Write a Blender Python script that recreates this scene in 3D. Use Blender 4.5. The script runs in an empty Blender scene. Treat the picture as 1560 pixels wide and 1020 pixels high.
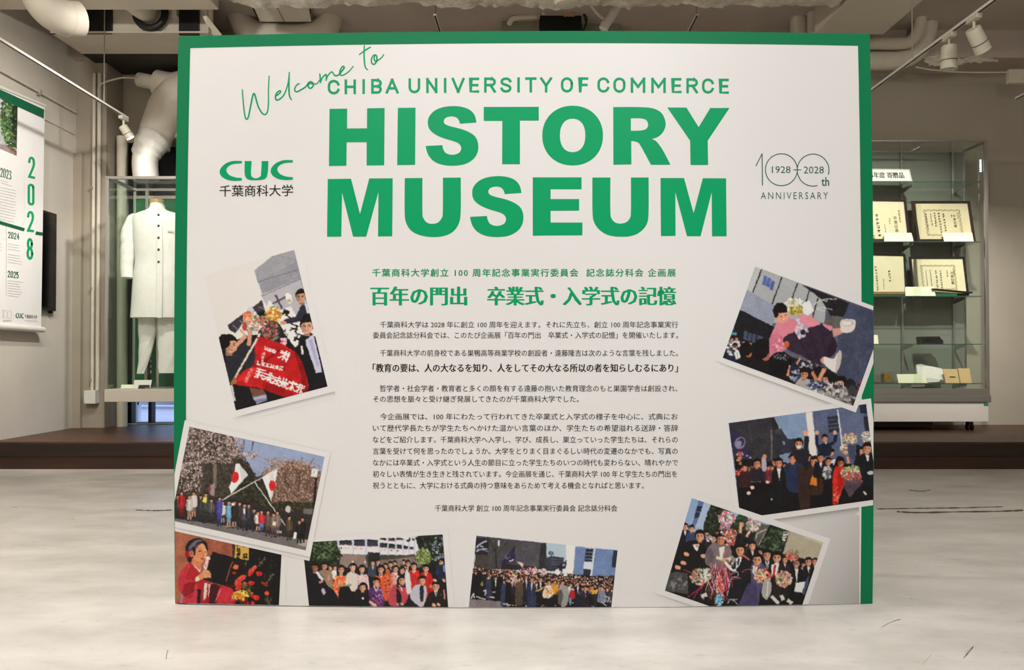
import bpy, bmesh, math, random
import numpy as np
from mathutils import Vector, Matrix
from mathutils import noise as mnoise

SC = bpy.context.scene
COL = SC.collection
# ------------------------------------------------------------------ camera
F = 1200.0                      # focal length in pixels of the 1560x1020 frame
TH = math.radians(0.75)
CYP = 524.3                     # principal row
HC = 0.79                       # camera height
cam = bpy.data.cameras.new('camera')
cam.sensor_width = 36.0
cam.lens = F / 1560 * 36.0
cam.shift_y = (CYP - 510) / 1560
cam.clip_start = 0.05
cam_o = bpy.data.objects.new('camera', cam)
COL.objects.link(cam_o)
cam_o.location = (0, 0, HC)
cam_o.rotation_euler = (math.pi / 2 + TH, 0, 0)
SC.camera = cam_o
# ------------------------------------------------------------------ view, world, lamps
SC.view_settings.view_transform = 'Standard'
SC.view_settings.look = 'None'
SC.view_settings.gamma = 1.0
SC.view_settings.use_curve_mapping = False
SC.view_settings.exposure = 0.0
wd = bpy.data.worlds.new('daylight')
SC.world = wd
wd.use_nodes = True
wd.node_tree.nodes['Background'].inputs[0].default_value = (0.50, 0.68, 1.0, 1)
wd.node_tree.nodes['Background'].inputs[1].default_value = 2.4
WARM = (1.0, 0.955, 0.895)


def spot(name, loc, aim, watts, deg, blend=0.8, size=0.05, col=WARM):
    l = bpy.data.lights.new(name, 'SPOT')
    l.energy = watts
    l.spot_size = math.radians(deg)
    l.spot_blend = blend
    l.shadow_soft_size = size
    l.color = col
    o = bpy.data.objects.new(name, l)
    COL.objects.link(o)
    o.location = loc
    o.rotation_euler = (Vector(aim) - Vector(loc)).to_track_quat('-Z', 'Y').to_euler()
    return o


def area(name, loc, aim, watts, sx, sy, col=WARM):
    l = bpy.data.lights.new(name, 'AREA')
    l.shape = 'RECTANGLE'
    l.size, l.size_y = sx, sy
    l.energy = watts
    l.color = col
    o = bpy.data.objects.new(name, l)
    COL.objects.link(o)
    o.location = loc
    o.rotation_euler = (Vector(aim) - Vector(loc)).to_track_quat('-Z', 'Y').to_euler()
    return o


# track spots over the front of the hall, aimed at the board
NEUT = (0.99, 0.995, 1.0)
spot('board_spot_light', (-0.80, 0.1, 2.85), (-0.45, 2.5, 1.6), 62, 56, 1.0, 0.06, NEUT)
spot('board_spot_light', (1.00, 0.1, 2.85), (0.75, 2.5, 1.65), 62, 56, 1.0, 0.06, NEUT)
# broad fill lamps, unseen, added above and behind the camera
area('hall_fill_light', (0.0, 0.4, 3.35), (0, 0.4, 0), 50, 4.2, 0.9, NEUT)
area('hall_fill_light', (0.0, -1.6, 3.3), (0, 0.4, 0), 33, 4.0, 1.2, NEUT)
# unseen spots added to brighten the floor beside and before the board
spot('floor_fill_spot', (-2.4, 2.3, 3.3), (-2.5, 2.4, 0), 98, 100, 1.0, 0.08, NEUT)
spot('floor_fill_spot', (2.4, 2.3, 3.3), (2.5, 2.4, 0), 98, 100, 1.0, 0.08, NEUT)
spot('floor_fill_spot', (-0.7, 1.25, 3.35), (-0.65, 1.65, 0), 104, 54, 1.0, 0.08, NEUT)
spot('floor_fill_spot', (0.7, 1.25, 3.35), (0.65, 1.65, 0), 96, 54, 1.0, 0.08, NEUT)


def bulb(name, loc, watts, size=0.08, col=WARM):
    l = bpy.data.lights.new(name, 'POINT')
    l.energy = watts
    l.shadow_soft_size = size
    l.color = col
    o = bpy.data.objects.new(name, l)
    COL.objects.link(o)
    o.location = loc
    return o


# unseen point lamps added to lift walls and ceiling; aimed spots follow
bulb('side_fill_bulb', (-2.3, 2.47, 2.85), 140)
bulb('side_fill_bulb', (2.4, 2.47, 2.85), 24)
spot('banner_spot_light', (-1.6, 4.6, 3.1), (-3.6, 5.7, 1.65), 215, 68, 1.0)
spot('coat_spot_light', (-2.2, 4.3, 3.0), (-2.65, 6.0, 1.25), 108, 58, 0.3)
spot('case_spot_light', (2.7, 4.3, 2.95), (3.1, 6.4, 1.45), 350, 52, 0.9)
spot('wall_fill_spot', (3.7, 4.6, 3.0), (4.3, 6.78, 0.7), 150, 50, 1.0)  # unseen spot added to brighten the lower right wall
spot('duct_spot_light', (-2.98, 6.05, 2.33), (-2.85, 6.5, 2.35), 5, 70, 0.7, 0.03)


# ------------------------------------------------------------------ pixel <-> world
FWD = Vector((0, math.cos(TH), math.sin(TH)))
UPV = Vector((0, -math.sin(TH), math.cos(TH)))
CAM = Vector((0, 0, HC))


def ray(px, py):
    return Vector(((px - 780) / F, 0, 0)) + FWD + UPV * ((CYP - py) / F)


def U(px, py, Y):
    d = ray(px, py)
    return CAM + d * (Y / d.y)


def onX(px, py, X):
    d = ray(px, py)
    return CAM + d * (X / d.x)


def onZ(px, py, Z):
    d = ray(px, py)
    return CAM + d * ((Z - HC) / d.z)


BD = 2.508                      # depth of the board's outer edges
BOW = 0.040                     # the board bows towards the viewer by this much
BW = 1.115


def B(px, py, off=0.0):
    d = ray(px, py)
    Y = BD
    for _ in range(4):
        X = d.x / d.y * Y
        Y = BD - BOW * (1 - (X / BW) ** 2)
    Y -= off
    return CAM + d * (Y / d.y)


# ------------------------------------------------------------------ materials
def lin(c):
    out = []
    for v in c[:3]:
        v = v / 255.0
        out.append(v / 12.92 if v <= 0.04045 else ((v + 0.055) / 1.055) ** 2.4)
    return tuple(out)


def mat(name, rgb, rough=0.6, metal=0.0, var=0.0, scale=6.0, bump=0.0, stretch=None, spec=0.5, detail=4):
    m = bpy.data.materials.new(name)
    m.use_nodes = True
    nt = m.node_tree
    b = nt.nodes['Principled BSDF']
    c = lin(rgb)
    b.inputs['Base Color'].default_value = (*c, 1)
    b.inputs['Roughness'].default_value = rough
    b.inputs['Metallic'].default_value = metal
    b.inputs['Specular IOR Level'].default_value = spec
    if var > 0 or bump > 0:
        tc = nt.nodes.new('ShaderNodeTexCoord')
        mp = nt.nodes.new('ShaderNodeMapping')
        if stretch:
            mp.inputs['Scale'].default_value = stretch
        nz = nt.nodes.new('ShaderNodeTexNoise')
        nz.inputs['Scale'].default_value = scale
        nz.inputs['Detail'].default_value = detail
        nt.links.new(tc.outputs['Object'], mp.inputs['Vector'])
        nt.links.new(mp.outputs['Vector'], nz.inputs['Vector'])
        if var > 0:
            rp = nt.nodes.new('ShaderNodeValToRGB')
            rp.color_ramp.elements[0].position = 0.3
            rp.color_ramp.elements[1].position = 0.7
            rp.color_ramp.elements[0].color = (*[v * (1 - var) for v in c], 1)
            rp.color_ramp.elements[1].color = (*[min(1, v * (1 + var)) for v in c], 1)
            nt.links.new(nz.outputs['Fac'], rp.inputs['Fac'])
            nt.links.new(rp.outputs['Color'], b.inputs['Base Color'])
        if bump > 0:
            bp = nt.nodes.new('ShaderNodeBump')
            bp.inputs['Strength'].default_value = bump
            bp.inputs['Distance'].default_value = 0.01
            nt.links.new(nz.outputs['Fac'], bp.inputs['Height'])
            nt.links.new(bp.outputs['Normal'], b.inputs['Normal'])
    return m


def mat_attr(name, rough=0.4, spec=0.25):
    m = bpy.data.materials.new(name)
    m.use_nodes = True
    nt = m.node_tree
    b = nt.nodes['Principled BSDF']
    a = nt.nodes.new('ShaderNodeAttribute')
    a.attribute_name = 'Col'
    nt.links.new(a.outputs['Color'], b.inputs['Base Color'])
    b.inputs['Roughness'].default_value = rough
    b.inputs['Specular IOR Level'].default_value = spec
    return m


def mat_glass(name, tint=(0.965, 0.985, 0.972), ior=1.5):
    m = bpy.data.materials.new(name)
    m.use_nodes = True
    nt = m.node_tree
    for n in list(nt.nodes):
        nt.nodes.remove(n)
    out = nt.nodes.new('ShaderNodeOutputMaterial')
    mx = nt.nodes.new('ShaderNodeMixShader')
    tr = nt.nodes.new('ShaderNodeBsdfTransparent')
    tr.inputs['Color'].default_value = (*tint, 1)
    gl = nt.nodes.new('ShaderNodeBsdfGlossy')
    gl.inputs['Roughness'].default_value = 0.01
    fr = nt.nodes.new('ShaderNodeFresnel')
    fr.inputs['IOR'].default_value = ior
    ge = nt.nodes.new('ShaderNodeNewGeometry')     # no second mirror image on the inner face of a pane
    su = nt.nodes.new('ShaderNodeMath')
    su.operation = 'SUBTRACT'
    su.inputs[0].default_value = 1.0
    mu = nt.nodes.new('ShaderNodeMath')
    mu.operation = 'MULTIPLY'
    nt.links.new(ge.outputs['Backfacing'], su.inputs[1])
    nt.links.new(fr.outputs[0], mu.inputs[0])
    nt.links.new(su.outputs[0], mu.inputs[1])
    nt.links.new(mu.outputs[0], mx.inputs[0])
    nt.links.new(tr.outputs[0], mx.inputs[1])
    nt.links.new(gl.outputs[0], mx.inputs[2])
    nt.links.new(mx.outputs[0], out.inputs['Surface'])
    return m


def mat_emit(name, rgb, strength):
    m = bpy.data.materials.new(name)
    m.use_nodes = True
    b = m.node_tree.nodes['Principled BSDF']
    b.inputs['Base Color'].default_value = (*lin(rgb), 1)
    b.inputs['Emission Color'].default_value = (*lin(rgb), 1)
    b.inputs['Emission Strength'].default_value = strength
    return m


def mat_floor():
    m = mat('polished_concrete', (206, 201, 191), 0.3, spec=0.35)
    nt = m.node_tree
    b = nt.nodes['Principled BSDF']
    tc = nt.nodes.new('ShaderNodeTexCoord')
    mp = nt.nodes.new('ShaderNodeMapping')
    mp.inputs['Scale'].default_value = (0.8, 1.6, 1)
    n1 = nt.nodes.new('ShaderNodeTexNoise')
    n1.inputs['Scale'].default_value = 3.4
    n1.inputs['Detail'].default_value = 12
    n1.inputs['Roughness'].default_value = 0.62
    n2 = nt.nodes.new('ShaderNodeTexNoise')
    n2.inputs['Scale'].default_value = 26
    n2.inputs['Detail'].default_value = 6
    nt.links.new(tc.outputs['Object'], mp.inputs['Vector'])
    for n in (n1, n2):
        nt.links.new(mp.outputs['Vector'], n.inputs['Vector'])
    r1 = nt.nodes.new('ShaderNodeValToRGB')
    r1.color_ramp.elements[0].position = 0.32
    r1.color_ramp.elements[0].color = (*lin((188, 184, 176)), 1)
    r1.color_ramp.elements[1].position = 0.66
    r1.color_ramp.elements[1].color = (*lin((216, 212, 205)), 1)
    r2 = nt.nodes.new('ShaderNodeValToRGB')
    r2.color_ramp.elements[0].position = 0.27
    r2.color_ramp.elements[0].color = (0.80, 0.79, 0.77, 1)
    r2.color_ramp.elements[1].position = 0.40
    r2.color_ramp.elements[1].color = (1, 1, 1, 1)
    mx = nt.nodes.new('ShaderNodeMixRGB')
    mx.blend_type = 'MULTIPLY'
    mx.inputs[0].default_value = 0.7
    nt.links.new(n1.outputs['Fac'], r1.inputs['Fac'])
    nt.links.new(n2.outputs['Fac'], r2.inputs['Fac'])
    nt.links.new(r1.outputs['Color'], mx.inputs[1])
    nt.links.new(r2.outputs['Color'], mx.inputs[2])
    nt.links.new(mx.outputs['Color'], b.inputs['Base Color'])
    rr = nt.nodes.new('ShaderNodeMapRange')
    rr.inputs['To Min'].default_value = 0.22
    rr.inputs['To Max'].default_value = 0.42
    nt.links.new(n1.outputs['Fac'], rr.inputs['Value'])
    nt.links.new(rr.outputs['Result'], b.inputs['Roughness'])
    bp = nt.nodes.new('ShaderNodeBump')
    bp.inputs['Strength'].default_value = 0.12
    bp.inputs['Distance'].default_value = 0.01
    nt.links.new(n1.outputs['Fac'], bp.inputs['Height'])
    nt.links.new(bp.outputs['Normal'], b.inputs['Normal'])
    return m


GREEN = (8, 166, 106)
M = dict(
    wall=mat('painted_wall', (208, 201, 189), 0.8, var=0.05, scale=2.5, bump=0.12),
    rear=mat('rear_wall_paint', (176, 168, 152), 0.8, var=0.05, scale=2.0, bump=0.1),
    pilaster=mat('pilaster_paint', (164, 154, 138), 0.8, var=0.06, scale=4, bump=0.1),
    ceil=mat('ceiling_concrete', (186, 174, 163), 0.9, var=0.07, scale=3.0, bump=0.2),
    beam=mat('beam_paint', (206, 196, 180), 0.85, var=0.06, scale=3.0, bump=0.15),
    spray=mat('sprayed_fireproofing', (214, 206, 192), 0.95, var=0.12, scale=30, bump=0.8),
    duct=mat('duct_wrap', (212, 204, 188), 0.7, var=0.05, scale=9, bump=0.15),
    elbow=mat('elbow_duct_paint', (176, 169, 156), 0.6, var=0.04, scale=6),
    foil=mat('white_duct_sleeve', (225, 222, 214), 0.55, var=0.05, scale=22, bump=0.5),
    black=mat('black_paint', (14, 13, 12), 0.5),
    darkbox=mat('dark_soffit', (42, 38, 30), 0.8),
    cream=mat('cream_lamp_shell', (205, 200, 180), 0.4),
    whitem=mat('white_metal', (225, 222, 214), 0.35),
    alu=mat('brushed_aluminium', (170, 168, 164), 0.35, metal=0.85),
    casew=mat('case_white_panel', (226, 222, 214), 0.4),
    caseframe=mat('case_cream_frame', (190, 184, 170), 0.4),
    wood=mat('dark_platform_wood', (82, 52, 34), 0.42, var=0.35, scale=2.2, stretch=(1, 14, 14), bump=0.05),
    woodf=mat('platform_fascia', (38, 22, 13), 0.55, var=0.3, scale=2.2, stretch=(1, 14, 14)),
    woodr=mat('platform_kick_board', (54, 29, 16), 0.5, var=0.3, scale=2.2, stretch=(1, 14, 14)),
    floor=mat_floor(),
    bgreen=mat('border_green', (6, 126, 80), 0.5, spec=0.18),
    bwhite=mat('board_print_white', (238, 236, 235), 0.4, spec=0.3),
    bedge=mat('board_edge', (200, 196, 190), 0.6),
    green=mat('print_green', GREEN, 0.4, spec=0.15),
    dgreen=mat('print_deep_green', (12, 98, 66), 0.42),
    ink=mat('print_black', (28, 24, 24), 0.45),
    grey=mat('print_grey', (178, 174, 172), 0.5),
    photo=mat_attr('printed_photo'),
    cloth=mat('white_banner_cloth', (240, 238, 236), 0.65),
    glass=mat_glass('case_glass'),
    shelf=mat_glass('shelf_glass', (0.92, 0.97, 0.94)),
    reflglass=mat_glass('reflection_tint_glass', (0.80, 0.88, 0.82)),  # greenish reflections in the left pane are put into this tint
    window=mat_glass('window_glass', (0.92, 0.97, 1.0)),
    shelfedge=mat('glass_edge_green', (38, 84, 66), 0.2),
    felt=mat('green_backdrop', (14, 92, 56), 0.85, var=0.05, scale=20),
    greyback=mat('grey_case_back', (120, 122, 112), 0.5, var=0.05, scale=3),
    coat=mat('white_wool', (224, 220, 214), 0.85, var=0.03, scale=40, bump=0.1),
    neck=mat('neck_cap_wood', (196, 160, 104), 0.45, var=0.15, scale=8),
    necks=mat('mannequin_cloth', (228, 222, 208), 0.8),
    button=mat('dark_button', (38, 32, 30), 0.3),
    tv=mat('screen_black', (8, 8, 9), 0.12),
    tvf=mat('screen_bezel', (30, 29, 28), 0.35),
    framew=mat('dark_frame_wood', (46, 24, 22), 0.35, var=0.2, scale=12),
    frameb=mat('black_frame', (24, 22, 22), 0.3),
    framebr=mat('brown_frame_wood', (140, 104, 66), 0.45, var=0.2, scale=12),
    paper=mat('certificate_paper', (228, 216, 182), 0.7, var=0.03, scale=12),
    paperb=mat('aged_certificate_paper', (224, 208, 174), 0.7, var=0.05, scale=9),
    paperd=mat('certificate_ornament', (168, 146, 104), 0.7),
    card=mat('caption_card', (238, 236, 206), 0.7),
    tan=mat('tan_booklet_cover', (206, 176, 124), 0.7, var=0.06, scale=14),
    pouch=mat('crumpled_white_cloth', (225, 222, 212), 0.8, bump=0.5, scale=16, var=0.05),
    leather=mat('black_leather', (24, 22, 22), 0.4, bump=0.3, scale=30),
    red=mat('red_ink', (150, 50, 40), 0.6),
    plastic=mat_glass('clear_plastic', (0.93, 0.94, 0.92)),
    gold=mat('brass_ornament', (176, 140, 70), 0.4, metal=0.6, var=0.3, scale=40),
    teal=mat('green_tape', (20, 150, 110), 0.5),
    rubber=mat('black_rubber', (16, 16, 16), 0.5),
    tagm=mat('tan_tag', (190, 150, 120), 0.7),
    steel=mat('steel_machine', (150, 144, 130), 0.55, var=0.08, scale=6),
    curtain=mat('pale_curtain', (200, 204, 216), 0.8),
    hedge=mat('outside_hedge', (80, 96, 110), 0.9, var=0.5, scale=14),
    pave=mat('outside_pavement', (196, 180, 190), 0.8, var=0.06, scale=3),
    winframe=mat('outside_white_frame', (225, 232, 242), 0.5),
    scuff=mat('floor_scuff', (84, 74, 62), 0.6),
    led=mat_emit('led_chip', (235, 240, 255), 12.0),
    lens=mat_emit('lamp_lens', (255, 232, 190), 6.0),
)

# ------------------------------------------------------------------ object helpers
WO = {}


def link(o, parent=None):
    COL.objects.link(o)
    if parent is not None:
        o.parent = parent
    return o


def tag(o, label=None, cat=None, group=None, kind=None):
    if label:
        o['label'] = label
    if cat:
        o['category'] = cat
    if group:
        o['group'] = group
    if kind:
        o['kind'] = kind
    return o


def thing(name, loc, label, cat, group=None):
    o = bpy.data.objects.new(name, None)
    o.empty_display_size = 0.05
    link(o)
    o.location = loc
    WO[o.name] = Vector(loc)
    return tag(o, label, cat, group)


class MB:
    """collects world-space geometry, then links it as ONE mesh object"""

    def __init__(s):
        s.v, s.f, s.c = [], [], None

    def add(s, vs, fs):
        n = len(s.v)
        s.v += [Vector(a) for a in vs]
        s.f += [tuple(i + n for i in f) for f in fs]
        return s

    def box(s, a, b, bev=0.0, rot=None):
        """box between two corners, optionally bevelled and turned about its middle"""
        a, b = Vector(a), Vector(b)
        lo = Vector([min(a[i], b[i]) for i in range(3)])
        hi = Vector([max(a[i], b[i]) for i in range(3)])
        bm = bmesh.new()
        bmesh.ops.create_cube(bm, size=1)
        c, d = (lo + hi) / 2, hi - lo
        for v in bm.verts:
            v.co = Vector((v.co.x * d.x, v.co.y * d.y, v.co.z * d.z))
        if bev > 0:
            bmesh.ops.bevel(bm, geom=bm.edges[:], offset=min(bev, min(d) * 0.45), segments=2, affect='EDGES', profile=0.7)
        R = rot if rot is not None else Matrix.Identity(3)
        bm.verts.index_update()
        vs = [c + R @ v.co for v in bm.verts]
        fs = [[v.index for v in f.verts] for f in bm.faces]
        bm.free()
        return s.add(vs, fs)

    def tube(s, path, r, seg=14, cap=True):
        path = [Vector(p) for p in path]
        n = len(path)
        rs = r if isinstance(r, (list, tuple)) else [r] * n
        ref = Vector((0.13, 0.31, 0.94))
        vs, fs = [], []
        prev = None
        for i, p in enumerate(path):
            t = (path[min(i + 1, n - 1)] - path[max(i - 1, 0)]).normalized()
            if prev is None:
                u = t.cross(ref).normalized()
            else:
                u = (prev - t * prev.dot(t)).normalized()
            prev = u
            w = t.cross(u)
            for k in range(seg):
                a = 2 * math.pi * k / seg
                vs.append(p + (u * math.cos(a) + w * math.sin(a)) * rs[i])
        for i in range(n - 1):
            for k in range(seg):
                k2 = (k + 1) % seg
                fs.append((i * seg + k, i * seg + k2, (i + 1) * seg + k2, (i + 1) * seg + k))
        if cap:
            fs.append(tuple(range(seg - 1, -1, -1)))
            fs.append(tuple((n - 1) * seg + k for k in range(seg)))
        return s.add(vs, fs)

    def ellipsoid(s, c, rx, ry, rz, u=16, v=10):
        vs, fs = [], []
        c = Vector(c)
        for j in range(v + 1):
            t = math.pi * j / v
            for i in range(u):
                a = 2 * math.pi * i / u
                vs.append(c + Vector((rx * math.sin(t) * math.cos(a), ry * math.sin(t) * math.sin(a), rz * math.cos(t))))
        for j in range(v):
            for i in range(u):
                i2 = (i + 1) % u
                fs.append((j * u + i, (j + 1) * u + i, (j + 1) * u + i2, j * u + i2))
        return s.add(vs, fs)

    def loft(s, rings, cap=True):
        k = len(rings[0])
        vs = [p for r in rings for p in r]
        fs = []
        for i in range(len(rings) - 1):
            for j in range(k):
                j2 = (j + 1) % k
                fs.append((i * k + j, i * k + j2, (i + 1) * k + j2, (i + 1) * k + j))
        if cap:
            fs.append(tuple(range(k - 1, -1, -1)))
            fs.append(tuple((len(rings) - 1) * k + j for j in range(k)))
        return s.add(vs, fs)

    def prism(s, pts, d):
        """flat outline given thickness along the vector d"""
        pts = [Vector(p) for p in pts]
        d = Vector(d)
        n = len(pts)
        fs = [tuple(range(n)), tuple(range(2 * n - 1, n - 1, -1))]
        for i in range(n):
            j = (i + 1) % n
            fs.append((i, i + n, j + n, j))
        return s.add(pts + [p + d for p in pts], fs)

    def build(s, name, m, parent=None, smooth=False, fix=True):
        o0 = WO[parent.name] if parent is not None else Vector((0, 0, 0))
        me = bpy.data.meshes.new(name)
        me.from_pydata([v - o0 for v in s.v], [], s.f)
        me.materials.append(m)
        if fix:
            bm = bmesh.new()
            bm.from_mesh(me)
            bmesh.ops.remove_doubles(bm, verts=bm.verts[:], dist=1e-6)
            bmesh.ops.recalc_face_normals(bm, faces=bm.faces[:])
            bm.to_mesh(me)
            bm.free()
        if smooth:
            me.polygons.foreach_set('use_smooth', [True] * len(me.polygons))
            try:
                me.set_sharp_from_angle(angle=math.radians(40))
            except Exception:
                pass
        me.update()
        o = bpy.data.objects.new(name, me)
        link(o, parent)
        WO[o.name] = o0.copy()
        return o


def box_thing(name, a, b, m, label, cat, group=None, bev=0.0):
    return tag(MB().box(a, b, bev).build(name, m), label, cat, group)


def struct(name, mb, m, smooth=False):
    return tag(mb.build(name, m, smooth=smooth), kind='structure')


def catmull(pts, n=8, closed=False):
    P = [np.array(p, float) for p in pts]
    if len(P) < 3:
        return [tuple(p) for p in P]
    out = []
    N = len(P)
    rng = range(N if closed else N - 1)
    for i in rng:
        if closed:
            p0, p1, p2, p3 = P[i - 1], P[i], P[(i + 1) % N], P[(i + 2) % N]
        else:
            p0, p1, p2, p3 = P[max(i - 1, 0)], P[i], P[i + 1], P[min(i + 2, N - 1)]
        for k in range(n):
            t = k / n
            out.append(tuple(0.5 * ((2 * p1) + (-p0 + p2) * t + (2 * p0 - 5 * p1 + 4 * p2 - p3) * t * t + (-p0 + 3 * p1 - 3 * p2 + p3) * t ** 3)))
    if not closed:
        out.append(tuple(P[-1]))
    return out


# flat prints are laid out in a 2-D frame and carried onto their surface by a map (x, y, lift) -> world point
class Print:
    def __init__(s, surf, lift):
        s.surf, s.lift = surf, lift
        s.mb = MB()

    def poly(s, pts, holes=()):
        bm = bmesh.new()
        edges = []
        for loop in [pts, *holes]:
            vs = [bm.verts.new((p[0], -p[1], 0)) for p in loop]
            for i in range(len(vs)):
                edges.append(bm.edges.new((vs[i], vs[(i + 1) % len(vs)])))
        bmesh.ops.triangle_fill(bm, use_beauty=True, use_dissolve=False, edges=edges)
        bm.verts.index_update()
        vv = [s.surf(v.co.x, -v.co.y, s.lift) for v in bm.verts]
        ff = [[v.index for v in f.verts] for f in bm.faces]
        bm.free()
        s.mb.add(vv, ff)

    def stroke(s, pts, w, closed=False):
        """a line of width w (a number, or one per point)"""
        P = [np.array(p, float) for p in pts]
        n = len(P)
        ws = w if isinstance(w, (list, tuple)) else [w] * n
        L, R = [], []
        for i in range(n):
            if closed:
                a, b = P[i - 1], P[(i + 1) % n]
            else:
                a, b = P[max(i - 1, 0)], P[min(i + 1, n - 1)]
            t = b - a
            t = t / (np.hypot(*t) + 1e-9)
            nrm = np.array((-t[1], t[0]))
            k = 1.0
            if 0 < i < n - 1 or closed:
                e = P[i] - P[i - 1]
                e = e / (np.hypot(*e) + 1e-9)
                k = 1 / max(0.45, abs(float(np.dot(e, t))))
            L.append(P[i] + nrm * ws[i] / 2 * k)
            R.append(P[i] - nrm * ws[i] / 2 * k)
        s.n = getattr(s, 'n', 0) + 1
        vs = [s.surf(p[0], p[1], s.lift + (s.n % 8) * 1.5e-5) for p in L + R]
        fs = []
        for i in range(n if closed else n - 1):
            j = (i + 1) % n
            fs.append((i, j, n + j, n + i))
        s.mb.add(vs, fs)

    def quad(s, q, nx=24, ny=12):
        """quad tl, tr, br, bl as a fine grid that follows the surface"""
        q = [np.array(p, float) for p in q]
        vs, fs = [], []
        for j in range(ny + 1):
            for i in range(nx + 1):
                a, b = i / nx, j / ny
                p = (q[0] * (1 - a) + q[1] * a) * (1 - b) + (q[3] * (1 - a) + q[2] * a) * b
                vs.append(s.surf(p[0], p[1], s.lift))
        for j in range(ny):
            for i in range(nx):
                k = j * (nx + 1) + i
                fs.append((k, k + 1, k + nx + 2, k + nx + 1))
        s.mb.add(vs, fs)

    def text(s, body, x0, y0, x1, y1, offset=0.0, fat=0.0, vertical=False, spacing=1.0, yl=None):
        """lettering fitted into the box; fat widens the upright strokes; yl = (top, bottom) at the right end if it slopes"""
        c = bpy.data.curves.new('lettering', 'FONT')
        c.body = body
        c.size = 1
        c.offset = offset
        c.resolution_u = 2
        c.space_character = spacing
        o = bpy.data.objects.new('lettering', c)
        COL.objects.link(o)
        dg = bpy.context.evaluated_depsgraph_get()
        me = bpy.data.meshes.new_from_object(o.evaluated_get(dg), depsgraph=dg)
        bpy.data.objects.remove(o)
        bpy.data.curves.remove(c)
        n = len(me.vertices)
        co = np.empty(n * 3)
        me.vertices.foreach_get('co', co)
        co = co.reshape(-1, 3)
        mn, mxx = co.min(0), co.max(0)
        fs = [tuple(p.vertices) for p in me.polygons]
        bpy.data.meshes.remove(me)
        fx, fy = fat if isinstance(fat, tuple) else (fat, 0)
        sh = [(0, 0)] + ([(-fx, 0), (fx, 0)] if fx else []) + ([(0, -fy), (0, fy)] if fy else [])
        for dx, dy in sh:
            vs = []
            for p in co:
                a = (p[0] - mn[0]) / (mxx[0] - mn[0])
                b = (mxx[1] - p[1]) / (mxx[1] - mn[1])
                ya, yb = (y0, y1) if yl is None else (y0 + (yl[0] - y0) * a, y1 + (yl[1] - y1) * a)
                vs.append(s.surf(x0 + (x1 - x0) * a + dx, ya + (yb - ya) * b + dy, s.lift + (abs(dx) + 2 * abs(dy)) * 1e-5))
            s.mb.add(vs, fs)

    def build(s, name, m, parent, label=None):
        o = s.mb.build(name, m, parent, fix=False)
        if label:
            o['label'] = label
        return o


# monoline capitals and figures (inner width W, height H; y down); returns polylines
def arc(cx, cy, rx, ry, a0, a1, n=14):
    return [(cx + rx * math.cos(math.radians(a0 + (a1 - a0) * i / n)), cy - ry * math.sin(math.radians(a0 + (a1 - a0) * i / n))) for i in range(n + 1)]


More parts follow.
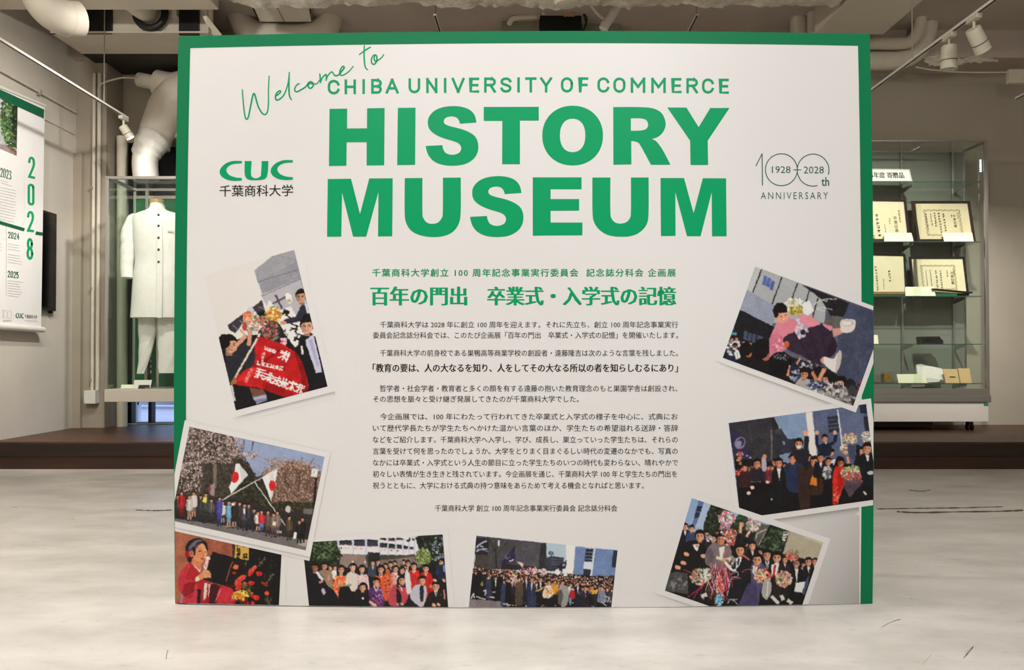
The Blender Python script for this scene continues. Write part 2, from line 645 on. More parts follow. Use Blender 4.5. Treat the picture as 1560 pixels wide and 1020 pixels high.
def glyph(ch, W, H):
    r = min(W / 2, H / 2)
    if ch in 'O0':
        return [arc(W / 2, r, W / 2, r, 0, 180) + arc(W / 2, H - r, W / 2, r, 180, 360) + [(W, r)]]
    if ch == 'C':
        return [arc(W / 2, r, W / 2, r, 18, 180) + arc(W / 2, H - r, W / 2, r, 180, 342)]
    if ch == 'U':
        return [[(0, 0)] + arc(W / 2, H - r, W / 2, r, 180, 360) + [(W, 0)]]
    if ch == 'H':
        return [[(0, 0), (0, H)], [(W, 0), (W, H)], [(0, H / 2), (W, H / 2)]]
    if ch == 'I':
        return [[(W / 2, 0), (W / 2, H)]]
    if ch == 'E':
        return [[(W, 0), (0, 0), (0, H), (W, H)], [(0, H / 2), (W * .9, H / 2)]]
    if ch == 'F':
        return [[(W, 0), (0, 0), (0, H)], [(0, H * .5), (W * .9, H * .5)]]
    if ch == 'T':
        return [[(0, 0), (W, 0)], [(W / 2, 0), (W / 2, H)]]
    if ch == 'N':
        return [[(0, H), (0, 0)], [(0, 0), (W, H)], [(W, H), (W, 0)]]
    if ch == 'M':
        return [[(0, H), (0, 0)], [(0, 0), (W / 2, H * .62)], [(W / 2, H * .62), (W, 0)], [(W, 0), (W, H)]]
    if ch == 'A':
        return [[(0, H), (W / 2, 0)], [(W / 2, 0), (W, H)], [(W * .17, H * .68), (W * .83, H * .68)]]
    if ch == 'V':
        return [[(0, 0), (W / 2, H)], [(W / 2, H), (W, 0)]]
    if ch == 'Y':
        return [[(0, 0), (W / 2, H * .55)], [(W, 0), (W / 2, H * .55)], [(W / 2, H * .52), (W / 2, H)]]
    if ch in 'RB':
        q = H * .25
        top = [(0, 0), (W - q, 0)] + arc(W - q, q, q, q, 90, -90, 10) + [(0, 2 * q)]
        if ch == 'R':
            return [[(0, H), (0, 0)], top, [(W * .55, 2 * q), (W, H)]]
        return [[(0, 0), (0, H)], top, [(0, 2 * q), (W - q, 2 * q)] + arc(W - q, 3 * q, q, q, 90, -90, 10) + [(0, H)]]
    if ch == 'S':
        return [catmull([(W, H * .2), (W * .8, H * .04), (W * .5, 0), (W * .15, H * .06), (0, H * .24), (W * .14, H * .4), (W * .5, H * .49),
                         (W * .86, H * .59), (W, H * .76), (W * .85, H * .94), (W * .5, H), (W * .18, H * .95), (0, H * .79)], 5)]
    if ch == '2':
        return [catmull([(0, H * .24), (W * .12, H * .08), (W * .5, 0), (W * .9, H * .08), (W, H * .27), (W * .85, H * .47), (0, H)], 6), [(0, H), (W, H)]]
    if ch == '8':
        return [arc(W / 2, H * .24, W * .43, H * .24, 0, 360, 20), arc(W / 2, H * .74, W * .5, H * .26, 0, 360, 20)]
    if ch == '3':
        return [catmull([(0, H * .12), (W * .45, 0), (W * .95, H * .2), (W * .4, H * .46), (W, H * .73), (W * .5, H), (0, H * .86)], 6)]
    if ch == '4':
        return [[(W * .7, 0), (0, H * .7), (W, H * .7)], [(W * .75, H * .4), (W * .75, H)]]
    if ch == '5':
        return [[(W * .9, 0), (W * .1, 0), (W * .05, H * .42)], catmull([(W * .05, H * .42), (W * .5, H * .34), (W, H * .66), (W * .5, H), (0, H * .88)], 6)]
    return []


def letter(pr, ch, x0, y0, x1, y1, w, sl=0.0):
    """one monoline letter in a box; sl slopes it (y per x)"""
    W, H = max(x1 - x0 - w, 0.01), y1 - y0 - w
    for pl in glyph(ch, W, H):
        # square the ends: extend straight pieces by half a stroke
        pts = [(x0 + w / 2 + p[0], y0 + w / 2 + p[1] + sl * p[0]) for p in pl]
        a, b = np.array(pts[0]), np.array(pts[1])
        d = (a - b) / (np.hypot(*(a - b)) + 1e-9)
        pts[0] = tuple(a + d * w / 2)
        a, b = np.array(pts[-1]), np.array(pts[-2])
        d = (a - b) / (np.hypot(*(a - b)) + 1e-9)
        pts[-1] = tuple(a + d * w / 2)
        pr.stroke(pts, w)


# ------------------------------------------------------------------ the pictures printed on the board and banner
class Pic:
    """a small painted picture; coordinates are laid out on an enlarged sheet of scale s whose corner is (x0, y0)"""
    SS = 3

    def __init__(s, x0, y0, x1, y1, sc, bg, seed=1):
        s.x0, s.y0, s.sc = x0, y0, sc
        s.W, s.H = int((x1 - x0) * s.SS), int((y1 - y0) * s.SS)
        s.k = s.SS / sc
        s.im = np.empty((s.H, s.W, 3), np.float32)
        s.im[:] = bg
        s.r = random.Random(seed)
        s.grain = 1.0

    def _fill(s, P, col, a=1.0):
        P = np.asarray(P, float) * s.k
        xa, ya = max(int(P[:, 0].min()), 0), max(int(P[:, 1].min()), 0)
        xb, yb = min(int(P[:, 0].max()) + 2, s.W), min(int(P[:, 1].max()) + 2, s.H)
        if xa >= xb or ya >= yb:
            return
        xs = np.arange(xa, xb) + 0.5
        ys = (np.arange(ya, yb) + 0.5)[:, None]
        ins = np.zeros((yb - ya, xb - xa), bool)
        n = len(P)
        for i in range(n):
            ax, ay = P[i]
            bx, by = P[(i + 1) % n]
            if ay == by:
                continue
            c = (ys >= min(ay, by)) & (ys < max(ay, by))
            ins ^= c & (xs < (ys - ay) / (by - ay) * (bx - ax) + ax)
        blk = s.im[ya:yb, xa:xb]
        if a >= 1:
            blk[ins] = col
        else:
            blk[ins] = blk[ins] * (1 - a) + np.array(col, np.float32) * a

    def poly(s, pts, col, a=1.0):
        s._fill(pts, col, a)

    def soft(s, pts, col, n=5, a=1.0):
        s._fill(catmull(pts, n, True), col, a)

    def el(s, cx, cy, rx, ry, col, rot=0.0, a=1.0):
        c, q = math.cos(rot), math.sin(rot)
        pts = []
        for i in range(16):
            t = i * math.pi / 8
            x, y = rx * math.cos(t), ry * math.sin(t)
            pts.append((cx + x * c - y * q, cy + x * q + y * c))
        s._fill(pts, col, a)

    def ln(s, pts, w, col, a=1.0):
        for (ax, ay), (bx, by) in zip(pts[:-1], pts[1:]):
            l = math.hypot(bx - ax, by - ay) + 1e-6
            nx, ny = -(by - ay) / l * w / 2, (bx - ax) / l * w / 2
            s._fill([(ax + nx, ay + ny), (bx + nx, by + ny), (bx - nx, by - ny), (ax - nx, ay - ny)], col, a)

    def dab(s, cx, cy, rx, ry, n, size, cols, el=1.6, a=0.9, rot=0.0):
        """a cloud of small dabs: leaves, petals, blossom"""
        c, q = math.cos(rot), math.sin(rot)
        for _ in range(n):
            t, d = s.r.random() * 6.283, math.sqrt(s.r.random())
            x, y = rx * d * math.cos(t), ry * d * math.sin(t)
            z = s.r.uniform(*size)
            s.el(cx + x * c - y * q, cy + x * q + y * c, z * el ** 0.5, z / el ** 0.5, s.r.choice(cols), s.r.random() * 3.14, a)

    def fdab(s, pts, n, size, cols, el=1.6, a=0.9):
        """dabs inside an outline"""
        P = np.array(pts, float)
        lo, hi = P.min(0), P.max(0)
        k = 0
        while k < n:
            x, y = s.r.uniform(lo[0], hi[0]), s.r.uniform(lo[1], hi[1])
            ins = False
            for i in range(len(P)):
                (ax, ay), (bx, by) = P[i - 1], P[i]
                if (ay > y) != (by > y) and x < (bx - ax) * (y - ay) / (by - ay) + ax:
                    ins = not ins
            k += 1
            if ins:
                z = s.r.uniform(*size)
                s.el(x, y, z * el ** 0.5, z / el ** 0.5, s.r.choice(cols), s.r.random() * 3.14, a)

    def head(s, x, y, r, skin=(214, 160, 128), hair=(26, 20, 20), turn=0.0, long=False, tilt=0.0, face=True):
        if long:
            s.soft([(x - r * 1.1, y - r * .4), (x, y - r * 1.25), (x + r * 1.1, y - r * .4), (x + r * 1.25, y + r * 1.5), (x + r * .5, y + r * 1.7), (x - r * .5, y + r * 1.7), (x - r * 1.25, y + r * 1.5)], hair)
        s.el(x, y - r * .22, r * .98, r * 1.02, hair, tilt)
        s.poly([(x - r * .35, y + r * .5), (x + r * .35, y + r * .5), (x + r * .4, y + r * 1.35), (x - r * .4, y + r * 1.35)], tuple(v * .72 for v in skin))
        fx = x + turn * r * .35
        s.el(fx, y + r * .18, r * .74, r * .88, skin, tilt)
        s.el(fx - r * .42, y + r * .3, r * .28, r * .62, tuple(v * .72 for v in skin), tilt, .7)
        s.soft([(x - r * .9, y - r * .15), (x - r * .5, y - r * .95), (x + r * .5, y - r * .95), (x + r * .9, y - r * .15), (fx + r * .4, y - r * .42), (fx - r * .4, y - r * .36)], hair)
        if face and r * s.k > 4:
            for e in (-.32, .32):
                s.el(fx + e * r, y + r * .1, r * .16, r * .07, (48, 30, 26))
                s.ln([(fx + (e - .18) * r, y - r * .08), (fx + (e + .18) * r, y - r * .1)], r * .07, (50, 34, 30))
            s.ln([(fx + r * .03, y + r * .15), (fx + r * .08, y + r * .42)], r * .09, tuple(v * .72 for v in skin))
            s.el(fx + r * .04, y + r * .64, r * .26, r * .1, (150, 62, 54))
            s.el(fx + r * .04, y + r * .62, r * .2, r * .045, (232, 214, 204))

    def body(s, x, y, w, h, col, shirt=None, tie=None):
        """shoulders and trunk hanging from a neck at (x, y)"""
        s.soft([(x - w * .16, y), (x + w * .16, y), (x + w * .42, y + h * .1), (x + w * .55, y + h * .5), (x + w * .5, y + h), (x - w * .5, y + h), (x - w * .55, y + h * .5), (x - w * .42, y + h * .1)], col, 4)
        s.ln([(x - w * .3, y + h * .3), (x - w * .27, y + h)], w * .05, tuple(v * .6 for v in col))
        s.ln([(x + w * .3, y + h * .3), (x + w * .27, y + h)], w * .05, tuple(v * .6 for v in col))
        if shirt:
            s.poly([(x - w * .13, y), (x + w * .13, y), (x + w * .02, y + h * .42)], shirt)
        if tie:
            s.poly([(x - w * .03, y + h * .03), (x + w * .04, y + h * .03), (x + w * .03, y + h * .36), (x, y + h * .4)], tie)

    def kana(s, x, y, z, col, rot=0.0, w=None):
        """one brush-like character of size z"""
        w = w or z * .12
        c, q = math.cos(rot), math.sin(rot)
        T = lambda a, b: (x + (a * c - b * q) * z, y + (a * q + b * c) * z)
        for _ in range(3):
            b = s.r.uniform(-.45, .45)
            s.ln([T(-.45, b), T(.45, b - .04)], w, col)
        for _ in range(2):
            a = s.r.uniform(-.35, .35)
            s.ln([T(a, -.48), T(a + s.r.uniform(-.12, .12), .48)], w, col)
        s.ln([T(0, .05), T(-.42, .48)], w, col)
        s.ln([T(0.05, .05), T(.44, .48)], w, col)

    def grid(s, q, nx, ny, gain=1.0):
        """sample the picture on a grid over the photo quad q (tl, tr, br, bl in frame pixels)"""
        rs = np.random.RandomState(s.r.randint(0, 9999))

        def vnoise(cell):
            """smooth noise, about -1..1, with the given cell size in sheet samples"""
            gy, gx = int(s.H / cell) + 3, int(s.W / cell) + 3
            g = rs.uniform(-1, 1, (gy, gx))
            yy, xx = np.arange(s.H) / cell, np.arange(s.W) / cell
            y0, x0 = yy.astype(int), xx.astype(int)
            fy, fx = (yy - y0)[:, None], (xx - x0)[None, :]
            fy, fx = fy * fy * (3 - 2 * fy), fx * fx * (3 - 2 * fx)
            A, Bn = g[y0][:, x0], g[y0][:, x0 + 1]
            Cn, D = g[y0 + 1][:, x0], g[y0 + 1][:, x0 + 1]
            return (A * (1 - fx) + Bn * fx) * (1 - fy) + (Cn * (1 - fx) + D * fx) * fy
        # the grain of the old prints: ragged outlines and mottled tones
        yy, xx = np.meshgrid(np.arange(s.H), np.arange(s.W), indexing='ij')
        w1, w2 = s.grain * 1.5, s.grain * 1.3
        jy = np.clip((yy + vnoise(11) * w1 + vnoise(4) * w2).astype(int), 0, s.H - 1)
        jx = np.clip((xx + vnoise(11) * w1 + vnoise(4) * w2).astype(int), 0, s.W - 1)
        im = s.im[jy, jx]
        lum = im.mean(2)
        amp = np.clip((205 - lum) / 120, .03, 1) * s.grain
        mot = 1 + amp * (.09 * vnoise(30) + .06 * vnoise(9) + .05 * vnoise(5))
        im = im * mot[..., None] + (amp * (4 * vnoise(6)))[..., None]
        k = 1
        pad = np.pad(im, ((k, k), (k, k), (0, 0)), 'edge')
        sm = sum(pad[a:a + s.H, b:b + s.W] for a in range(3) for b in range(3)) / 9
        sm = sm + (rs.normal(0, 3.0, sm.shape[:2]) * np.clip((230 - lum) / 100, .2, 1))[..., None]
        a, b = np.meshgrid(np.linspace(0, 1, nx + 1), np.linspace(0, 1, ny + 1))
        Q = [np.array(p, float) for p in q]
        P = ((Q[0] * (1 - a[..., None]) + Q[1] * a[..., None]) * (1 - b[..., None]) + (Q[3] * (1 - a[..., None]) + Q[2] * a[..., None]) * b[..., None])
        ix = np.clip(((P[..., 0] - s.x0) * s.SS).astype(int), 0, s.W - 1)
        iy = np.clip(((P[..., 1] - s.y0) * s.SS).astype(int), 0, s.H - 1)
        col = np.clip(sm[iy, ix], 0, 255) / 255.0
        lc = np.where(col <= 0.04045, col / 12.92, ((col + 0.055) / 1.055) ** 2.4)
        return P.reshape(-1, 2), np.clip(lc * gain, 0, 0.9).reshape(-1, 3)


def print_picture(name, pic, q, surf, lift, m, parent, gain=1.0, cuts=(), step=1.0):
    """the painted picture as one printed sheet that follows the surface; cuts = (point, outward normal) planes"""
    nx = max(int(math.hypot(q[1][0] - q[0][0], q[1][1] - q[0][1]) / step), 2)
    ny = max(int(math.hypot(q[3][0] - q[0][0], q[3][1] - q[0][1]) / step), 2)
    P, C = pic.grid(q, nx, ny, gain)
    o0 = WO[parent.name]
    vs = [surf(p[0], p[1], lift) - o0 for p in P]
    i, j = np.meshgrid(np.arange(nx), np.arange(ny))
    k = (j * (nx + 1) + i).reshape(-1)
    fs = np.stack([k, k + nx + 1, k + nx + 2, k + 1], 1)
    me = bpy.data.meshes.new(name)
    me.from_pydata([tuple(v) for v in vs], [], fs.tolist())
    at = me.color_attributes.new('Col', 'FLOAT_COLOR', 'POINT')
    at.data.foreach_set('color', np.concatenate([C, np.ones((len(C), 1))], 1).astype(np.float32).reshape(-1))
    if cuts:
        trim(me, cuts, o0)
    me.materials.append(m)
    o = bpy.data.objects.new(name, me)
    link(o, parent)
    WO[o.name] = o0.copy()
    return o


def trim(me, cuts, o0):
    bm = bmesh.new()
    bm.from_mesh(me)
    for p, n in cuts:
        bmesh.ops.bisect_plane(bm, geom=bm.verts[:] + bm.edges[:] + bm.faces[:], plane_co=Vector(p) - o0, plane_no=Vector(n), clear_outer=True, dist=1e-7)
    bm.to_mesh(me)
    bm.free()


BK = (24, 22, 24)
FLOWER = [(232, 120, 150), (240, 200, 205), (228, 70, 70), (246, 236, 232), (90, 130, 70), (60, 92, 52), (240, 190, 90)]


def pic_red_flag():
    p = Pic(290, 370, 520, 640, 3.778, (226, 222, 217), 3)
    p.poly([(368, 155), (470, 75), (597, 38), (720, 450), (520, 450), (430, 345)], (150, 150, 158))
    p.poly([(405, 295), (632, 205), (700, 440), (520, 450), (428, 345)], (184, 181, 186))
    p.poly([(470, 75), (597, 38), (612, 105), (385, 222), (368, 155)], (158, 158, 164))
    p.ln([(385, 224), (616, 152)], 3, (90, 88, 96))
    p.ln([(410, 305), (634, 206)], 3, (90, 88, 96))
    p.ln([(470, 75), (500, 70), (612, 100)], 2, (120, 120, 126))
    p.poly([(215, 470), (412, 328), (430, 395), (330, 420), (258, 520), (225, 500)], (62, 56, 62))
    for a in range(5):
        p.ln([(245 + a * 38, 470 - a * 26), (275 + a * 38, 500 - a * 30)], 8, (120, 112, 118))
    p.poly([(325, 380), (350, 362), (395, 430), (370, 450)], (200, 205, 225))
    for q in ([(468, 350), (552, 308)], [(490, 298), (528, 378)]):
        p.ln(q, 11, (84, 78, 90))
    p.el(566, 315, 18, 32, (230, 230, 224), -.3)
    p.el(568, 330, 13, 10, (180, 170, 130))
    p.el(460, 358, 16, 28, (226, 224, 222), -.3)
    p.poly([(500, 395), (575, 362), (640, 465), (645, 590), (565, 588), (525, 500)], (230, 227, 222))
    for (x, y, z) in ((550, 400, 40), (574, 440, 44), (598, 488, 46), (620, 545, 50)):
        p.kana(x, y, z, (20, 18, 20), .35, 7)
    for (x, y) in ((540, 500), (552, 532), (566, 562)):
        p.kana(x, y, 20, (60, 56, 58), .3, 3)
    p.poly([(165, 560), (250, 560), (330, 530), (540, 520), (600, 600), (650, 560), (720, 640), (795, 830), (262, 966), (215, 760)], (27, 25, 29))
    # the student in the middle behind his flowers
    p.soft([(430, 470), (500, 455), (540, 520), (540, 585), (430, 570), (390, 520)], (38, 34, 38))
    p.head(412, 432, 33, (186, 130, 104), turn=.2)
    p.dab(352, 458, 48, 62, 240, (4, 10), [(235, 232, 230), (208, 214, 216), (90, 120, 84), (220, 110, 90), (150, 170, 150), (232, 150, 120)])
    p.dab(330, 420, 26, 24, 40, (4, 9), [(226, 96, 66), (240, 160, 90), (240, 220, 200)])
    p.dab(478, 410, 46, 44, 200, (4, 9), [(238, 190, 70), (216, 130, 40), (100, 132, 70), (240, 226, 170), (190, 90, 60)])
    p.dab(462, 505, 54, 58, 240, (3, 8), [(70, 80, 56), (150, 40, 60), (214, 120, 120), (50, 58, 44), (120, 128, 100)])
    p.dab(535, 565, 16, 20, 26, (4, 8), [(220, 90, 120), (240, 200, 210)])
    # the two men on the far side
    p.soft([(540, 452), (600, 428), (650, 345), (700, 410), (690, 430), (640, 448), (560, 462)], (44, 46, 60))
    p.ln([(540, 452), (620, 432)], 24, (44, 46, 60))
    p.el(533, 458, 18, 12, (206, 150, 122))
    p.head(638, 305, 36, (206, 152, 124), turn=-.3)
    p.poly([(655, 352), (668, 345), (688, 400), (676, 410)], (215, 215, 225))
    p.soft([(620, 590), (650, 530), (700, 520), (745, 600), (795, 828), (700, 860), (640, 760)], (24, 23, 27))
    p.poly([(660, 560), (708, 522), (758, 742), (722, 748), (690, 650)], (200, 200, 222))
    p.poly([(680, 560), (700, 552), (740, 700), (728, 710)], (170, 172, 200))
    p.el(676, 428, 34, 24, (24, 20, 20))
    p.head(672, 474, 44, (226, 172, 142), turn=-.1)
    p.ln([(640, 590), (645, 640)], 10, (232, 228, 226))
    # the man reaching in from the near side
    p.soft([(205, 660), (240, 610), (320, 575), (372, 620), (372, 700), (300, 760), (235, 800), (215, 760)], (42, 42, 50))
    p.ln([(258, 592), (320, 532)], 24, (216, 160, 130))
    p.ln([(320, 535), (285, 495)], 13, (216, 160, 130))
    p.ln([(336, 590), (345, 505)], 24, (206, 150, 122))
    p.head(222, 582, 48, (214, 158, 128), turn=.75)
    p.el(192, 566, 36, 42, (24, 20, 22))
    p.el(312, 480, 14, 26, (170, 70, 56))
    # flag
    p.soft([(375, 545), (470, 560), (545, 590), (615, 640), (660, 740), (672, 848), (560, 886), (400, 836), (248, 806), (300, 740), (368, 692)], (190, 30, 32))
    p.soft([(600, 630), (650, 700), (672, 848), (640, 862), (636, 760)], (140, 18, 22))
    p.soft([(372, 690), (450, 650), (540, 595), (470, 655), (380, 715)], (146, 20, 24))
    p.soft([(250, 800), (330, 740), (420, 700), (350, 770)], (212, 44, 40))
    p.soft([(430, 800), (540, 840), (600, 870), (560, 886), (420, 840)], (158, 20, 24))
    for i in range(6):
        p.kana(400 + i * 46, 752 + i * 17, 58, (240, 232, 230), .32, 7)
    for i in range(6):
        p.kana(392 + i * 26, 690 + i * 6, 25, (236, 226, 224), .2, 4)
    p.kana(540, 645, 64, (240, 234, 232), .5, 8)
    for i in range(4):
        p.kana(436 + i * 16, 606 + i * 6, 22, (240, 220, 220), .3, 4)
    for i in range(3):
        p.kana(420 - i * 3, 634 + i * 22, 18, (236, 190, 190), .1, 3)
    for i in range(4):
        p.kana(350 - i * 10, 730 + i * 20, 22, (226, 150, 146), .5, 3)
    p.ln([(246, 792), (384, 548)], 11, (222, 210, 196))
    p.poly([(380, 540), (402, 512), (398, 540)], (236, 232, 230))
    p.poly([(228, 808), (258, 766), (268, 800), (240, 818)], (170, 110, 70))
    p.ln([(235, 815), (254, 905)], 12, (206, 204, 204))
    # legs below
    p.poly([(340, 830), (420, 845), (440, 880), (360, 890)], (120, 78, 62))
    p.poly([(356, 885), (436, 868), (440, 905), (380, 925)], (150, 152, 178))
    p.ln([(366, 895), (436, 880)], 5, (200, 200, 215))
    p.ln([(372, 912), (438, 898)], 5, (100, 104, 136))
    return p


def pic_march():
    p = Pic(255, 630, 505, 860, 4.436, (142, 156, 188), 7)
    p.poly([(520, 180), (1065, 290), (1040, 420), (700, 430), (520, 330)], (150, 164, 196))
    for q in ([(520, 170), (510, 260)], [(580, 180), (570, 250)]):
        p.ln(q, 6, (70, 72, 84))
    for q in ([(440, 210), (1040, 470)], [(560, 300), (760, 370)], [(520, 250), (620, 262)]):
        p.ln(q, 2, (110, 116, 136))
    dark = [(52, 48, 44), (70, 64, 56), (40, 38, 36), (84, 76, 66)]
    bloss = [(206, 180, 176), (188, 160, 158), (160, 138, 132), (224, 204, 200), (120, 104, 98), (96, 84, 78)]
    p.poly([(40, 90), (150, 80), (440, 150), (520, 330), (560, 420), (520, 560), (40, 720)], (62, 56, 50))
    p.fdab([(40, 80), (430, 140), (480, 280), (520, 420), (480, 560), (40, 700)], 1300, (3, 9), dark)
    p.fdab([(130, 90), (420, 140), (470, 260), (440, 340), (240, 330), (110, 400), (60, 480), (90, 300)], 2200, (2, 6), bloss)
    p.fdab([(440, 270), (620, 260), (600, 300), (470, 300)], 120, (3, 7), bloss)
    p.fdab([(90, 380), (230, 350), (240, 520), (80, 520)], 420, (2, 6), bloss)
    # evergreen behind
    p.poly([(470, 310), (545, 330), (600, 430), (700, 390), (760, 470), (760, 640), (480, 620), (440, 480)], (44, 46, 36))
    p.fdab([(470, 310), (545, 330), (600, 430), (720, 390), (760, 640), (480, 620), (430, 480)], 500, (4, 10), [(40, 44, 34), (58, 60, 46), (30, 32, 28), (90, 66, 58)])
    # blossom trees beyond
    p.poly([(720, 420), (800, 320), (960, 350), (1045, 400), (1010, 620), (700, 620)], (104, 80, 66))
    p.fdab([(640, 400), (700, 345), (800, 320), (980, 340), (1045, 400), (1000, 640), (720, 600)], 2400, (2, 6), [(150, 122, 104), (176, 146, 134), (110, 84, 68), (86, 66, 54), (190, 160, 150), (128, 96, 78)])
    for (a, b) in (((880, 560), (910, 290)), ((900, 430), (990, 300)), ((890, 420), (820, 310)), ((870, 560), (780, 420)), ((930, 480), (1010, 400))):
        p.ln([a, b], 5, (70, 54, 46))
    p.poly([(640, 620), (760, 590), (1010, 600), (990, 760), (640, 740)], (48, 46, 34))
    p.fdab([(640, 600), (1010, 600), (990, 760), (640, 740)], 300, (4, 11), [(44, 50, 32), (66, 66, 44), (34, 36, 28), (110, 84, 70)])
    p.dab(455, 215, 58, 90, 300, (2, 5), bloss, 1.6, .9, -.35)
    p.dab(500, 330, 40, 60, 120, (3, 7), dark, 1.6, .9, -.3)
    p.dab(850, 335, 190, 34, 420, (2, 5), [(176, 146, 134), (150, 122, 104), (128, 96, 78), (190, 160, 150)], 1.6, .9, .12)
    p.dab(690, 400, 60, 50, 160, (2, 5), [(176, 146, 134), (196, 166, 160), (110, 84, 68)])
    # trunks
    p.ln([(322, 340), (318, 500)], 24, (124, 112, 100))
    p.ln([(250, 460), (200, 590)], 20, (78, 70, 62))
    p.ln([(110, 430), (80, 600)], 14, (60, 54, 48))
    # road
    p.poly([(40, 700), (200, 720), (480, 770), (760, 820), (950, 850), (935, 925), (40, 720)], (112, 106, 106))
    p.poly([(890, 850), (950, 850), (938, 900), (880, 880)], (176, 164, 150))
    p.poly([(45, 560), (420, 560), (800, 660), (1000, 640), (960, 850), (790, 830), (480, 765), (45, 705)], (46, 42, 42))
    # clock post and signs
    p.ln([(1010, 370), (985, 680)], 18, (34, 30, 30))
    p.poly([(975, 366), (1020, 372), (1012, 428), (968, 420)], (222, 218, 216))
    p.el(994, 396, 15, 16, (246, 244, 242))
    p.ln([(994, 396), (996, 384)], 3, BK)
    p.ln([(994, 396), (984, 400)], 3, BK)
    p.el(296, 510, 24, 26, (150, 40, 52))
    p.el(296, 510, 17, 18, (66, 70, 90))
    p.poly([(290, 480), (318, 470), (316, 555), (290, 545)], (200, 190, 186), .6)
    p.el(815, 642, 20, 25, (200, 196, 192))
    p.poly([(920, 640), (985, 640), (975, 680), (915, 672)], (110, 104, 100))
    # flags
    p.poly([(463, 335), (485, 338), (545, 410), (430, 540), (414, 498), (440, 440)], (232, 230, 230))
    p.poly([(485, 338), (545, 410), (500, 460), (492, 400)], (208, 206, 210))
    p.el(457, 428, 24, 38, (206, 34, 34), .15)
    p.poly([(640, 432), (745, 376), (732, 440), (700, 592), (668, 500)], (232, 230, 230))
    p.poly([(690, 410), (720, 400), (712, 520), (698, 590)], (214, 212, 214))
    p.el(708, 484, 22, 36, (206, 34, 34), .1)
    p.ln([(365, 584), (748, 368)], 7, (222, 214, 204))
    p.ln([(585, 455), (796, 752)], 7, (214, 206, 196))
    # marchers: x, head y, foot y, coat, trousers or skirt
    rows = [(95, 535, 705, (170, 30, 34), (120, 24, 28)), (70, 560, 700, (50, 50, 50), (40, 40, 40)), (178, 535, 700, (212, 204, 196), (120, 100, 92)), (148, 560, 720, (196, 190, 184), (150, 120, 104)),
            (225, 560, 720, (52, 56, 52), (48, 48, 50)), (258, 545, 735, (60, 66, 60), (50, 52, 56)), (296, 585, 720, (88, 84, 88), (60, 56, 60)), (350, 572, 755, (70, 72, 150), (64, 66, 140)),
            (372, 600, 740, (210, 206, 210), (60, 60, 70)), (415, 600, 770, (110, 158, 190), (104, 150, 184)), (452, 600, 770, (40, 36, 38), (36, 34, 36)), (488, 605, 775, (52, 46, 50), (44, 40, 42)),
            (520, 618, 785, (84, 72, 80), (60, 52, 58)), (548, 618, 785, (54, 52, 62), (48, 46, 54)), (585, 650, 790, (52, 44, 44), (46, 40, 40)), (635, 662, 795, (196, 44, 50), (96, 120, 180)),
            (610, 670, 790, (220, 216, 214), (60, 56, 60)), (678, 665, 820, (100, 74, 72), (84, 64, 62)), (742, 668, 830, (124, 104, 96), (100, 84, 78)), (715, 680, 830, (116, 98, 92), (92, 78, 74)),
            (822, 700, 850, (84, 70, 46), (62, 52, 36)), (912, 712, 870, (26, 24, 24), (22, 20, 20)), (890, 730, 870, (30, 28, 28), (24, 22, 22))]
    for x, y, f, c1, c2 in sorted(rows, key=lambda q: q[2]):
        h = f - y
        p.poly([(x - 13, y + h * .5), (x + 13, y + h * .5), (x + 14, f - h * .22), (x - 14, f - h * .22)], c2)
        lc = (190, 150, 128) if c1[0] > 100 and c1[2] > 100 or c1 == (40, 36, 38) else tuple(v * .8 for v in c2)
        p.ln([(x - 7, f - h * .25), (x - 10, f)], 9, lc)
        p.ln([(x + 6, f - h * .25), (x + 9, f - 4)], 9, lc)
        p.el(x - 10, f, 8, 4, (20, 18, 18))
        p.el(x + 10, f - 3, 8, 4, (20, 18, 18))
        p.soft([(x - 7, y + 14), (x + 7, y + 14), (x + 21, y + 26), (x + 23, y + h * .45), (x + 14, y + h * .58), (x - 14, y + h * .58), (x - 23, y + h * .45), (x - 21, y + 26)], c1)
        p.ln([(x, y + 20), (x + 1, y + h * .5)], 4, tuple(min(v * 1.35 + 18, 240) for v in c1))
        p.ln([(x - 17, y + 30), (x - 19, y + h * .48)], 6, tuple(v * .65 for v in c1))
        p.head(x, y, 13, (200, 150, 122), face=False)
    p.poly([(712, 725), (735, 728), (732, 756), (708, 752)], (226, 216, 196))
    p.poly([(856, 796), (874, 800), (866, 846), (848, 842)], (232, 230, 228))
    for i in range(4):
        p.ln([(744 + i * 8, 790), (744 + i * 8, 806)], 5, (226, 222, 220))
    p.poly([(240, 560), (268, 562), (266, 600), (238, 596)], (226, 216, 96))
    p.el(440, 610, 9, 10, (240, 236, 232))
    p.poly([(512, 640), (528, 640), (524, 676), (514, 674)], (226, 222, 224))
    p.el(602, 688, 10, 10, (236, 232, 230))
    return p


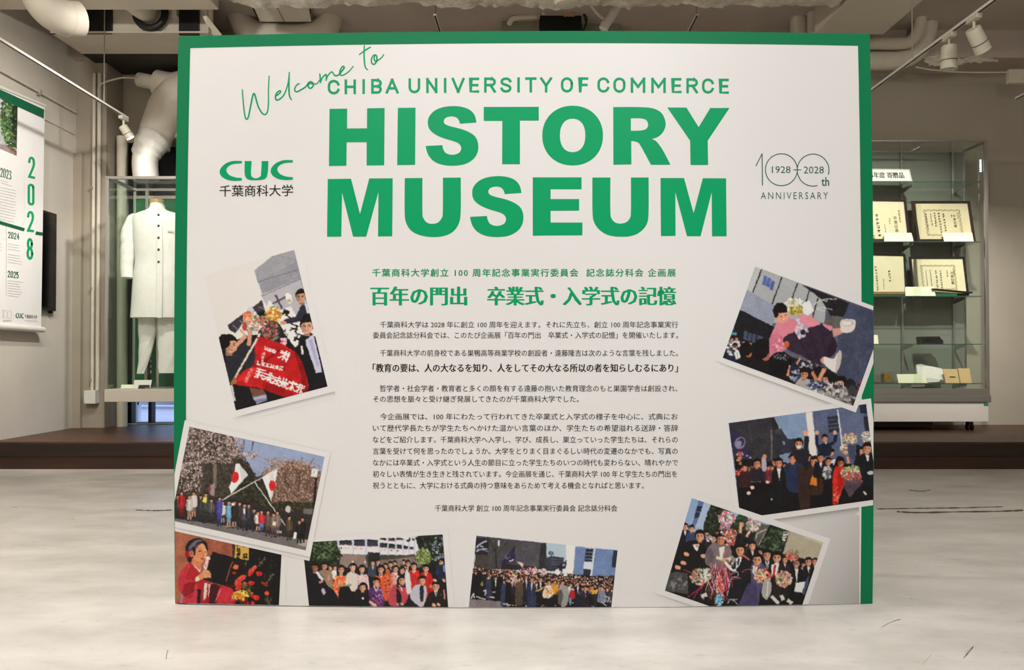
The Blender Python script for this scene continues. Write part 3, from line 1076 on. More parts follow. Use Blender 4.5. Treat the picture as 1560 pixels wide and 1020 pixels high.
def pic_speaker():
    p = Pic(255, 790, 475, 930, 7.09, (164, 96, 70), 11)
    p.poly([(70, 80), (705, 80), (705, 420), (70, 930)], (168, 100, 74))
    p.poly([(400, 180), (705, 230), (705, 420), (420, 420)], (158, 88, 66))
    for q in ([(595, 290), (610, 330), (655, 350), (650, 385)], [(600, 290), (630, 300)]):
        p.ln(q, 4, (110, 60, 50))
    p.poly([(700, 230), (732, 240), (726, 430), (700, 420)], (62, 44, 40))
    p.poly([(735, 235), (880, 270), (876, 440), (722, 425)], (214, 172, 84))
    for i, y in enumerate((270, 320, 365, 415)):
        p.kana(765, y, 44, (20, 14, 10), 0, 8)
    for y in (275, 395):
        p.kana(838, y, 56, (18, 12, 10), 0, 11)
    p.poly([(880, 265), (1240, 345), (1210, 935), (690, 935), (700, 440), (876, 440)], (20, 19, 20))
    p.dab(990, 560, 190, 220, 90, (5, 14), [(30, 30, 26), (42, 40, 32), (26, 24, 24)])
    for q in ([(1060, 410), (990, 500)], [(1145, 590), (1070, 690)], [(1060, 870), (1120, 920)], [(850, 450), (830, 490)]):
        p.ln(q, 10, (92, 82, 60))
        for _ in range(14):
            t = p.r.random()
            p.el(q[0][0] * (1 - t) + q[1][0] * t + p.r.uniform(-14, 14), q[0][1] * (1 - t) + q[1][1] * t + p.r.uniform(-14, 14), 8, 5, (104, 96, 70), p.r.random() * 3)
    # kimono
    p.soft([(215, 480), (260, 470), (350, 560), (470, 640), (470, 700), (700, 750), (690, 935), (130, 935), (160, 830), (110, 700), (150, 560)], (178, 34, 44))
    p.soft([(110, 690), (150, 560), (215, 480), (240, 520), (200, 640), (290, 660), (310, 690), (280, 800), (190, 850), (140, 790)], (196, 50, 62))
    p.soft([(190, 700), (290, 680), (310, 720), (260, 800), (180, 840), (160, 780)], (150, 22, 34))
    p.soft([(130, 935), (160, 830), (260, 850), (300, 700), (330, 760), (320, 935)], (206, 58, 72))
    p.poly([(225, 480), (270, 472), (360, 575), (340, 600)], (186, 40, 50))
    p.poly([(258, 474), (282, 470), (366, 530), (348, 580)], (236, 220, 196))
    p.poly([(380, 700), (470, 700), (450, 935), (380, 935)], (160, 24, 34))
    p.poly([(395, 690), (430, 690), (420, 850), (388, 880)], (240, 214, 206))
    p.poly([(440, 700), (466, 702), (440, 860)], (232, 190, 186))
    p.poly([(322, 755), (362, 755), (356, 935), (318, 935)], (24, 18, 20))
    p.soft([(470, 710), (560, 720), (590, 760), (510, 935), (450, 935)], (70, 18, 26))
    p.soft([(560, 745), (700, 760), (680, 935), (540, 935)], (196, 44, 58))
    p.ln([(575, 755), (515, 895)], 6, (220, 180, 176))
    p.ln([(700, 765), (660, 900)], 5, (120, 30, 36))
    p.soft([(145, 820), (165, 830), (150, 935), (130, 935)], (150, 130, 150))
    # head
    p.soft([(195, 300), (240, 230), (330, 205), (410, 240), (440, 310), (425, 360), (380, 300), (300, 350), (290, 420), (230, 410), (205, 360)], (34, 27, 30))
    p.soft([(230, 300), (300, 235), (380, 230), (320, 260), (250, 330)], (110, 106, 122))
    p.soft([(225, 330), (300, 290), (350, 262), (300, 320), (240, 350)], (78, 72, 84))
    p.el(222, 385, 34, 40, (160, 28, 42))
    p.soft([(215, 420), (260, 410), (255, 465), (225, 460)], (36, 26, 28))
    p.soft([(290, 345), (370, 262), (420, 320), (430, 375), (400, 440), (370, 470), (300, 480), (265, 470), (280, 400)], (222, 146, 102))
    p.soft([(275, 440), (330, 460), (370, 470), (350, 550), (280, 490), (255, 470)], (204, 128, 90))
    p.soft([(370, 270), (420, 320), (428, 375), (405, 430), (390, 350)], (236, 164, 120))
    p.el(262, 376, 26, 34, (206, 122, 90))
    p.el(258, 374, 12, 18, (170, 90, 66))
    p.ln([(335, 345), (362, 352)], 8, (40, 22, 22))
    p.ln([(400, 352), (420, 360)], 8, (40, 22, 22))
    p.ln([(330, 325), (368, 332)], 4, (60, 36, 30))
    p.ln([(388, 355), (392, 395), (378, 402)], 5, (180, 104, 72))
    p.el(378, 430, 17, 11, (178, 54, 52))
    p.soft([(270, 300), (300, 320), (300, 380), (285, 385)], (36, 27, 28))
    # microphone and hand
    p.el(434, 424, 22, 22, (236, 228, 220))
    p.soft([(410, 440), (440, 445), (430, 500), (400, 520)], (236, 206, 206))
    p.el(416, 520, 26, 30, (226, 176, 180))
    p.dab(410, 515, 22, 24, 14, (4, 8), [(200, 40, 50), (240, 230, 230)])
    # folder
    p.poly([(488, 348), (708, 415), (850, 440), (790, 600), (730, 755), (385, 655)], (21, 20, 20))
    p.poly([(710, 420), (850, 445), (730, 755), (625, 700)], (27, 22, 22))
    p.ln([(704, 455), (630, 672)], 9, (186, 92, 72))
    p.poly([(722, 492), (772, 500), (756, 545), (706, 536)], (222, 112, 66))
    p.el(720, 580, 26, 14, (178, 50, 40))
    p.ln([(630, 712), (720, 722)], 6, (150, 34, 40))
    p.soft([(302, 640), (360, 585), (400, 545), (450, 560), (470, 600), (455, 636), (390, 640), (315, 672)], (226, 152, 104))
    for i in range(4):
        p.ln([(392 + i * 4, 568 + i * 18), (455 + i * 4, 578 + i * 17)], 13, (232, 166, 116))
        p.ln([(400 + i * 4, 578 + i * 18), (455 + i * 4, 587 + i * 17)], 3, (150, 84, 56))
    p.poly([(300, 640), (330, 615), (345, 655), (310, 675)], (240, 222, 190))
    # flowers
    for (x, y, a, b, c, r) in ((900, 570, 26, 50, (214, 56, 48), .5), (935, 530, 20, 40, (232, 90, 70), .6), (990, 590, 34, 26, (204, 40, 36), .2), (800, 640, 60, 28, (214, 70, 62), -.6), (760, 690, 40, 46, (216, 60, 44), .2),
                              (832, 700, 20, 26, (226, 92, 86), 0), (905, 690, 38, 26, (190, 34, 34), -.1), (765, 745, 40, 24, (196, 44, 34), -.4), (1045, 700, 44, 16, (140, 26, 28), .6), (1075, 800, 26, 24, (226, 80, 60), 0),
                              (960, 850, 36, 30, (206, 40, 34), .2), (915, 830, 26, 20, (180, 30, 30), 0), (920, 905, 22, 20, (190, 36, 32), 0), (860, 905, 18, 14, (196, 50, 40), 0), (710, 850, 18, 24, (222, 110, 110), .1), (820, 880, 50, 40, (120, 24, 24), 0)):
        p.el(x, y, a, b, c, r)
        p.el(x - a * .2, y - b * .25, a * .5, b * .4, tuple(min(v * 1.2 + 12, 250) for v in c), r)
        p.ln([(x, y - b * .6), (x + a * .1, y + b * .7)], 4, tuple(v * .6 for v in c))
    p.dab(790, 820, 90, 46, 70, (8, 17), [(240, 196, 64), (248, 222, 120), (226, 150, 50), (120, 110, 40)], 1.4, 1)
    p.dab(880, 790, 40, 40, 30, (6, 14), [(230, 170, 60), (180, 120, 50), (90, 80, 40)], 1.4, 1)
    p.el(775, 818, 24, 20, (222, 108, 50))
    p.dab(1090, 870, 30, 30, 14, (6, 12), [(110, 96, 64), (80, 70, 48)], 2.5, 1)
    p.dab(850, 720, 60, 40, 24, (5, 10), [(150, 110, 60), (90, 90, 50)], 1.5, 1)
    return p


def pic_group():
    p = Pic(450, 800, 700, 930, 6.24, (58, 70, 56), 13)
    # building
    p.poly([(390, 130), (1160, 95), (1180, 280), (420, 270)], (222, 222, 226))
    for q in ([(415, 142), (532, 136), (536, 190), (415, 182)], [(556, 136), (656, 132), (660, 200), (556, 192)], [(680, 130), (785, 138), (785, 198), (682, 200)],
              [(802, 162), (872, 168), (872, 214), (802, 208)], [(886, 172), (946, 176), (946, 220), (886, 216)], [(962, 180), (1012, 184), (1012, 222), (962, 220)], [(1028, 190), (1070, 194), (1070, 226), (1028, 224)], [(1084, 200), (1122, 204), (1122, 230), (1084, 228)],
              [(806, 116), (866, 118), (866, 144), (806, 136)], [(884, 118), (944, 120), (944, 150), (884, 146)], [(958, 114), (1014, 116), (1014, 140), (958, 136)]):
        p.poly(q, (48, 52, 70))
        p.poly([q[0], q[1], ((q[1][0]), q[1][1] + 12), (q[0][0], q[0][1] + 12)], (20, 22, 30))
        p.poly([q[3], q[2], (q[2][0], q[2][1] - 9), (q[3][0], q[3][1] - 9)], (112, 80, 78))
    for (xa, xb, y) in ((418, 530, 212), (560, 655, 218), (815, 870, 232), (890, 945, 236), (965, 1015, 240), (1030, 1070, 244)):
        for i in range(int((xb - xa) / 14)):
            p.poly([(xa + i * 14, y - 8), (xa + i * 14 + 9, y - 8), (xa + i * 14 + 9, y + 8), (xa + i * 14, y + 8)], p.r.choice([(226, 160, 140), (50, 50, 64), (232, 206, 196)]))
    for x in (400, 545, 668, 796, 878, 954, 1020, 1078, 1130):
        p.ln([(x, 120), (x + 4, 285)], 9, (186, 194, 214))
    p.poly([(420, 268), (660, 275), (690, 400), (420, 400)], (142, 122, 114))
    p.poly([(800, 330), (1180, 270), (1180, 400), (800, 390)], (128, 114, 106))
    p.poly([(690, 250), (800, 256), (800, 380), (690, 380)], (40, 38, 38))
    p.poly([(835, 310), (1130, 268), (1140, 290), (840, 330)], (78, 64, 54))
    for x in (545, 660):
        p.ln([(x, 345), (x, 420)], 5, (70, 66, 62))
        p.el(x, 345, 8, 11, (236, 232, 222))
    # trees
    G = [(40, 56, 34), (58, 78, 46), (30, 40, 28), (84, 104, 66), (24, 28, 24), (120, 140, 98)]
    p.poly([(150, 150), (350, 150), (400, 200), (440, 280), (420, 330), (80, 420), (80, 300)], (34, 44, 30))
    p.fdab([(160, 150), (350, 150), (410, 200), (440, 290), (400, 330), (170, 330)], 420, (5, 14), G)
    p.fdab([(80, 320), (420, 330), (380, 420), (90, 440)], 120, (6, 14), [(24, 26, 22), (34, 38, 28)])
    p.poly([(1140, 110), (1420, 80), (1445, 420), (1280, 420), (1180, 260)], (28, 32, 30))
    p.fdab([(1000, 130), (1420, 80), (1440, 400), (1280, 360), (1160, 160)], 360, (5, 14), [(28, 34, 28), (44, 52, 38), (20, 22, 22), (70, 84, 60)])
    p.fdab([(1290, 110), (1410, 100), (1425, 330), (1300, 330)], 90, (4, 8), [(150, 164, 190), (120, 134, 160), (190, 200, 214)])
    p.dab(1215, 300, 70, 80, 260, (5, 13), [(120, 140, 74), (150, 168, 100), (84, 104, 56), (176, 190, 130), (60, 74, 44)])
    p.poly([(80, 400), (1450, 400), (1455, 790), (80, 790)], (27, 24, 26))
    # back rows: x, y, r, long, cloth colour
    S = (222, 164, 130)
    back = [(735, 355, 26, 0, (60, 66, 84)), (785, 345, 22, 0, (50, 70, 90)), (905, 368, 25, 0, (24, 24, 28)), (945, 358, 24, 0, (40, 40, 48)), (1028, 345, 20, 0, (60, 60, 60)), (1068, 358, 27, 0, (22, 22, 26)),
            (855, 385, 26, 0, (200, 120, 60)), (1040, 395, 20, 0, (222, 218, 214)), (1385, 345, 26, 0, (40, 52, 84)), (330, 400, 24, 0, (190, 60, 40)), (375, 400, 20, 0, (240, 236, 232))]
    for x, y, r, l, c in back:
        p.body(x, y + r, r * 3.2, r * 4, c, (232, 230, 230) if c[0] < 80 else None)
        p.head(x, y, r, S, long=bool(l))
    p.poly([(1360, 380), (1420, 360), (1445, 520), (1350, 520)], (30, 36, 56))
    p.poly([(1400, 380), (1424, 372), (1428, 440), (1408, 440)], (110, 140, 190))
    mid = [(185, 395, 36, 0, (22, 21, 26), (176, 112, 76)), (275, 385, 33, 0, (140, 116, 96), (206, 146, 112)), (435, 415, 36, 1, (232, 122, 66), S), (545, 395, 36, 1, (218, 214, 204), (240, 190, 164)), (632, 410, 34, 1, (226, 196, 200), (232, 180, 152)),
           (812, 415, 36, 1, (222, 84, 44), S), (950, 410, 30, 0, (222, 150, 140), S), (1012, 425, 30, 1, (226, 220, 222), S), (1125, 385, 32, 0, (196, 42, 36), S), (1240, 405, 34, 0, (186, 32, 32), (226, 160, 130))]
    for x, y, r, l, c, sk in mid:
        p.body(x, y + r * 1.1, r * 3.6, r * 7, c, (236, 230, 224) if c[0] < 60 else None, (150, 130, 160) if c[0] < 60 else None)
        p.head(x, y, r, sk, long=bool(l))
        if c[0] > 180:
            p.ln([(x - r * .4, y + r * 1.2), (x, y + r * 2)], 7, (240, 234, 226))
            p.ln([(x + r * .4, y + r * 1.2), (x, y + r * 2)], 7, (240, 234, 226))
            p.dab(x, y + r * 3, r * 1.2, r * 1.6, 12, (3, 8), [tuple(min(v * 1.25, 250) for v in c), tuple(v * .75 for v in c)])
    # orange kimono with black skirt, pale sleeves, men's suits
    p.dab(420, 560, 60, 90, 60, (5, 12), [(240, 200, 170), (214, 80, 50), (244, 150, 90), (226, 60, 50)])
    p.soft([(350, 600), (400, 560), (420, 640), (430, 740), (405, 760), (370, 660)], (232, 112, 60))
    p.dab(400, 660, 26, 90, 26, (4, 9), [(246, 210, 180), (206, 70, 48)])
    p.soft([(420, 590), (530, 590), (590, 700), (560, 790), (420, 790)], (23, 21, 24))
    p.soft([(495, 470), (545, 450), (580, 560), (555, 620), (520, 600)], (214, 210, 198))
    p.ln([(400, 575), (530, 565)], 16, (150, 140, 110))
    p.soft([(230, 430), (340, 440), (350, 600), (300, 580), (250, 480)], (150, 126, 104))
    p.soft([(95, 480), (180, 450), (250, 470), (300, 560), (380, 640), (400, 790), (110, 790), (90, 600)], (22, 21, 26))
    p.ln([(200, 440), (262, 520)], 26, (222, 216, 220))
    p.poly([(250, 590), (272, 600), (288, 640), (268, 660), (250, 630)], (190, 176, 196))
    p.ln([(225, 545), (262, 525)], 22, (206, 150, 120))
    p.ln([(310, 520), (322, 470)], 18, (206, 150, 120))
    # front row, bending down
    def bend(x, y, r, c, l, pts, sk=S):
        p.soft(pts, c)
        p.head(x, y, r, sk, long=l)
    bend(768, 535, 40, (86, 44, 98), False, [(690, 620), (740, 585), (800, 580), (850, 640), (830, 770), (700, 790), (670, 700)])
    p.dab(765, 680, 80, 100, 80, (4, 11), [(140, 90, 150), (60, 28, 76), (196, 160, 190), (110, 50, 110), (170, 60, 90)])
    p.ln([(745, 570), (765, 625)], 7, (226, 206, 220))
    p.ln([(790, 570), (765, 625)], 7, (226, 206, 220))
    bend(640, 585, 40, (24, 21, 26), True, [(560, 640), (620, 590), (690, 620), (690, 790), (560, 790)])
    p.el(640, 690, 11, 11, (240, 236, 230))
    p.soft([(840, 470), (900, 450), (910, 560), (870, 720), (830, 640)], (214, 88, 50))
    p.dab(870, 560, 34, 90, 34, (4, 9), [(120, 40, 60), (240, 150, 90), (60, 40, 90)])
    bend(1015, 515, 42, (186, 70, 84), True, [(900, 620), (950, 560), (1060, 560), (1080, 640), (1040, 740), (960, 770), (885, 740)])
    p.ln([(985, 560), (1020, 620)], 8, (240, 220, 216))
    p.soft([(960, 600), (1000, 640), (1010, 760), (970, 770)], (30, 24, 28))
    p.soft([(1040, 450), (1080, 450), (1100, 620), (1060, 640)], (216, 214, 220))
    bend(1205, 520, 40, (186, 188, 202), False, [(1110, 600), (1160, 560), (1230, 570), (1250, 640), (1210, 770), (1140, 740), (1090, 680)])
    p.soft([(1180, 590), (1215, 580), (1215, 700), (1190, 720)], (40, 38, 46))
    bend(1335, 575, 42, (34, 28, 26), False, [(1260, 660), (1310, 620), (1390, 620), (1420, 700), (1400, 790), (1250, 790)])
    p.poly([(1318, 620), (1350, 618), (1338, 680)], (232, 230, 226))
    p.poly([(1330, 628), (1342, 628), (1338, 676)], (60, 74, 64))
    p.ln([(1410, 610), (1420, 700)], 16, (190, 120, 130))
    p.ln([(1290, 560), (1285, 590)], 22, (214, 130, 90))
    for (x, y) in ((755, 755), (980, 750), (1010, 745), (1190, 740), (1315, 755), (1360, 750), (1410, 520), (1325, 520)):
        p.el(x, y, 19, 15, (226, 172, 140), .5)
    p.ln([(700, 720), (770, 765)], 22, (226, 176, 146))
    p.poly([(975, 735), (1000, 730), (1002, 765), (978, 765)], (70, 74, 84))
    p.poly([(1370, 650), (1385, 650), (1384, 664), (1371, 664)], (60, 64, 62))
    return p


def pic_crowd():
    p = Pic(700, 800, 960, 930, 6.0, (192, 206, 218), 17)
    p.poly([(780, 160), (985, 170), (985, 340), (780, 400)], (176, 196, 210))
    p.poly([(975, 170), (1060, 185), (1040, 480), (970, 480)], (232, 228, 224))
    p.poly([(1060, 190), (1450, 225), (1420, 520), (1035, 480)], (112, 134, 178))
    p.poly([(1155, 200), (1228, 205), (1195, 500), (1120, 490)], (214, 218, 228))
    p.poly([(1155, 208), (1222, 214), (1208, 330), (1138, 325)], (40, 46, 62))
    p.poly([(1132, 395), (1200, 400), (1190, 480), (1124, 470)], (40, 46, 62))
    for y in (240, 272, 302):
        p.ln([(1146, y), (1216, y + 6)], 5, (150, 160, 184))
    p.ln([(1235, 205), (1200, 500)], 10, (216, 222, 234))
    p.poly([(1405, 225), (1450, 230), (1440, 385), (1390, 378)], (40, 46, 62))
    p.poly([(1370, 450), (1430, 455), (1420, 500), (1370, 495)], (50, 56, 72))
    p.poly([(1255, 455), (1355, 465), (1350, 500), (1245, 490)], (60, 64, 80))
    for y in (260, 320, 380, 440):
        p.ln([(1050, y), (1135, y + 8)], 2, (96, 116, 160))
        p.ln([(1225, y), (1400, y + 14)], 2, (96, 116, 160))
    p.poly([(150, 92), (790, 160), (800, 400), (140, 400)], (70, 68, 72))
    p.poly([(500, 150), (790, 162), (785, 400), (520, 400)], (78, 76, 82))
    p.poly([(740, 160), (790, 165), (800, 400), (720, 400)], (46, 44, 48))
    p.poly([(380, 345), (720, 380), (715, 420), (380, 400)], (44, 38, 38))
    p.poly([(780, 300), (840, 280), (950, 290), (940, 420), (780, 410)], (52, 54, 66))
    for y in (305, 330, 352):
        p.ln([(840, y), (935, y + 4)], 8, (84, 90, 110))
    p.poly([(818, 235), (860, 238), (858, 268), (816, 264)], (58, 58, 70))
    p.poly([(826, 242), (852, 244), (850, 262), (824, 260)], (130, 134, 146))
    p.ln([(838, 268), (834, 400)], 9, (58, 58, 70))
    # trees, banners
    p.poly([(140, 110), (270, 120), (260, 270), (140, 270)], (36, 34, 42))
    for q in ([(150, 200), (200, 160), (250, 140)], [(150, 235), (200, 215), (255, 215)], [(190, 180), (220, 200)]):
        p.ln(q, 12, (178, 182, 200))
    p.ln([(145, 210), (265, 235)], 7, (120, 124, 148))
    p.poly([(150, 260), (260, 270), (250, 400), (130, 390)], (70, 62, 56))
    for (a, b, w) in (((330, 400), (320, 200), 32), ((318, 240), (270, 110), 14), ((330, 230), (370, 120), 14), ((340, 260), (440, 150), 10), ((320, 210), (320, 110), 12), ((345, 300), (380, 220), 9), ((280, 140), (250, 110), 7), ((375, 160), (410, 120), 7)):
        p.ln([a, b], w, (44, 38, 38))
        p.ln([(a[0] - w * .2, a[1]), (b[0] - w * .2, b[1])], w * .25, (92, 84, 80))
    p.poly([(356, 130), (368, 135), (362, 190), (346, 180)], (214, 218, 226))
    p.poly([(372, 345), (505, 185), (508, 330), (400, 350)], (46, 36, 66))
    p.el(440, 280, 24, 30, (96, 84, 116), .6)
    p.el(446, 276, 14, 20, (46, 36, 66), .6)
    p.ln([(455, 325), (495, 312)], 10, (190, 190, 206))
    p.poly([(900, 372), (978, 312), (972, 390), (930, 405)], (34, 30, 44))
    p.el(950, 358, 12, 16, (150, 150, 176), .6)
    p.poly([(520, 325), (582, 345), (576, 390), (560, 366)], (216, 190, 192))
    # the crowd
    p.poly([(90, 390), (1420, 470), (1395, 790), (80, 790)], (26, 23, 26))
    p.poly([(85, 670), (370, 690), (400, 760), (85, 760)], (128, 118, 122))
    cl = [(26, 24, 28), (30, 28, 34), (22, 20, 22), (40, 40, 52), (52, 44, 46), (34, 30, 34)]
    for row in range(7):
        n = 58 - row * 6
        for i in range(n):
            t = (i + p.r.random() * .8) / n
            x = 120 + 1285 * t
            y = 392 + 90 * t + row * 18 + p.r.uniform(-12, 12)
            if row > 2 and x < 420:
                continue
            r = 8.5 + row * 1.5
            c = p.r.choice(cl) if p.r.random() < .82 else p.r.choice([(196, 190, 186), (150, 60, 56), (200, 170, 90), (120, 130, 160), (214, 206, 200)])
            p.body(x, y + r, r * 3, r * 5, c, (214, 210, 210) if p.r.random() < .4 else None)
            p.head(x, y, r, p.r.choice([(226, 170, 140), (206, 146, 118), (236, 190, 164), (190, 120, 96)]), face=False)
    for (x, y, rx, ry, cs) in ((480, 450, 40, 40, FLOWER), (620, 420, 90, 30, [(230, 190, 200), (206, 110, 130), (240, 226, 226)]), (770, 420, 30, 24, [(226, 206, 204), (200, 150, 150)]), (895, 425, 20, 24, [(240, 238, 236)]), (965, 430, 20, 30, [(240, 238, 236)]), (690, 400, 20, 14, [(236, 210, 196), (190, 120, 90)])):
        p.dab(x, y, rx, ry, 46, (4, 9), cs)
    # front figures: x, head y, r, colour
    for (x, y, r, c, h) in ((180, 390, 15, (24, 22, 24), 260), (150, 430, 13, (22, 20, 22), 230), (265, 470, 15, (52, 56, 84), 190), (330, 480, 17, (22, 21, 24), 200), (405, 510, 15, (52, 58, 92), 220), (445, 500, 16, (22, 21, 24), 240), (545, 490, 18, (84, 72, 58), 230), (610, 470, 17, (34, 34, 50), 270), (660, 495, 20, (44, 52, 80), 250), (740, 490, 19, (26, 24, 26), 270),
                           (815, 520, 20, (222, 214, 204), 120), (870, 515, 19, (222, 150, 40), 110), (940, 520, 19, (160, 160, 154), 200), (1016, 540, 17, (214, 208, 206), 90), (1080, 530, 19, (30, 30, 40), 200), (1150, 570, 18, (40, 34, 42), 190), (1215, 565, 18, (226, 168, 40), 60), (1300, 570, 20, (120, 130, 150), 130), (1390, 590, 17, (60, 60, 66), 120), (1030, 575, 13, (170, 36, 40), 90)):
        p.body(x, y + r, r * 3.4, h - r, c, (226, 222, 220) if c[0] < 60 and r > 16 else None)
        p.head(x, y, r, (222, 164, 134))
    p.soft([(760, 600), (800, 560), (850, 580), (850, 650), (770, 660)], (222, 206, 186))
    p.dab(815, 610, 36, 40, 30, (5, 10), [(226, 170, 60), (236, 228, 220), (200, 110, 60)])
    p.poly([(840, 640), (960, 560), (930, 780), (800, 780)], (24, 22, 24), .5)
    p.soft([(925, 560), (985, 570), (1000, 640), (975, 730), (930, 735), (945, 640)], (150, 152, 148))
    p.poly([(1000, 660), (1026, 660), (1018, 725), (1002, 725)], (96, 140, 190))
    p.dab(1150, 615, 60, 24, 30, (4, 9), [(60, 40, 80), (100, 60, 96), (40, 32, 44)])
    p.poly([(690, 600), (770, 560), (760, 580), (720, 600)], (220, 170, 110))
    for q in ([(105, 665), (130, 620), (135, 660)], [(150, 650), (235, 672)], [(215, 600), (240, 585), (232, 640)], [(270, 650), (320, 655)], [(300, 610), (330, 605)], [(390, 715), (470, 728)], [(1320, 640), (1370, 660), (1350, 700)], [(1300, 700), (1345, 735)]):
        p.ln(q, 10, (196, 194, 196))
    p.dab(205, 535, 14, 12, 8, (4, 8), [(206, 196, 110), (130, 140, 80)])
    p.dab(500, 500, 30, 40, 24, (4, 9), [(226, 200, 196), (210, 160, 170), (120, 120, 100)])
    for i in range(26):
        p.el(p.r.uniform(420, 1380), p.r.uniform(690, 742), 6, 5, p.r.choice([(206, 160, 130), (226, 222, 220), (96, 90, 90)]))
    return p


def pic_bouquets():
    p = Pic(985, 740, 1275, 930, 5.369, (150, 176, 206), 19)
    p.poly([(360, 90), (430, 112), (350, 330), (280, 300)], (140, 166, 202))
    p.poly([(425, 115), (472, 130), (420, 330), (370, 310)], (96, 112, 160))
    p.poly([(415, 160), (455, 165), (440, 250), (390, 260)], (40, 44, 62))
    p.ln([(395, 205), (445, 215)], 5, (110, 120, 150))
    p.poly([(470, 130), (530, 150), (460, 340), (400, 330)], (168, 188, 214))
    p.poly([(525, 150), (680, 200), (760, 240), (830, 260), (1010, 310), (1180, 370), (1120, 560), (460, 440), (470, 300)], (36, 42, 34))
    p.fdab([(525, 150), (680, 200), (650, 420), (470, 330)], 220, (5, 13), [(30, 38, 28), (48, 58, 40), (24, 26, 24), (70, 80, 56)])
    p.poly([(680, 200), (1010, 300), (1000, 350), (900, 320), (740, 280)], (150, 192, 214))
    p.dab(775, 300, 56, 70, 150, (5, 13), [(40, 60, 40), (60, 84, 56), (28, 36, 28)])
    p.poly([(930, 300), (1010, 320), (930, 500), (860, 470)], (92, 88, 84))
    for q in ([(900, 390), (980, 350)], [(890, 430), (900, 390)], [(920, 480), (985, 360)]):
        p.ln(q, 9, (196, 190, 176))
    p.ln([(1015, 320), (920, 500)], 16, (30, 28, 34))
    p.fdab([(1030, 330), (1170, 370), (1110, 540), (920, 510)], 300, (5, 13), [(40, 60, 40), (64, 84, 58), (26, 34, 28), (96, 116, 84)])
    p.poly([(1120, 375), (1170, 370), (1130, 450), (1105, 440)], (226, 222, 216))
    for i in range(3):
        p.ln([(1118, 385 + i * 22), (1160, 380 + i * 22)], 7, (40, 38, 40))
    p.poly([(1170, 370), (1450, 460), (1390, 640), (1110, 560)], (178, 170, 148))
    p.poly([(1300, 410), (1450, 460), (1440, 480), (1290, 425)], (196, 188, 168))
    p.poly([(240, 400), (480, 400), (900, 500), (1400, 620), (1280, 1010), (500, 1010), (150, 860), (160, 700)], (24, 22, 25))
    # ground corner
    p.poly([(165, 710), (335, 690), (340, 880), (150, 860)], (74, 72, 72))
    p.dab(250, 790, 70, 60, 26, (8, 22), [(96, 94, 94), (60, 58, 58), (130, 128, 128)])
    S = (222, 160, 126)
    for (x, y, r, c) in ((315, 330, 26, (30, 28, 34)), (368, 345, 28, (56, 70, 104)), (490, 390, 24, (40, 36, 40)), (580, 380, 18, (60, 50, 50)), (545, 430, 30, (30, 28, 30)), (815, 470, 18, (60, 40, 40)), (925, 540, 28, (36, 32, 36)), (1130, 600, 26, (40, 36, 40)), (1285, 640, 24, (190, 180, 170)), (1325, 615, 32, (26, 26, 30)), (1375, 615, 26, (26, 24, 28))):
        p.body(x, y + r, r * 3.2, r * 5, c, (222, 220, 222) if c[0] < 50 else None)
        p.head(x, y, r, S)
    p.dab(510, 430, 34, 24, 22, (5, 10), [(222, 222, 230), (170, 176, 190), (60, 60, 70)])
    # woman in black
    p.soft([(300, 470), (390, 440), (470, 480), (500, 600), (470, 700), (260, 700), (220, 640), (270, 560)], (24, 22, 24))
    p.poly([(375, 480), (430, 470), (415, 530), (395, 520)], (228, 224, 224))
    p.poly([(395, 480), (425, 478), (412, 505)], (200, 120, 60))
    p.head(435, 405, 44, S, turn=.1)
    for (x, y) in ((325, 555), (300, 628), (255, 665), (465, 570)):
        p.el(x, y, 24, 17, (224, 166, 134), .3)
    # man in grey with the flowers
    p.soft([(510, 490), (580, 460), (680, 490), (690, 600), (640, 680), (500, 650), (480, 570)], (126, 112, 116))
    p.soft([(520, 500), (550, 600), (500, 640), (482, 570)], (104, 92, 98))
    p.poly([(590, 500), (640, 490), (620, 600), (600, 590)], (228, 222, 224))
    p.head(610, 430, 44, (214, 146, 108), turn=-.1)
    p.dab(655, 265, 66, 62, 150, (5, 12), [(240, 214, 222), (232, 120, 150), (246, 240, 240), (200, 70, 110), (120, 140, 100), (220, 226, 220)])
    p.dab(640, 340, 40, 60, 70, (4, 10), [(236, 226, 232), (170, 160, 170), (226, 150, 170), (110, 110, 110)])
    p.dab(690, 420, 60, 70, 140, (5, 11), [(222, 110, 90), (200, 60, 70), (236, 176, 150), (110, 120, 80), (150, 60, 50), (232, 210, 200)])
    p.ln([(590, 250), (640, 380)], 5, (200, 70, 110))
    p.ln([(570, 580), (660, 610)], 26, (232, 216, 190))
    p.ln([(630, 560), (660, 520)], 9, (206, 90, 60))
    p.el(640, 602, 24, 17, (220, 160, 126))
    # raised hands
    p.poly([(735, 390), (765, 380), (770, 460), (720, 480)], (26, 26, 32))
    p.ln([(765, 385), (770, 330)], 24, (222, 162, 132))
    for i in range(4):
        p.ln([(762 + i * 7, 335), (764 + i * 10, 292 + abs(i - 1.5) * 5)], 8, (222, 162, 132))
    p.poly([(790, 430), (840, 400), (850, 440), (790, 500)], (26, 26, 32))
    p.ln([(815, 415), (845, 370)], 22, (222, 162, 132))
    p.dab(870, 320, 56, 56, 120, (4, 11), [(236, 222, 226), (222, 160, 170), (196, 190, 180), (110, 130, 96), (232, 200, 190), (180, 100, 96)])
    p.ln([(820, 400), (870, 330)], 8, (226, 210, 206))
    # men in the middle
    def man(x, y, r, c, shirt, tie, w=3.4, h=8, turn=0):
        p.body(x, y + r * 1.05, r * w, r * h, c, shirt, tie)
        p.head(x, y, r, S, turn=turn)
    man(865, 485, 34, (22, 22, 28), (220, 220, 226), None, 3.2, 4)
    man(985, 560, 40, (28, 28, 34), (220, 220, 226), (40, 40, 50), 3.2, 6)
    man(1065, 580, 42, (36, 30, 30), (236, 232, 230), (170, 36, 44), 3.6, 7)
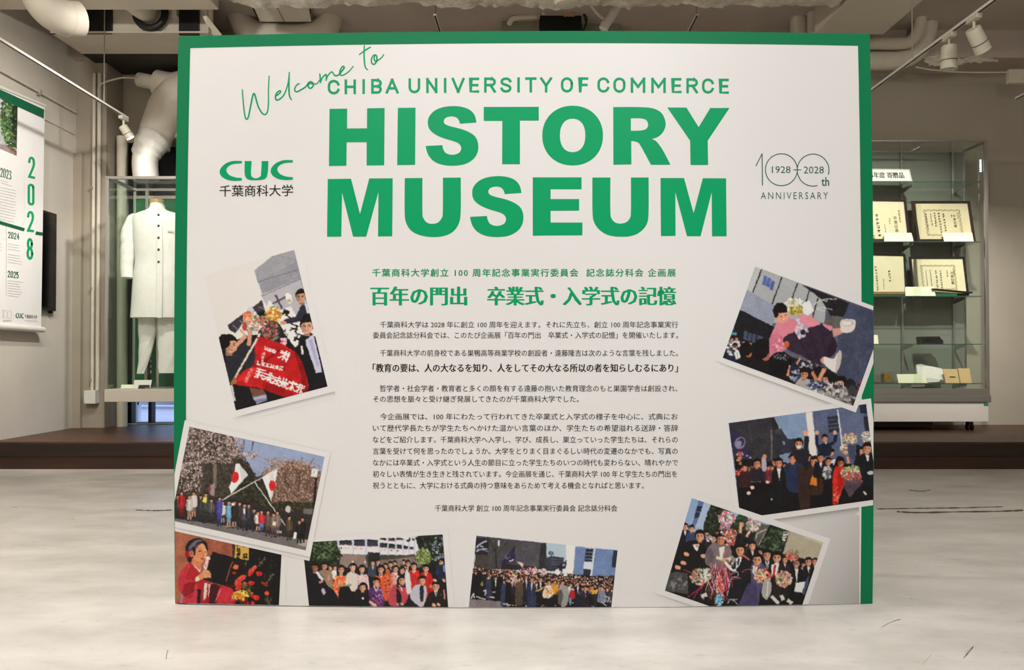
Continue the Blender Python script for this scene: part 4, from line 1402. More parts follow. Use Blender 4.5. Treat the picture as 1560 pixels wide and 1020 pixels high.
    p.poly([(1020, 640), (1080, 625), (1060, 730), (1020, 720)], (232, 228, 226))
    p.poly([(1040, 645), (1058, 640), (1050, 730), (1028, 735)], (178, 40, 46))
    man(1225, 625, 36, (22, 21, 24), (220, 216, 214), None, 3.4, 9)
    p.el(1225, 610, 40, 38, (26, 20, 20), 0, .25)
    p.soft([(740, 600), (800, 570), (860, 600), (850, 700), (800, 860), (760, 930), (660, 900), (700, 780)], (27, 27, 35))
    p.poly([(728, 590), (785, 572), (760, 640), (730, 680)], (228, 226, 232))
    p.poly([(745, 592), (762, 588), (752, 640), (738, 650)], (40, 42, 62))
    p.head(765, 520, 46, S, turn=-.1)
    p.soft([(860, 640), (930, 625), (985, 680), (960, 760), (930, 860), (900, 990), (760, 990), (800, 860), (850, 780)], (88, 78, 116))
    p.soft([(830, 800), (900, 830), (890, 990), (760, 990)], (74, 66, 104))
    p.poly([(870, 650), (915, 645), (890, 720), (868, 712)], (232, 226, 230))
    p.poly([(880, 655), (896, 652), (886, 720), (876, 720)], (216, 196, 150))
    p.head(905, 598, 46, S, turn=-.05)
    p.ln([(840, 600), (780, 560)], 14, (206, 110, 70))
    # streamers and bouquets
    for _ in range(70):
        a = (p.r.uniform(520, 680), p.r.uniform(620, 700))
        b = (a[0] + p.r.uniform(-110, 60), a[1] + p.r.uniform(120, 300))
        m = ((a[0] + b[0]) / 2 + p.r.uniform(-30, 30), (a[1] + b[1]) / 2)
        p.ln(catmull([a, m, b], 5), p.r.uniform(2, 5), p.r.choice([(206, 60, 96), (232, 150, 170), (170, 40, 60), (240, 214, 220), (150, 60, 70), (120, 70, 60)]))
    p.dab(600, 830, 26, 110, 90, (4, 10), [(232, 120, 110), (240, 190, 180), (206, 70, 60)])
    p.dab(590, 930, 30, 50, 50, (5, 11), [(120, 190, 220), (170, 214, 230), (70, 140, 180)])
    p.dab(440, 740, 80, 66, 190, (5, 11), [(110, 150, 100), (232, 130, 100), (240, 210, 200), (90, 120, 84), (206, 230, 214), (214, 80, 80)])
    p.dab(495, 720, 30, 50, 40, (5, 11), [(214, 236, 224), (240, 236, 234), (170, 200, 180)])
    for q in ([(470, 810), (330, 910)], [(450, 810), (380, 920)], [(300, 680), (440, 740)]):
        p.ln(q, 5, (206, 60, 96))
    p.dab(690, 620, 40, 50, 40, (5, 11), [(226, 214, 200), (190, 186, 170), (110, 110, 96)])
    p.ln([(640, 620), (700, 690), (730, 685)], 20, (228, 224, 220))
    for q in ([(690, 720), (740, 700), (745, 740), (690, 760), (660, 900)], [(770, 750), (700, 760)], [(780, 700), (830, 680), (860, 690)]):
        p.ln(catmull(q, 6), 5, (220, 210, 216) if q[0][0] < 770 else (214, 90, 80))
    p.dab(950, 735, 70, 56, 190, (5, 11), [(240, 200, 180), (226, 120, 100), (246, 232, 220), (206, 70, 60), (120, 130, 96), (236, 190, 110)])
    p.dab(1120, 755, 66, 66, 190, (5, 11), [(236, 160, 170), (226, 110, 120), (150, 160, 110), (240, 216, 210), (90, 100, 70), (240, 196, 130)])
    p.soft([(960, 780), (1010, 770), (1020, 850), (980, 930), (940, 870)], (176, 172, 168))
    p.ln([(990, 780), (985, 900)], 9, (226, 222, 220))
    p.dab(1190, 565, 54, 46, 110, (4, 10), [(214, 90, 90), (232, 150, 140), (140, 150, 110), (190, 60, 60)])
    for _ in range(16):
        p.ln([(1190, 570), (1190 + p.r.uniform(-20, 80), 570 - p.r.uniform(0, 70))], 3, (120, 140, 100))
    p.poly([(1220, 790), (1300, 780), (1270, 870), (1205, 860)], (232, 230, 230))
    p.poly([(1300, 780), (1330, 720), (1320, 800), (1290, 890), (1270, 880)], (74, 84, 120))
    for q in ([(1020, 900), (1080, 960)], [(1150, 930), (1190, 960)], [(1100, 890), (1115, 930)], [(445, 900), (495, 885)]):
        p.ln(q, 30, (216, 210, 200))
    for q in ([(660, 960), (690, 925), (720, 940), (745, 970)], [(665, 930), (740, 925)]):
        p.ln(q, 6, (206, 206, 206))
    return p


def pic_cheering():
    p = Pic(1085, 590, 1340, 800, 4.859, (122, 140, 172), 23)
    p.poly([(460, 215), (700, 180), (715, 400), (480, 420)], (130, 152, 182))
    p.poly([(692, 184), (742, 178), (775, 500), (720, 500)], (226, 220, 212))
    p.poly([(740, 178), (1150, 120), (1215, 640), (775, 500)], (88, 98, 128))
    p.poly([(930, 150), (1110, 125), (1150, 430), (965, 420)], (98, 108, 138))
    p.poly([(852, 215), (930, 206), (940, 330), (862, 330)], (44, 48, 62))
    for y in (240, 270, 300):
        p.ln([(858, y), (932, y - 6)], 6, (92, 98, 120))
    p.ln([(926, 160), (962, 420)], 11, (214, 214, 224))
    p.poly([(1118, 215), (1150, 210), (1165, 330), (1130, 330)], (40, 44, 58))
    p.poly([(1090, 125), (1140, 120), (1146, 190), (1095, 190)], (40, 44, 62))
    p.poly([(120, 262), (455, 218), (490, 290), (500, 560), (165, 560)], (52, 50, 56))
    p.poly([(440, 220), (485, 280), (480, 330), (440, 300)], (40, 38, 42))
    for q in ([(190, 310), (300, 380), (420, 340)], [(220, 420), (320, 440)], [(270, 270), (290, 400)]):
        p.ln(q, 4, (68, 66, 72))
    p.poly([(480, 305), (510, 305), (560, 380), (620, 375), (630, 470), (480, 500)], (46, 48, 58))
    p.poly([(466, 306), (508, 306), (506, 348), (464, 346)], (70, 72, 84))
    p.ln([(438, 310), (440, 540)], 9, (110, 106, 104))
    p.ln([(440, 400), (470, 380)], 6, (60, 58, 60))
    p.poly([(520, 396), (536, 394), (538, 420), (522, 424)], (130, 136, 150))
    # purple banner at the left
    p.soft([(130, 300), (190, 340), (260, 430), (295, 540), (250, 540), (170, 480), (140, 420)], (52, 42, 76))
    p.el(205, 410, 40, 46, (128, 122, 150), .5)
    p.el(210, 404, 27, 32, (52, 42, 76), .5)
    p.el(196, 414, 20, 24, (140, 134, 160), .5)
    for x, y in ((220, 490), (250, 500), (275, 515)):
        p.ln([(x, y), (x + 12, y + 8)], 12, (170, 164, 184))
    p.poly([(160, 520), (560, 560), (760, 520), (1220, 600), (1200, 860), (200, 960), (180, 700)], (22, 20, 23))
    p.poly([(195, 700), (1200, 640), (1200, 900), (200, 960)], (20, 18, 20))
    S = (214, 140, 104)
    # flowers, hands at the left
    p.dab(200, 510, 20, 60, 30, (4, 9), [(206, 110, 90), (150, 40, 44), (226, 170, 140)])
    p.dab(215, 640, 50, 40, 90, (4, 10), [(190, 40, 46), (220, 90, 90), (60, 60, 46), (236, 190, 180)])
    p.dab(320, 640, 70, 66, 150, (4, 9), [(74, 76, 70), (150, 90, 100), (110, 110, 96), (190, 70, 80), (48, 48, 44)])
    p.dab(275, 680, 26, 26, 24, (5, 10), [(236, 150, 150), (226, 90, 96)])
    p.dab(400, 640, 50, 40, 60, (4, 9), [(90, 74, 70), (60, 60, 54), (190, 100, 110)])
    def man(x, y, r, c, shirt=None, tie=None, h=5, turn=0.0, tilt=0.0):
        p.body(x, y + r, r * 3.4, r * h, c, shirt, tie)
        p.head(x, y, r, S, turn=turn, tilt=tilt)
    for a in ((240, 590, 24, (60, 30, 34)), (460, 552, 22, (40, 36, 40)), (535, 575, 20, (36, 34, 36)), (715, 515, 22, (30, 28, 34)), (440, 590, 18, (150, 60, 70)), (415, 590, 16, (120, 44, 56)), (1096, 465, 26, (24, 26, 36))):
        man(*a)
    man(332, 560, 32, (40, 36, 44), None, None, 3)
    p.soft([(365, 530), (385, 500), (400, 560), (400, 610), (370, 610)], (176, 168, 178))
    p.el(388, 508, 14, 18, S)
    man(494, 555, 32, (24, 22, 26), (222, 220, 226), None, 8)
    p.soft([(550, 580), (600, 545), (660, 560), (690, 640), (680, 760), (560, 760)], (36, 46, 74))
    p.ln([(640, 560), (645, 470)], 34, (34, 42, 66))
    p.el(645, 480, 17, 22, S)
    man(596, 522, 34, (36, 46, 74), None, None, 2, -.2)
    p.ln([(590, 470), (620, 440)], 30, (38, 40, 50))
    p.ln([(690, 470), (700, 360)], 36, (34, 34, 42))
    p.soft([(590, 480), (640, 450), (710, 460), (710, 540), (640, 560)], (34, 34, 42))
    p.el(690, 338, 18, 20, (222, 160, 130))
    for i in range(4):
        p.ln([(680 + i * 8, 335), (676 + i * 11, 318)], 7, (222, 160, 130))
    p.head(640, 412, 34, S)
    p.el(642, 438, 18, 12, (232, 214, 206))
    p.soft([(640, 600), (720, 640), (720, 760), (720, 890), (650, 900)], (56, 36, 32))
    man(755, 545, 34, (56, 38, 30), None, None, 6, -.15)
    p.poly([(738, 648), (772, 650), (772, 726), (722, 716)], (212, 122, 46))
    p.poly([(745, 600), (768, 590), (778, 650), (740, 650)], (120, 70, 44))
    man(803, 515, 30, (26, 26, 34), (226, 224, 228), None, 4)
    man(860, 545, 28, (30, 28, 32), None, None, 3)
    p.dab(850, 630, 34, 44, 60, (5, 11), [(226, 222, 222), (190, 188, 194), (90, 88, 92)])
    p.el(872, 482, 28, 22, S)
    p.el(880, 465, 26, 14, (28, 22, 22))
    p.dab(905, 545, 24, 20, 16, (4, 9), [(222, 220, 224), (60, 56, 60)])
    # man with both arms up
    p.ln([(770, 350), (772, 420), (800, 450)], 24, (28, 34, 54))
    p.ln([(915, 350), (905, 400), (860, 430)], 24, (28, 34, 54))
    p.soft([(780, 440), (840, 405), (880, 430), (870, 500), (800, 500)], (28, 34, 54))
    p.poly([(825, 400), (850, 398), (842, 422)], (226, 224, 230))
    p.head(832, 372, 25, (222, 150, 116))
    p.el(774, 332, 14, 17, (222, 160, 130))
    p.el(906, 332, 14, 17, (222, 160, 130))
    # red dress and her flowers
    p.soft([(905, 600), (940, 570), (975, 590), (1000, 660), (960, 760), (930, 840), (895, 870), (890, 700)], (206, 42, 32))
    p.soft([(930, 640), (960, 620), (975, 700), (945, 760), (925, 760)], (172, 26, 24))
    p.dab(920, 800, 20, 60, 26, (4, 9), [(232, 90, 60), (120, 16, 18), (240, 160, 120)])
    p.el(945, 545, 34, 40, (26, 20, 20))
    p.head(948, 555, 30, (190, 104, 76), turn=.3)
    p.dab(1035, 630, 84, 50, 200, (5, 11), [(176, 180, 120), (206, 200, 160), (120, 130, 84), (226, 216, 196), (84, 90, 62)])
    p.dab(1060, 670, 70, 40, 120, (4, 10), [(190, 70, 80), (226, 150, 150), (150, 50, 60), (110, 100, 90)])
    p.soft([(975, 690), (1110, 690), (1060, 760), (1020, 810), (990, 760)], (96, 80, 92), 5, .8)
    p.dab(1000, 650, 40, 30, 40, (4, 9), [(206, 60, 66), (120, 120, 90)])
    p.dab(1020, 375, 52, 40, 110, (4, 10), [(222, 216, 190), (206, 140, 110), (150, 150, 110), (236, 230, 214)])
    p.dab(985, 455, 36, 40, 70, (4, 10), [(190, 196, 160), (222, 216, 200), (206, 110, 100), (120, 130, 96)])
    p.poly([(1000, 420), (1060, 430), (1060, 540), (1010, 520)], (70, 76, 100))
    p.dab(1140, 360, 34, 40, 70, (4, 10), [(214, 212, 206), (150, 156, 130), (240, 236, 230), (180, 150, 120)])
    p.ln([(1010, 560), (1000, 510)], 20, (214, 150, 120))
    # man at the right edge
    p.soft([(1080, 520), (1140, 480), (1190, 500), (1220, 620), (1200, 740), (1120, 700), (1090, 600)], (23, 24, 28))
    p.ln([(1075, 420), (1080, 500)], 26, (26, 28, 40))
    p.poly([(1135, 500), (1160, 490), (1155, 545), (1142, 540)], (214, 214, 222))
    p.head(1146, 448, 38, (220, 156, 122), tilt=.2)
    p.ln([(1120, 770), (1140, 790)], 14, (214, 200, 186))
    p.el(1170, 630, 24, 14, (190, 190, 196))
    for (x, y, r) in ((295, 738, 15), (268, 780, 16), (408, 700, 13), (440, 826, 6)):
        p.el(x, y, r, r * .9, (228, 206, 190))
    return p


def pic_tossing():
    p = Pic(1085, 395, 1340, 630, 4.341, (92, 96, 112), 29)
    # pale concrete panels, dark soffit, blue-grey wall
    p.poly([(285, 45), (620, 170), (760, 260), (740, 420), (400, 420), (230, 200)], (172, 174, 176))
    p.poly([(285, 45), (326, 62), (268, 218), (225, 205)], (190, 192, 194))
    for (a, b) in (((326, 64), (268, 216)), ((460, 115), (393, 300)), ((565, 157), (528, 255)), ((642, 205), (618, 280)), ((700, 250), (660, 400))):
        p.ln([a, b], 8, (30, 30, 34))
    for (x, y) in ((345, 140), (370, 152), (395, 172)):
        p.poly([(x - 4, y - 36), (x + 18, y - 28), (x + 6, y + 34), (x - 18, y + 24)], (86, 104, 168))
    p.poly([(232, 200), (410, 305), (430, 330), (395, 445), (180, 330)], (148, 154, 172))
    p.poly([(180, 330), (420, 450), (400, 560), (110, 560), (130, 500)], (30, 29, 33))
    p.poly([(215, 470), (335, 510), (320, 560), (200, 530)], (68, 78, 102))
    for x in (240, 270, 300):
        p.ln([(x, 478), (x - 14, 545)], 6, (32, 32, 38))
    p.poly([(590, 165), (905, 285), (900, 380), (780, 370), (720, 260)], (36, 34, 37))
    p.poly([(780, 370), (900, 380), (850, 470), (730, 430)], (98, 94, 92))
    p.poly([(905, 285), (1075, 345), (1075, 600), (930, 975), (820, 800), (830, 500)], (70, 76, 98))
    for q in ([(880, 440), (1060, 470)], [(860, 560), (1040, 600)], [(850, 650), (1000, 700)], [(905, 300), (870, 470)]):
        p.ln(q, 3, (58, 62, 82))
    p.dab(960, 560, 90, 160, 40, (8, 24), [(76, 82, 104), (66, 70, 90)], 1.6, .5)
    # bouquet
    for q in ([(680, 290), (740, 262), (820, 262)], [(690, 320), (740, 318), (795, 330)], [(690, 325), (750, 345)], [(670, 300), (720, 270), (760, 275)]):
        p.ln(catmull(q, 5), 5, (206, 206, 202))
    p.dab(545, 305, 64, 50, 240, (4, 10), [(236, 234, 222), (222, 218, 200), (240, 240, 236), (206, 206, 180), (150, 160, 110)])
    p.dab(555, 335, 54, 28, 100, (4, 9), [(226, 186, 60), (150, 130, 50), (110, 130, 70), (236, 210, 130)])
    p.poly([(600, 285), (645, 272), (672, 340), (630, 372), (598, 350)], (230, 230, 226))
    p.poly([(615, 300), (640, 285), (655, 330), (625, 350)], (246, 246, 244))
    # people below
    p.poly([(100, 560), (400, 560), (520, 640), (760, 720), (960, 840), (1000, 900), (940, 985), (480, 800), (70, 650)], (28, 26, 29))
    S = (214, 150, 116)
    for (x, y, r) in ((128, 528, 15), (160, 522, 14), (150, 575, 20), (205, 545, 15), (250, 555, 16), (120, 600, 18)):
        p.body(x, y + r, r * 3, r * 3, p.r.choice([(200, 204, 214), (40, 44, 60), (220, 220, 224)]))
        p.head(x, y, r, S)
    p.dab(120, 590, 34, 40, 40, (5, 10), [(206, 206, 216), (60, 60, 70), (236, 232, 230)])
    p.poly([(130, 478), (165, 484), (160, 502), (128, 496)], (90, 150, 170))
    p.el(222, 600, 44, 56, (23, 20, 22))
    p.el(240, 618, 22, 28, (176, 108, 80))
    p.el(225, 590, 40, 46, (23, 20, 22))
    p.el(325, 600, 68, 78, (23, 20, 22))
    p.el(352, 640, 28, 32, (172, 104, 76))
    p.el(318, 595, 58, 66, (23, 20, 22))
    # the woman being tossed: pink top, violet skirt
    p.soft([(400, 470), (440, 400), (500, 385), (560, 400), (640, 380), (710, 420), (700, 450), (640, 470), (560, 520), (500, 540), (440, 610), (385, 640), (380, 560)], (218, 132, 148))
    p.soft([(385, 500), (470, 510), (490, 590), (410, 620), (380, 640)], (206, 118, 138))
    p.dab(440, 560, 50, 60, 30, (4, 10), [(226, 160, 172), (190, 100, 122), (236, 190, 196)])
    p.soft([(560, 380), (620, 365), (700, 410), (690, 440), (620, 430)], (228, 144, 158))
    p.soft([(470, 520), (560, 470), (680, 440), (740, 425), (790, 460), (790, 520), (760, 600), (735, 690), (680, 690), (600, 640), (510, 600)], (52, 38, 56))
    p.soft([(790, 510), (825, 560), (810, 620), (770, 650), (745, 640)], (44, 32, 46))
    for q in ([(560, 500), (640, 640)], [(650, 470), (700, 660)], [(720, 450), (745, 600)]):
        p.ln(q, 5, (36, 26, 40))
    p.soft([(730, 425), (790, 440), (785, 470), (750, 450)], (220, 140, 156))
    p.el(492, 560, 18, 22, (190, 90, 44))
    p.ln([(560, 390), (600, 470)], 20, (200, 204, 220))
    p.dab(590, 470, 36, 46, 60, (5, 12), [(222, 214, 226), (190, 190, 214), (232, 170, 190), (160, 166, 190)])
    p.el(600, 480, 18, 20, (40, 38, 44))
    p.ln([(570, 500), (580, 525)], 20, (232, 190, 200))
    p.el(448, 338, 48, 54, (26, 20, 21))
    p.soft([(425, 370), (470, 340), (500, 360), (495, 400), (465, 420), (435, 410)], (226, 160, 128))
    p.el(452, 330, 43, 24, (26, 20, 21), .1)
    p.el(425, 360, 14, 26, (26, 20, 21), .2)
    p.ln([(445, 372), (460, 376)], 5, (50, 30, 28))
    p.ln([(476, 368), (490, 368)], 5, (50, 30, 28))
    p.el(470, 400, 13, 7, (190, 80, 80))
    p.el(471, 398, 10, 4, (240, 230, 224))
    # legs and shoes
    p.poly([(795, 455), (870, 450), (880, 480), (800, 512)], (206, 146, 136))
    p.soft([(850, 405), (900, 393), (945, 405), (940, 460), (890, 485), (850, 470)], (222, 214, 208))
    p.el(893, 420, 44, 22, (196, 188, 182))
    p.el(890, 420, 34, 14, (232, 226, 220))
    p.el(740, 665, 24, 24, (206, 150, 140))
    p.soft([(740, 645), (800, 655), (830, 615), (855, 612), (850, 680), (825, 740), (790, 735), (740, 690)], (226, 220, 214))
    p.soft([(830, 615), (855, 612), (850, 680), (825, 740), (815, 735)], (196, 188, 182))
    # hands and caps below
    p.el(450, 690, 78, 82, (23, 20, 22))
    p.dab(460, 640, 50, 24, 26, (3, 8), [(120, 120, 130), (60, 58, 64), (150, 150, 160)], 3)
    p.ln([(500, 770), (520, 700)], 24, (206, 140, 108))
    p.soft([(520, 700), (560, 660), (590, 690), (560, 750), (510, 770)], (34, 38, 54))
    p.ln([(560, 690), (580, 650)], 15, (206, 146, 116))
    p.dab(560, 770, 50, 36, 36, (6, 13), [(206, 204, 212), (60, 66, 96), (150, 156, 180)])
    for (x, y, r, t) in ((605, 755, 32, .4), (745, 790, 34, -.3), (845, 815, 40, -.3)):
        p.body(x, y + r, r * 3.4, r * 4, p.r.choice([(176, 172, 168), (150, 150, 156)]))
        p.head(x, y, r, S, turn=t, tilt=t)
        p.soft([(x - r, y - r * .3), (x - r * .3, y - r * 1.2), (x + r * .9, y - r * .9), (x + r * 1.3, y + r * .3), (x + r * .6, y - r * .3)], (26, 24, 26))
    p.ln([(690, 800), (660, 740)], 22, (196, 124, 94))
    p.ln([(700, 800), (742, 725)], 24, (214, 150, 118))
    for i in range(3):
        p.ln([(728 + i * 8, 745), (730 + i * 11, 718)], 8, (214, 150, 118))
    p.dab(770, 850, 110, 44, 130, (7, 16), [(206, 200, 194), (170, 164, 160), (110, 104, 104), (60, 58, 64), (222, 216, 208)])
    p.dab(690, 830, 60, 30, 50, (6, 14), [(80, 90, 130), (190, 190, 200), (40, 44, 66)])
    p.dab(900, 900, 60, 50, 60, (7, 16), [(190, 184, 178), (130, 126, 122), (70, 68, 72)])
    p.el(915, 830, 34, 44, (36, 34, 38), -.4)
    p.el(930, 870, 30, 40, (60, 60, 70), -.4)
    p.dab(975, 840, 14, 40, 14, (5, 10), [(150, 60, 60), (60, 40, 40)])
    p.dab(640, 700, 60, 26, 40, (5, 11), [(40, 38, 44), (120, 120, 130), (200, 200, 206)])
    return p


def pic_avenue():
    """the tree-lined avenue printed on the timeline banner"""
    p = Pic(0, 140, 30, 242, 16.0, (176, 186, 180), 31)
    p.poly([(0, 140), (300, 200), (440, 380), (440, 700), (0, 700)], (196, 202, 200))
    p.fdab([(60, 160), (440, 340), (430, 1320), (250, 1320), (40, 1100), (20, 500)], 700, (12, 34), [(70, 104, 58), (96, 130, 76), (48, 78, 44), (130, 160, 100), (34, 56, 34)])
    p.fdab([(300, 300), (440, 360), (430, 1400), (300, 1250)], 200, (12, 30), [(34, 52, 34), (48, 70, 44), (26, 40, 28)])
    p.poly([(0, 1200), (60, 1180), (60, 1320), (0, 1300)], (206, 196, 180))
    p.poly([(0, 1260), (140, 1300), (430, 1560), (430, 1640), (0, 1500)], (150, 140, 144))
    p.poly([(120, 1290), (200, 1300), (430, 1480), (430, 1580)], (150, 96, 76))
    p.fdab([(150, 1200), (430, 1350), (430, 1490), (220, 1330)], 120, (10, 24), [(58, 90, 48), (40, 62, 38), (80, 110, 64)])
    p.poly([(300, 1150), (430, 1190), (430, 1290), (320, 1240)], (120, 130, 130), .5)
    return p
# ------------------------------------------------------------------ the room
XL, XR, YB, YF, ZC, PZ, PY = -3.61, 5.2, 6.78, -4.0, 3.45, 0.177, 5.44
struct('floor', MB().box((XL - .3, YF, -0.2), (XR + .3, YB + .4, 0)), M['floor'])
struct('ceiling', MB().box((XL - .3, YF, ZC), (XR + .3, YB + .4, ZC + .2)), M['ceil'])
struct('wall_left', MB().box((XL - .25, YF, 0), (XL, 6.5, ZC)), M['wall'])
struct('wall_right', MB().box((XR, YF, 0), (XR + .25, YB, ZC)), M['wall'])
struct('wall_front', MB().box((XL - .25, YF - .25, 0), (XR + .25, YF, ZC)), M['wall'])
WX0, WX1, WZ1 = -3.34, -1.3, 2.62
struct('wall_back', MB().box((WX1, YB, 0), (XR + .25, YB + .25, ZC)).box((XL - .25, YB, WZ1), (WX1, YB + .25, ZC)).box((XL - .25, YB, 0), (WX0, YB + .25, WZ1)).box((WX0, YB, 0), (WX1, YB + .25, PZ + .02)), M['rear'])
# pilaster in the corner with its stepped edge
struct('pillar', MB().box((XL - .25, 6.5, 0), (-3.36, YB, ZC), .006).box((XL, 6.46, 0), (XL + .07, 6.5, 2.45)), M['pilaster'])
# soffit beam over the back wall, lower beam near the top of the picture
struct('beam', MB().box((XL, 6.42, 3.22), (XR, YB, ZC)), M['ceil'])
struct('lintel', MB().box((XL, 5.0, 3.2), (-2.05, 5.48, ZC), .01), M['beam'])
# wall ledge and conduit on the left wall
struct('trim_1', MB().box((XL, 2.0, 2.60), (XL + .012, 6.46, 2.66)), M['wall'])
# raised platform
pl = MB().box((XL, PY, .09), (XR, YB, PZ), .004)
struct('trim_2', pl, M['woodf'])
struct('trim_3', MB().box((XL, PY + .012, 0), (XR, PY + .3, .092)), M['woodr'])
dk = MB()
x = XL
for i in range(7):
    y0 = PY + .004 + i * (YB - PY) / 7
    dk.box((XL + .002, y0, PZ), (XR - .002, y0 + (YB - PY) / 7 - .004, PZ + .012), .002)
struct('floor_platform', dk, M['wood'])
PZ = PZ + .012

# window in the left bay: black frame, dark upper panel, clear low panes
wf = MB()
yw = YB + .10
for px in (197.5, 231.5, 290, 350):
    X = U(px, 620, yw).x
    w = .035 if px < 200 else .014
    wf.box((X - w, yw - .04, PZ + .01), (X + w, yw + .04, WZ1))
zt = U(200, 612, yw).z
wf.box((WX0, yw - .04, PZ + .008), (WX1, yw + .04, U(200, 645.5, yw).z))
wf.box((WX0, yw - .03, .62), (WX1, yw + .03, .70))
w1 = thing('window_1', (-2.3, yw, PZ + .01), None, None)
w1['kind'] = 'structure'
wf.build('window_frame', M['black'], w1)
MB().box((WX0, yw + .041, .62), (WX1, yw + .06, WZ1)).build('dark_panel', M['black'], w1)
MB().box((WX0, yw + .0, PZ + .012), (WX1, yw + .006, .66)).build('window_pane', M['window'], w1)
# outside: pavement, hedge, white posts of a fence
struct('ground', MB().box((-9, YB + .3, -.2), (3, YB + 12, 0.12)), M['pave'])
hd = MB()
rnd = random.Random(4)
hy = YB + 3.2
for i in range(46):
    for k in range(3):
        hd.ellipsoid((-6.5 + i * .15 + rnd.uniform(-.05, .05), hy + rnd.uniform(-.1, .1), .30 + k * .16), .14, .14, .13, 8, 6)
tag(hd.build('hedge', M['hedge']), 'grey blue hedge outside seen through the low window', 'hedge', kind='stuff')
of = MB()
yo = YB + .6
of.box((U(205, 630, yo).x, yo, .13), (U(211.5, 630, yo).x, yo + .05, 1.2))
of.box((U(205, 630, yo).x, yo, U(231, 616.5, yo).z), (U(330, 630, yo).x, yo + .05, U(231, 609, yo).z + .1))
of.box((U(205, 630, yo).x, yo, .12), (U(330, 630, yo).x, yo + .05, U(231, 643.0, yo).z))
tag(of.build('outside_frame', M['winframe']), 'white outer frame beyond the black mullions of the low window', 'frame')
# pleated curtain at the side of the window
cp = []
xa, xb, yc = U(174, 630, 6.73).x, U(194, 630, 6.73).x, 6.73
for i in range(49):
    t = i / 48
    cp.append((xa + (xb - xa) * t, yc + .018 * math.sin(t * 6 * math.pi)))
cu = MB()
vs = [(p[0], p[1], PZ) for p in cp] + [(p[0], p[1], 2.2) for p in cp]
cu.add(vs, [(i, i + 1, 49 + i + 1, 49 + i) for i in range(48)])
co = tag(cu.build('curtain', M['curtain'], smooth=True, fix=False), 'pale pleated curtain beside the low window behind the coat case', 'curtain')
sm = co.modifiers.new('thickness', 'SOLIDIFY')
sm.thickness = .004

# scuffs and scratches on the floor
def scuff(pts, w, seed):
    r = random.Random(seed)
    P = catmull(pts, 10)
    mb = MB()
    n = len(P)
    vs, fs = [], []
    for i, p in enumerate(P):
        q = P[min(i + 1, n - 1)], P[max(i - 1, 0)]
        t = np.array(q[0]) - np.array(q[1])
        t = t / (np.hypot(*t) + 1e-9)
        ww = w * r.uniform(.35, 1.0) * (0.3 if i in (0, n - 1) else 1)
        a = onZ(p[0] - t[1] * ww / 2, p[1] + t[0] * ww / 2, 0)
        b = onZ(p[0] + t[1] * ww / 2, p[1] - t[0] * ww / 2, 0)
        vs += [(a.x, a.y, .0008), (b.x, b.y, .0008)]
    for i in range(n - 1):
        fs.append((2 * i, 2 * i + 1, 2 * i + 3, 2 * i + 2))
    mb.add(vs, fs)
    tag(mb.build('floor_scuff', M['scuff'], fix=False), kind='structure')


scuff([(1336, 775), (1400, 774), (1470, 773), (1528, 771.5)], 2.0, 1)
scuff([(1366, 779), (1400, 780.5), (1450, 779.5), (1520, 778.5), (1559, 777)], 3.0, 2)
scuff([(206, 776.5), (235, 777.5), (262, 776.5)], 2.0, 3)
scuff([(1468, 1002), (1476, 993), (1483, 984)], 1.8, 4)
scuff([(1470, 996), (1478, 988)], 1.4, 5)
scuff([(1405, 1012), (1420, 996)], 1.0, 6)
scuff([(1343, 955), (1358, 947), (1372, 943)], 0.9, 7)
scuff([(1385, 746), (1402, 748), (1418, 746)], 1.6, 8)
scuff([(19, 772.5), (26, 772.8)], 2.0, 9)
scuff([(108, 791), (113, 791.3)], 1.6, 10)
scuff([(253, 1004), (254, 996), (256, 990)], 1.2, 11)
scuff([(1386, 911.5), (1390, 912)], 1.6, 12)
# ------------------------------------------------------------------ the welcome board
TL, TR, BR_, BL = (272.0, 55.5), (1325.0, 51.8), (1329.3, 918.5), (266.8, 918.5)


def coons(s, t):
    x = (TL[0] * (1 - s) + TR[0] * s) * (1 - t) + (BL[0] * (1 - s) + BR_[0] * s) * t
    y = (TL[1] * (1 - s) + TR[1] * s) * (1 - t) + (BL[1] * (1 - s) + BR_[1] * s) * t
    return x + 4.0 * (2 * s - 1) * 4 * t * (1 - t), y + (-6.4 * (1 - t) + 6.7 * t) * 4 * s * (1 - s)


board = thing('display_board', (0, BD, 0), 'large white welcome board with green border, museum lettering and tilted crowd photos', 'display board')
# panel: curved front, straight thickness behind
nx, ny = 48, 36
pm = MB()
vs, fs = [], []
for j in range(ny + 1):
    for i in range(nx + 1):
        p = coons(i / nx, j / ny)
        v = B(*p)
        v.z = max(v.z, 0.0005)
        vs.append(v)
n1 = len(vs)
vs += [v + Vector((0, .045, 0)) for v in vs]
for j in range(ny):
    for i in range(nx):
        k = j * (nx + 1) + i
        fs.append((k, k + nx + 1, k + nx + 2, k + 1))
        fs.append((n1 + k, n1 + k + 1, n1 + k + nx + 2, n1 + k + nx + 1))
rim = [i for i in range(nx + 1)] + [(j) * (nx + 1) + nx for j in range(1, ny + 1)] + [ny * (nx + 1) + i for i in range(nx - 1, -1, -1)] + [j * (nx + 1) for j in range(ny - 1, 0, -1)]
for a, b in zip(rim, rim[1:] + rim[:1]):
    fs.append((a, b, n1 + b, n1 + a))
pm.add(vs, fs).build('panel', M['bwhite'], board, smooth=True)
# rear props
for X in (-.8, .8):
    pr = MB()
    pr.box((X - .02, BD + .05, 0), (X + .02, BD + .40, .04), .004)
    pr.tube([(X, BD + .38, .03), (X, BD + .052, 1.2)], .014)
    pr.build('rear_prop', M['alu'], board)


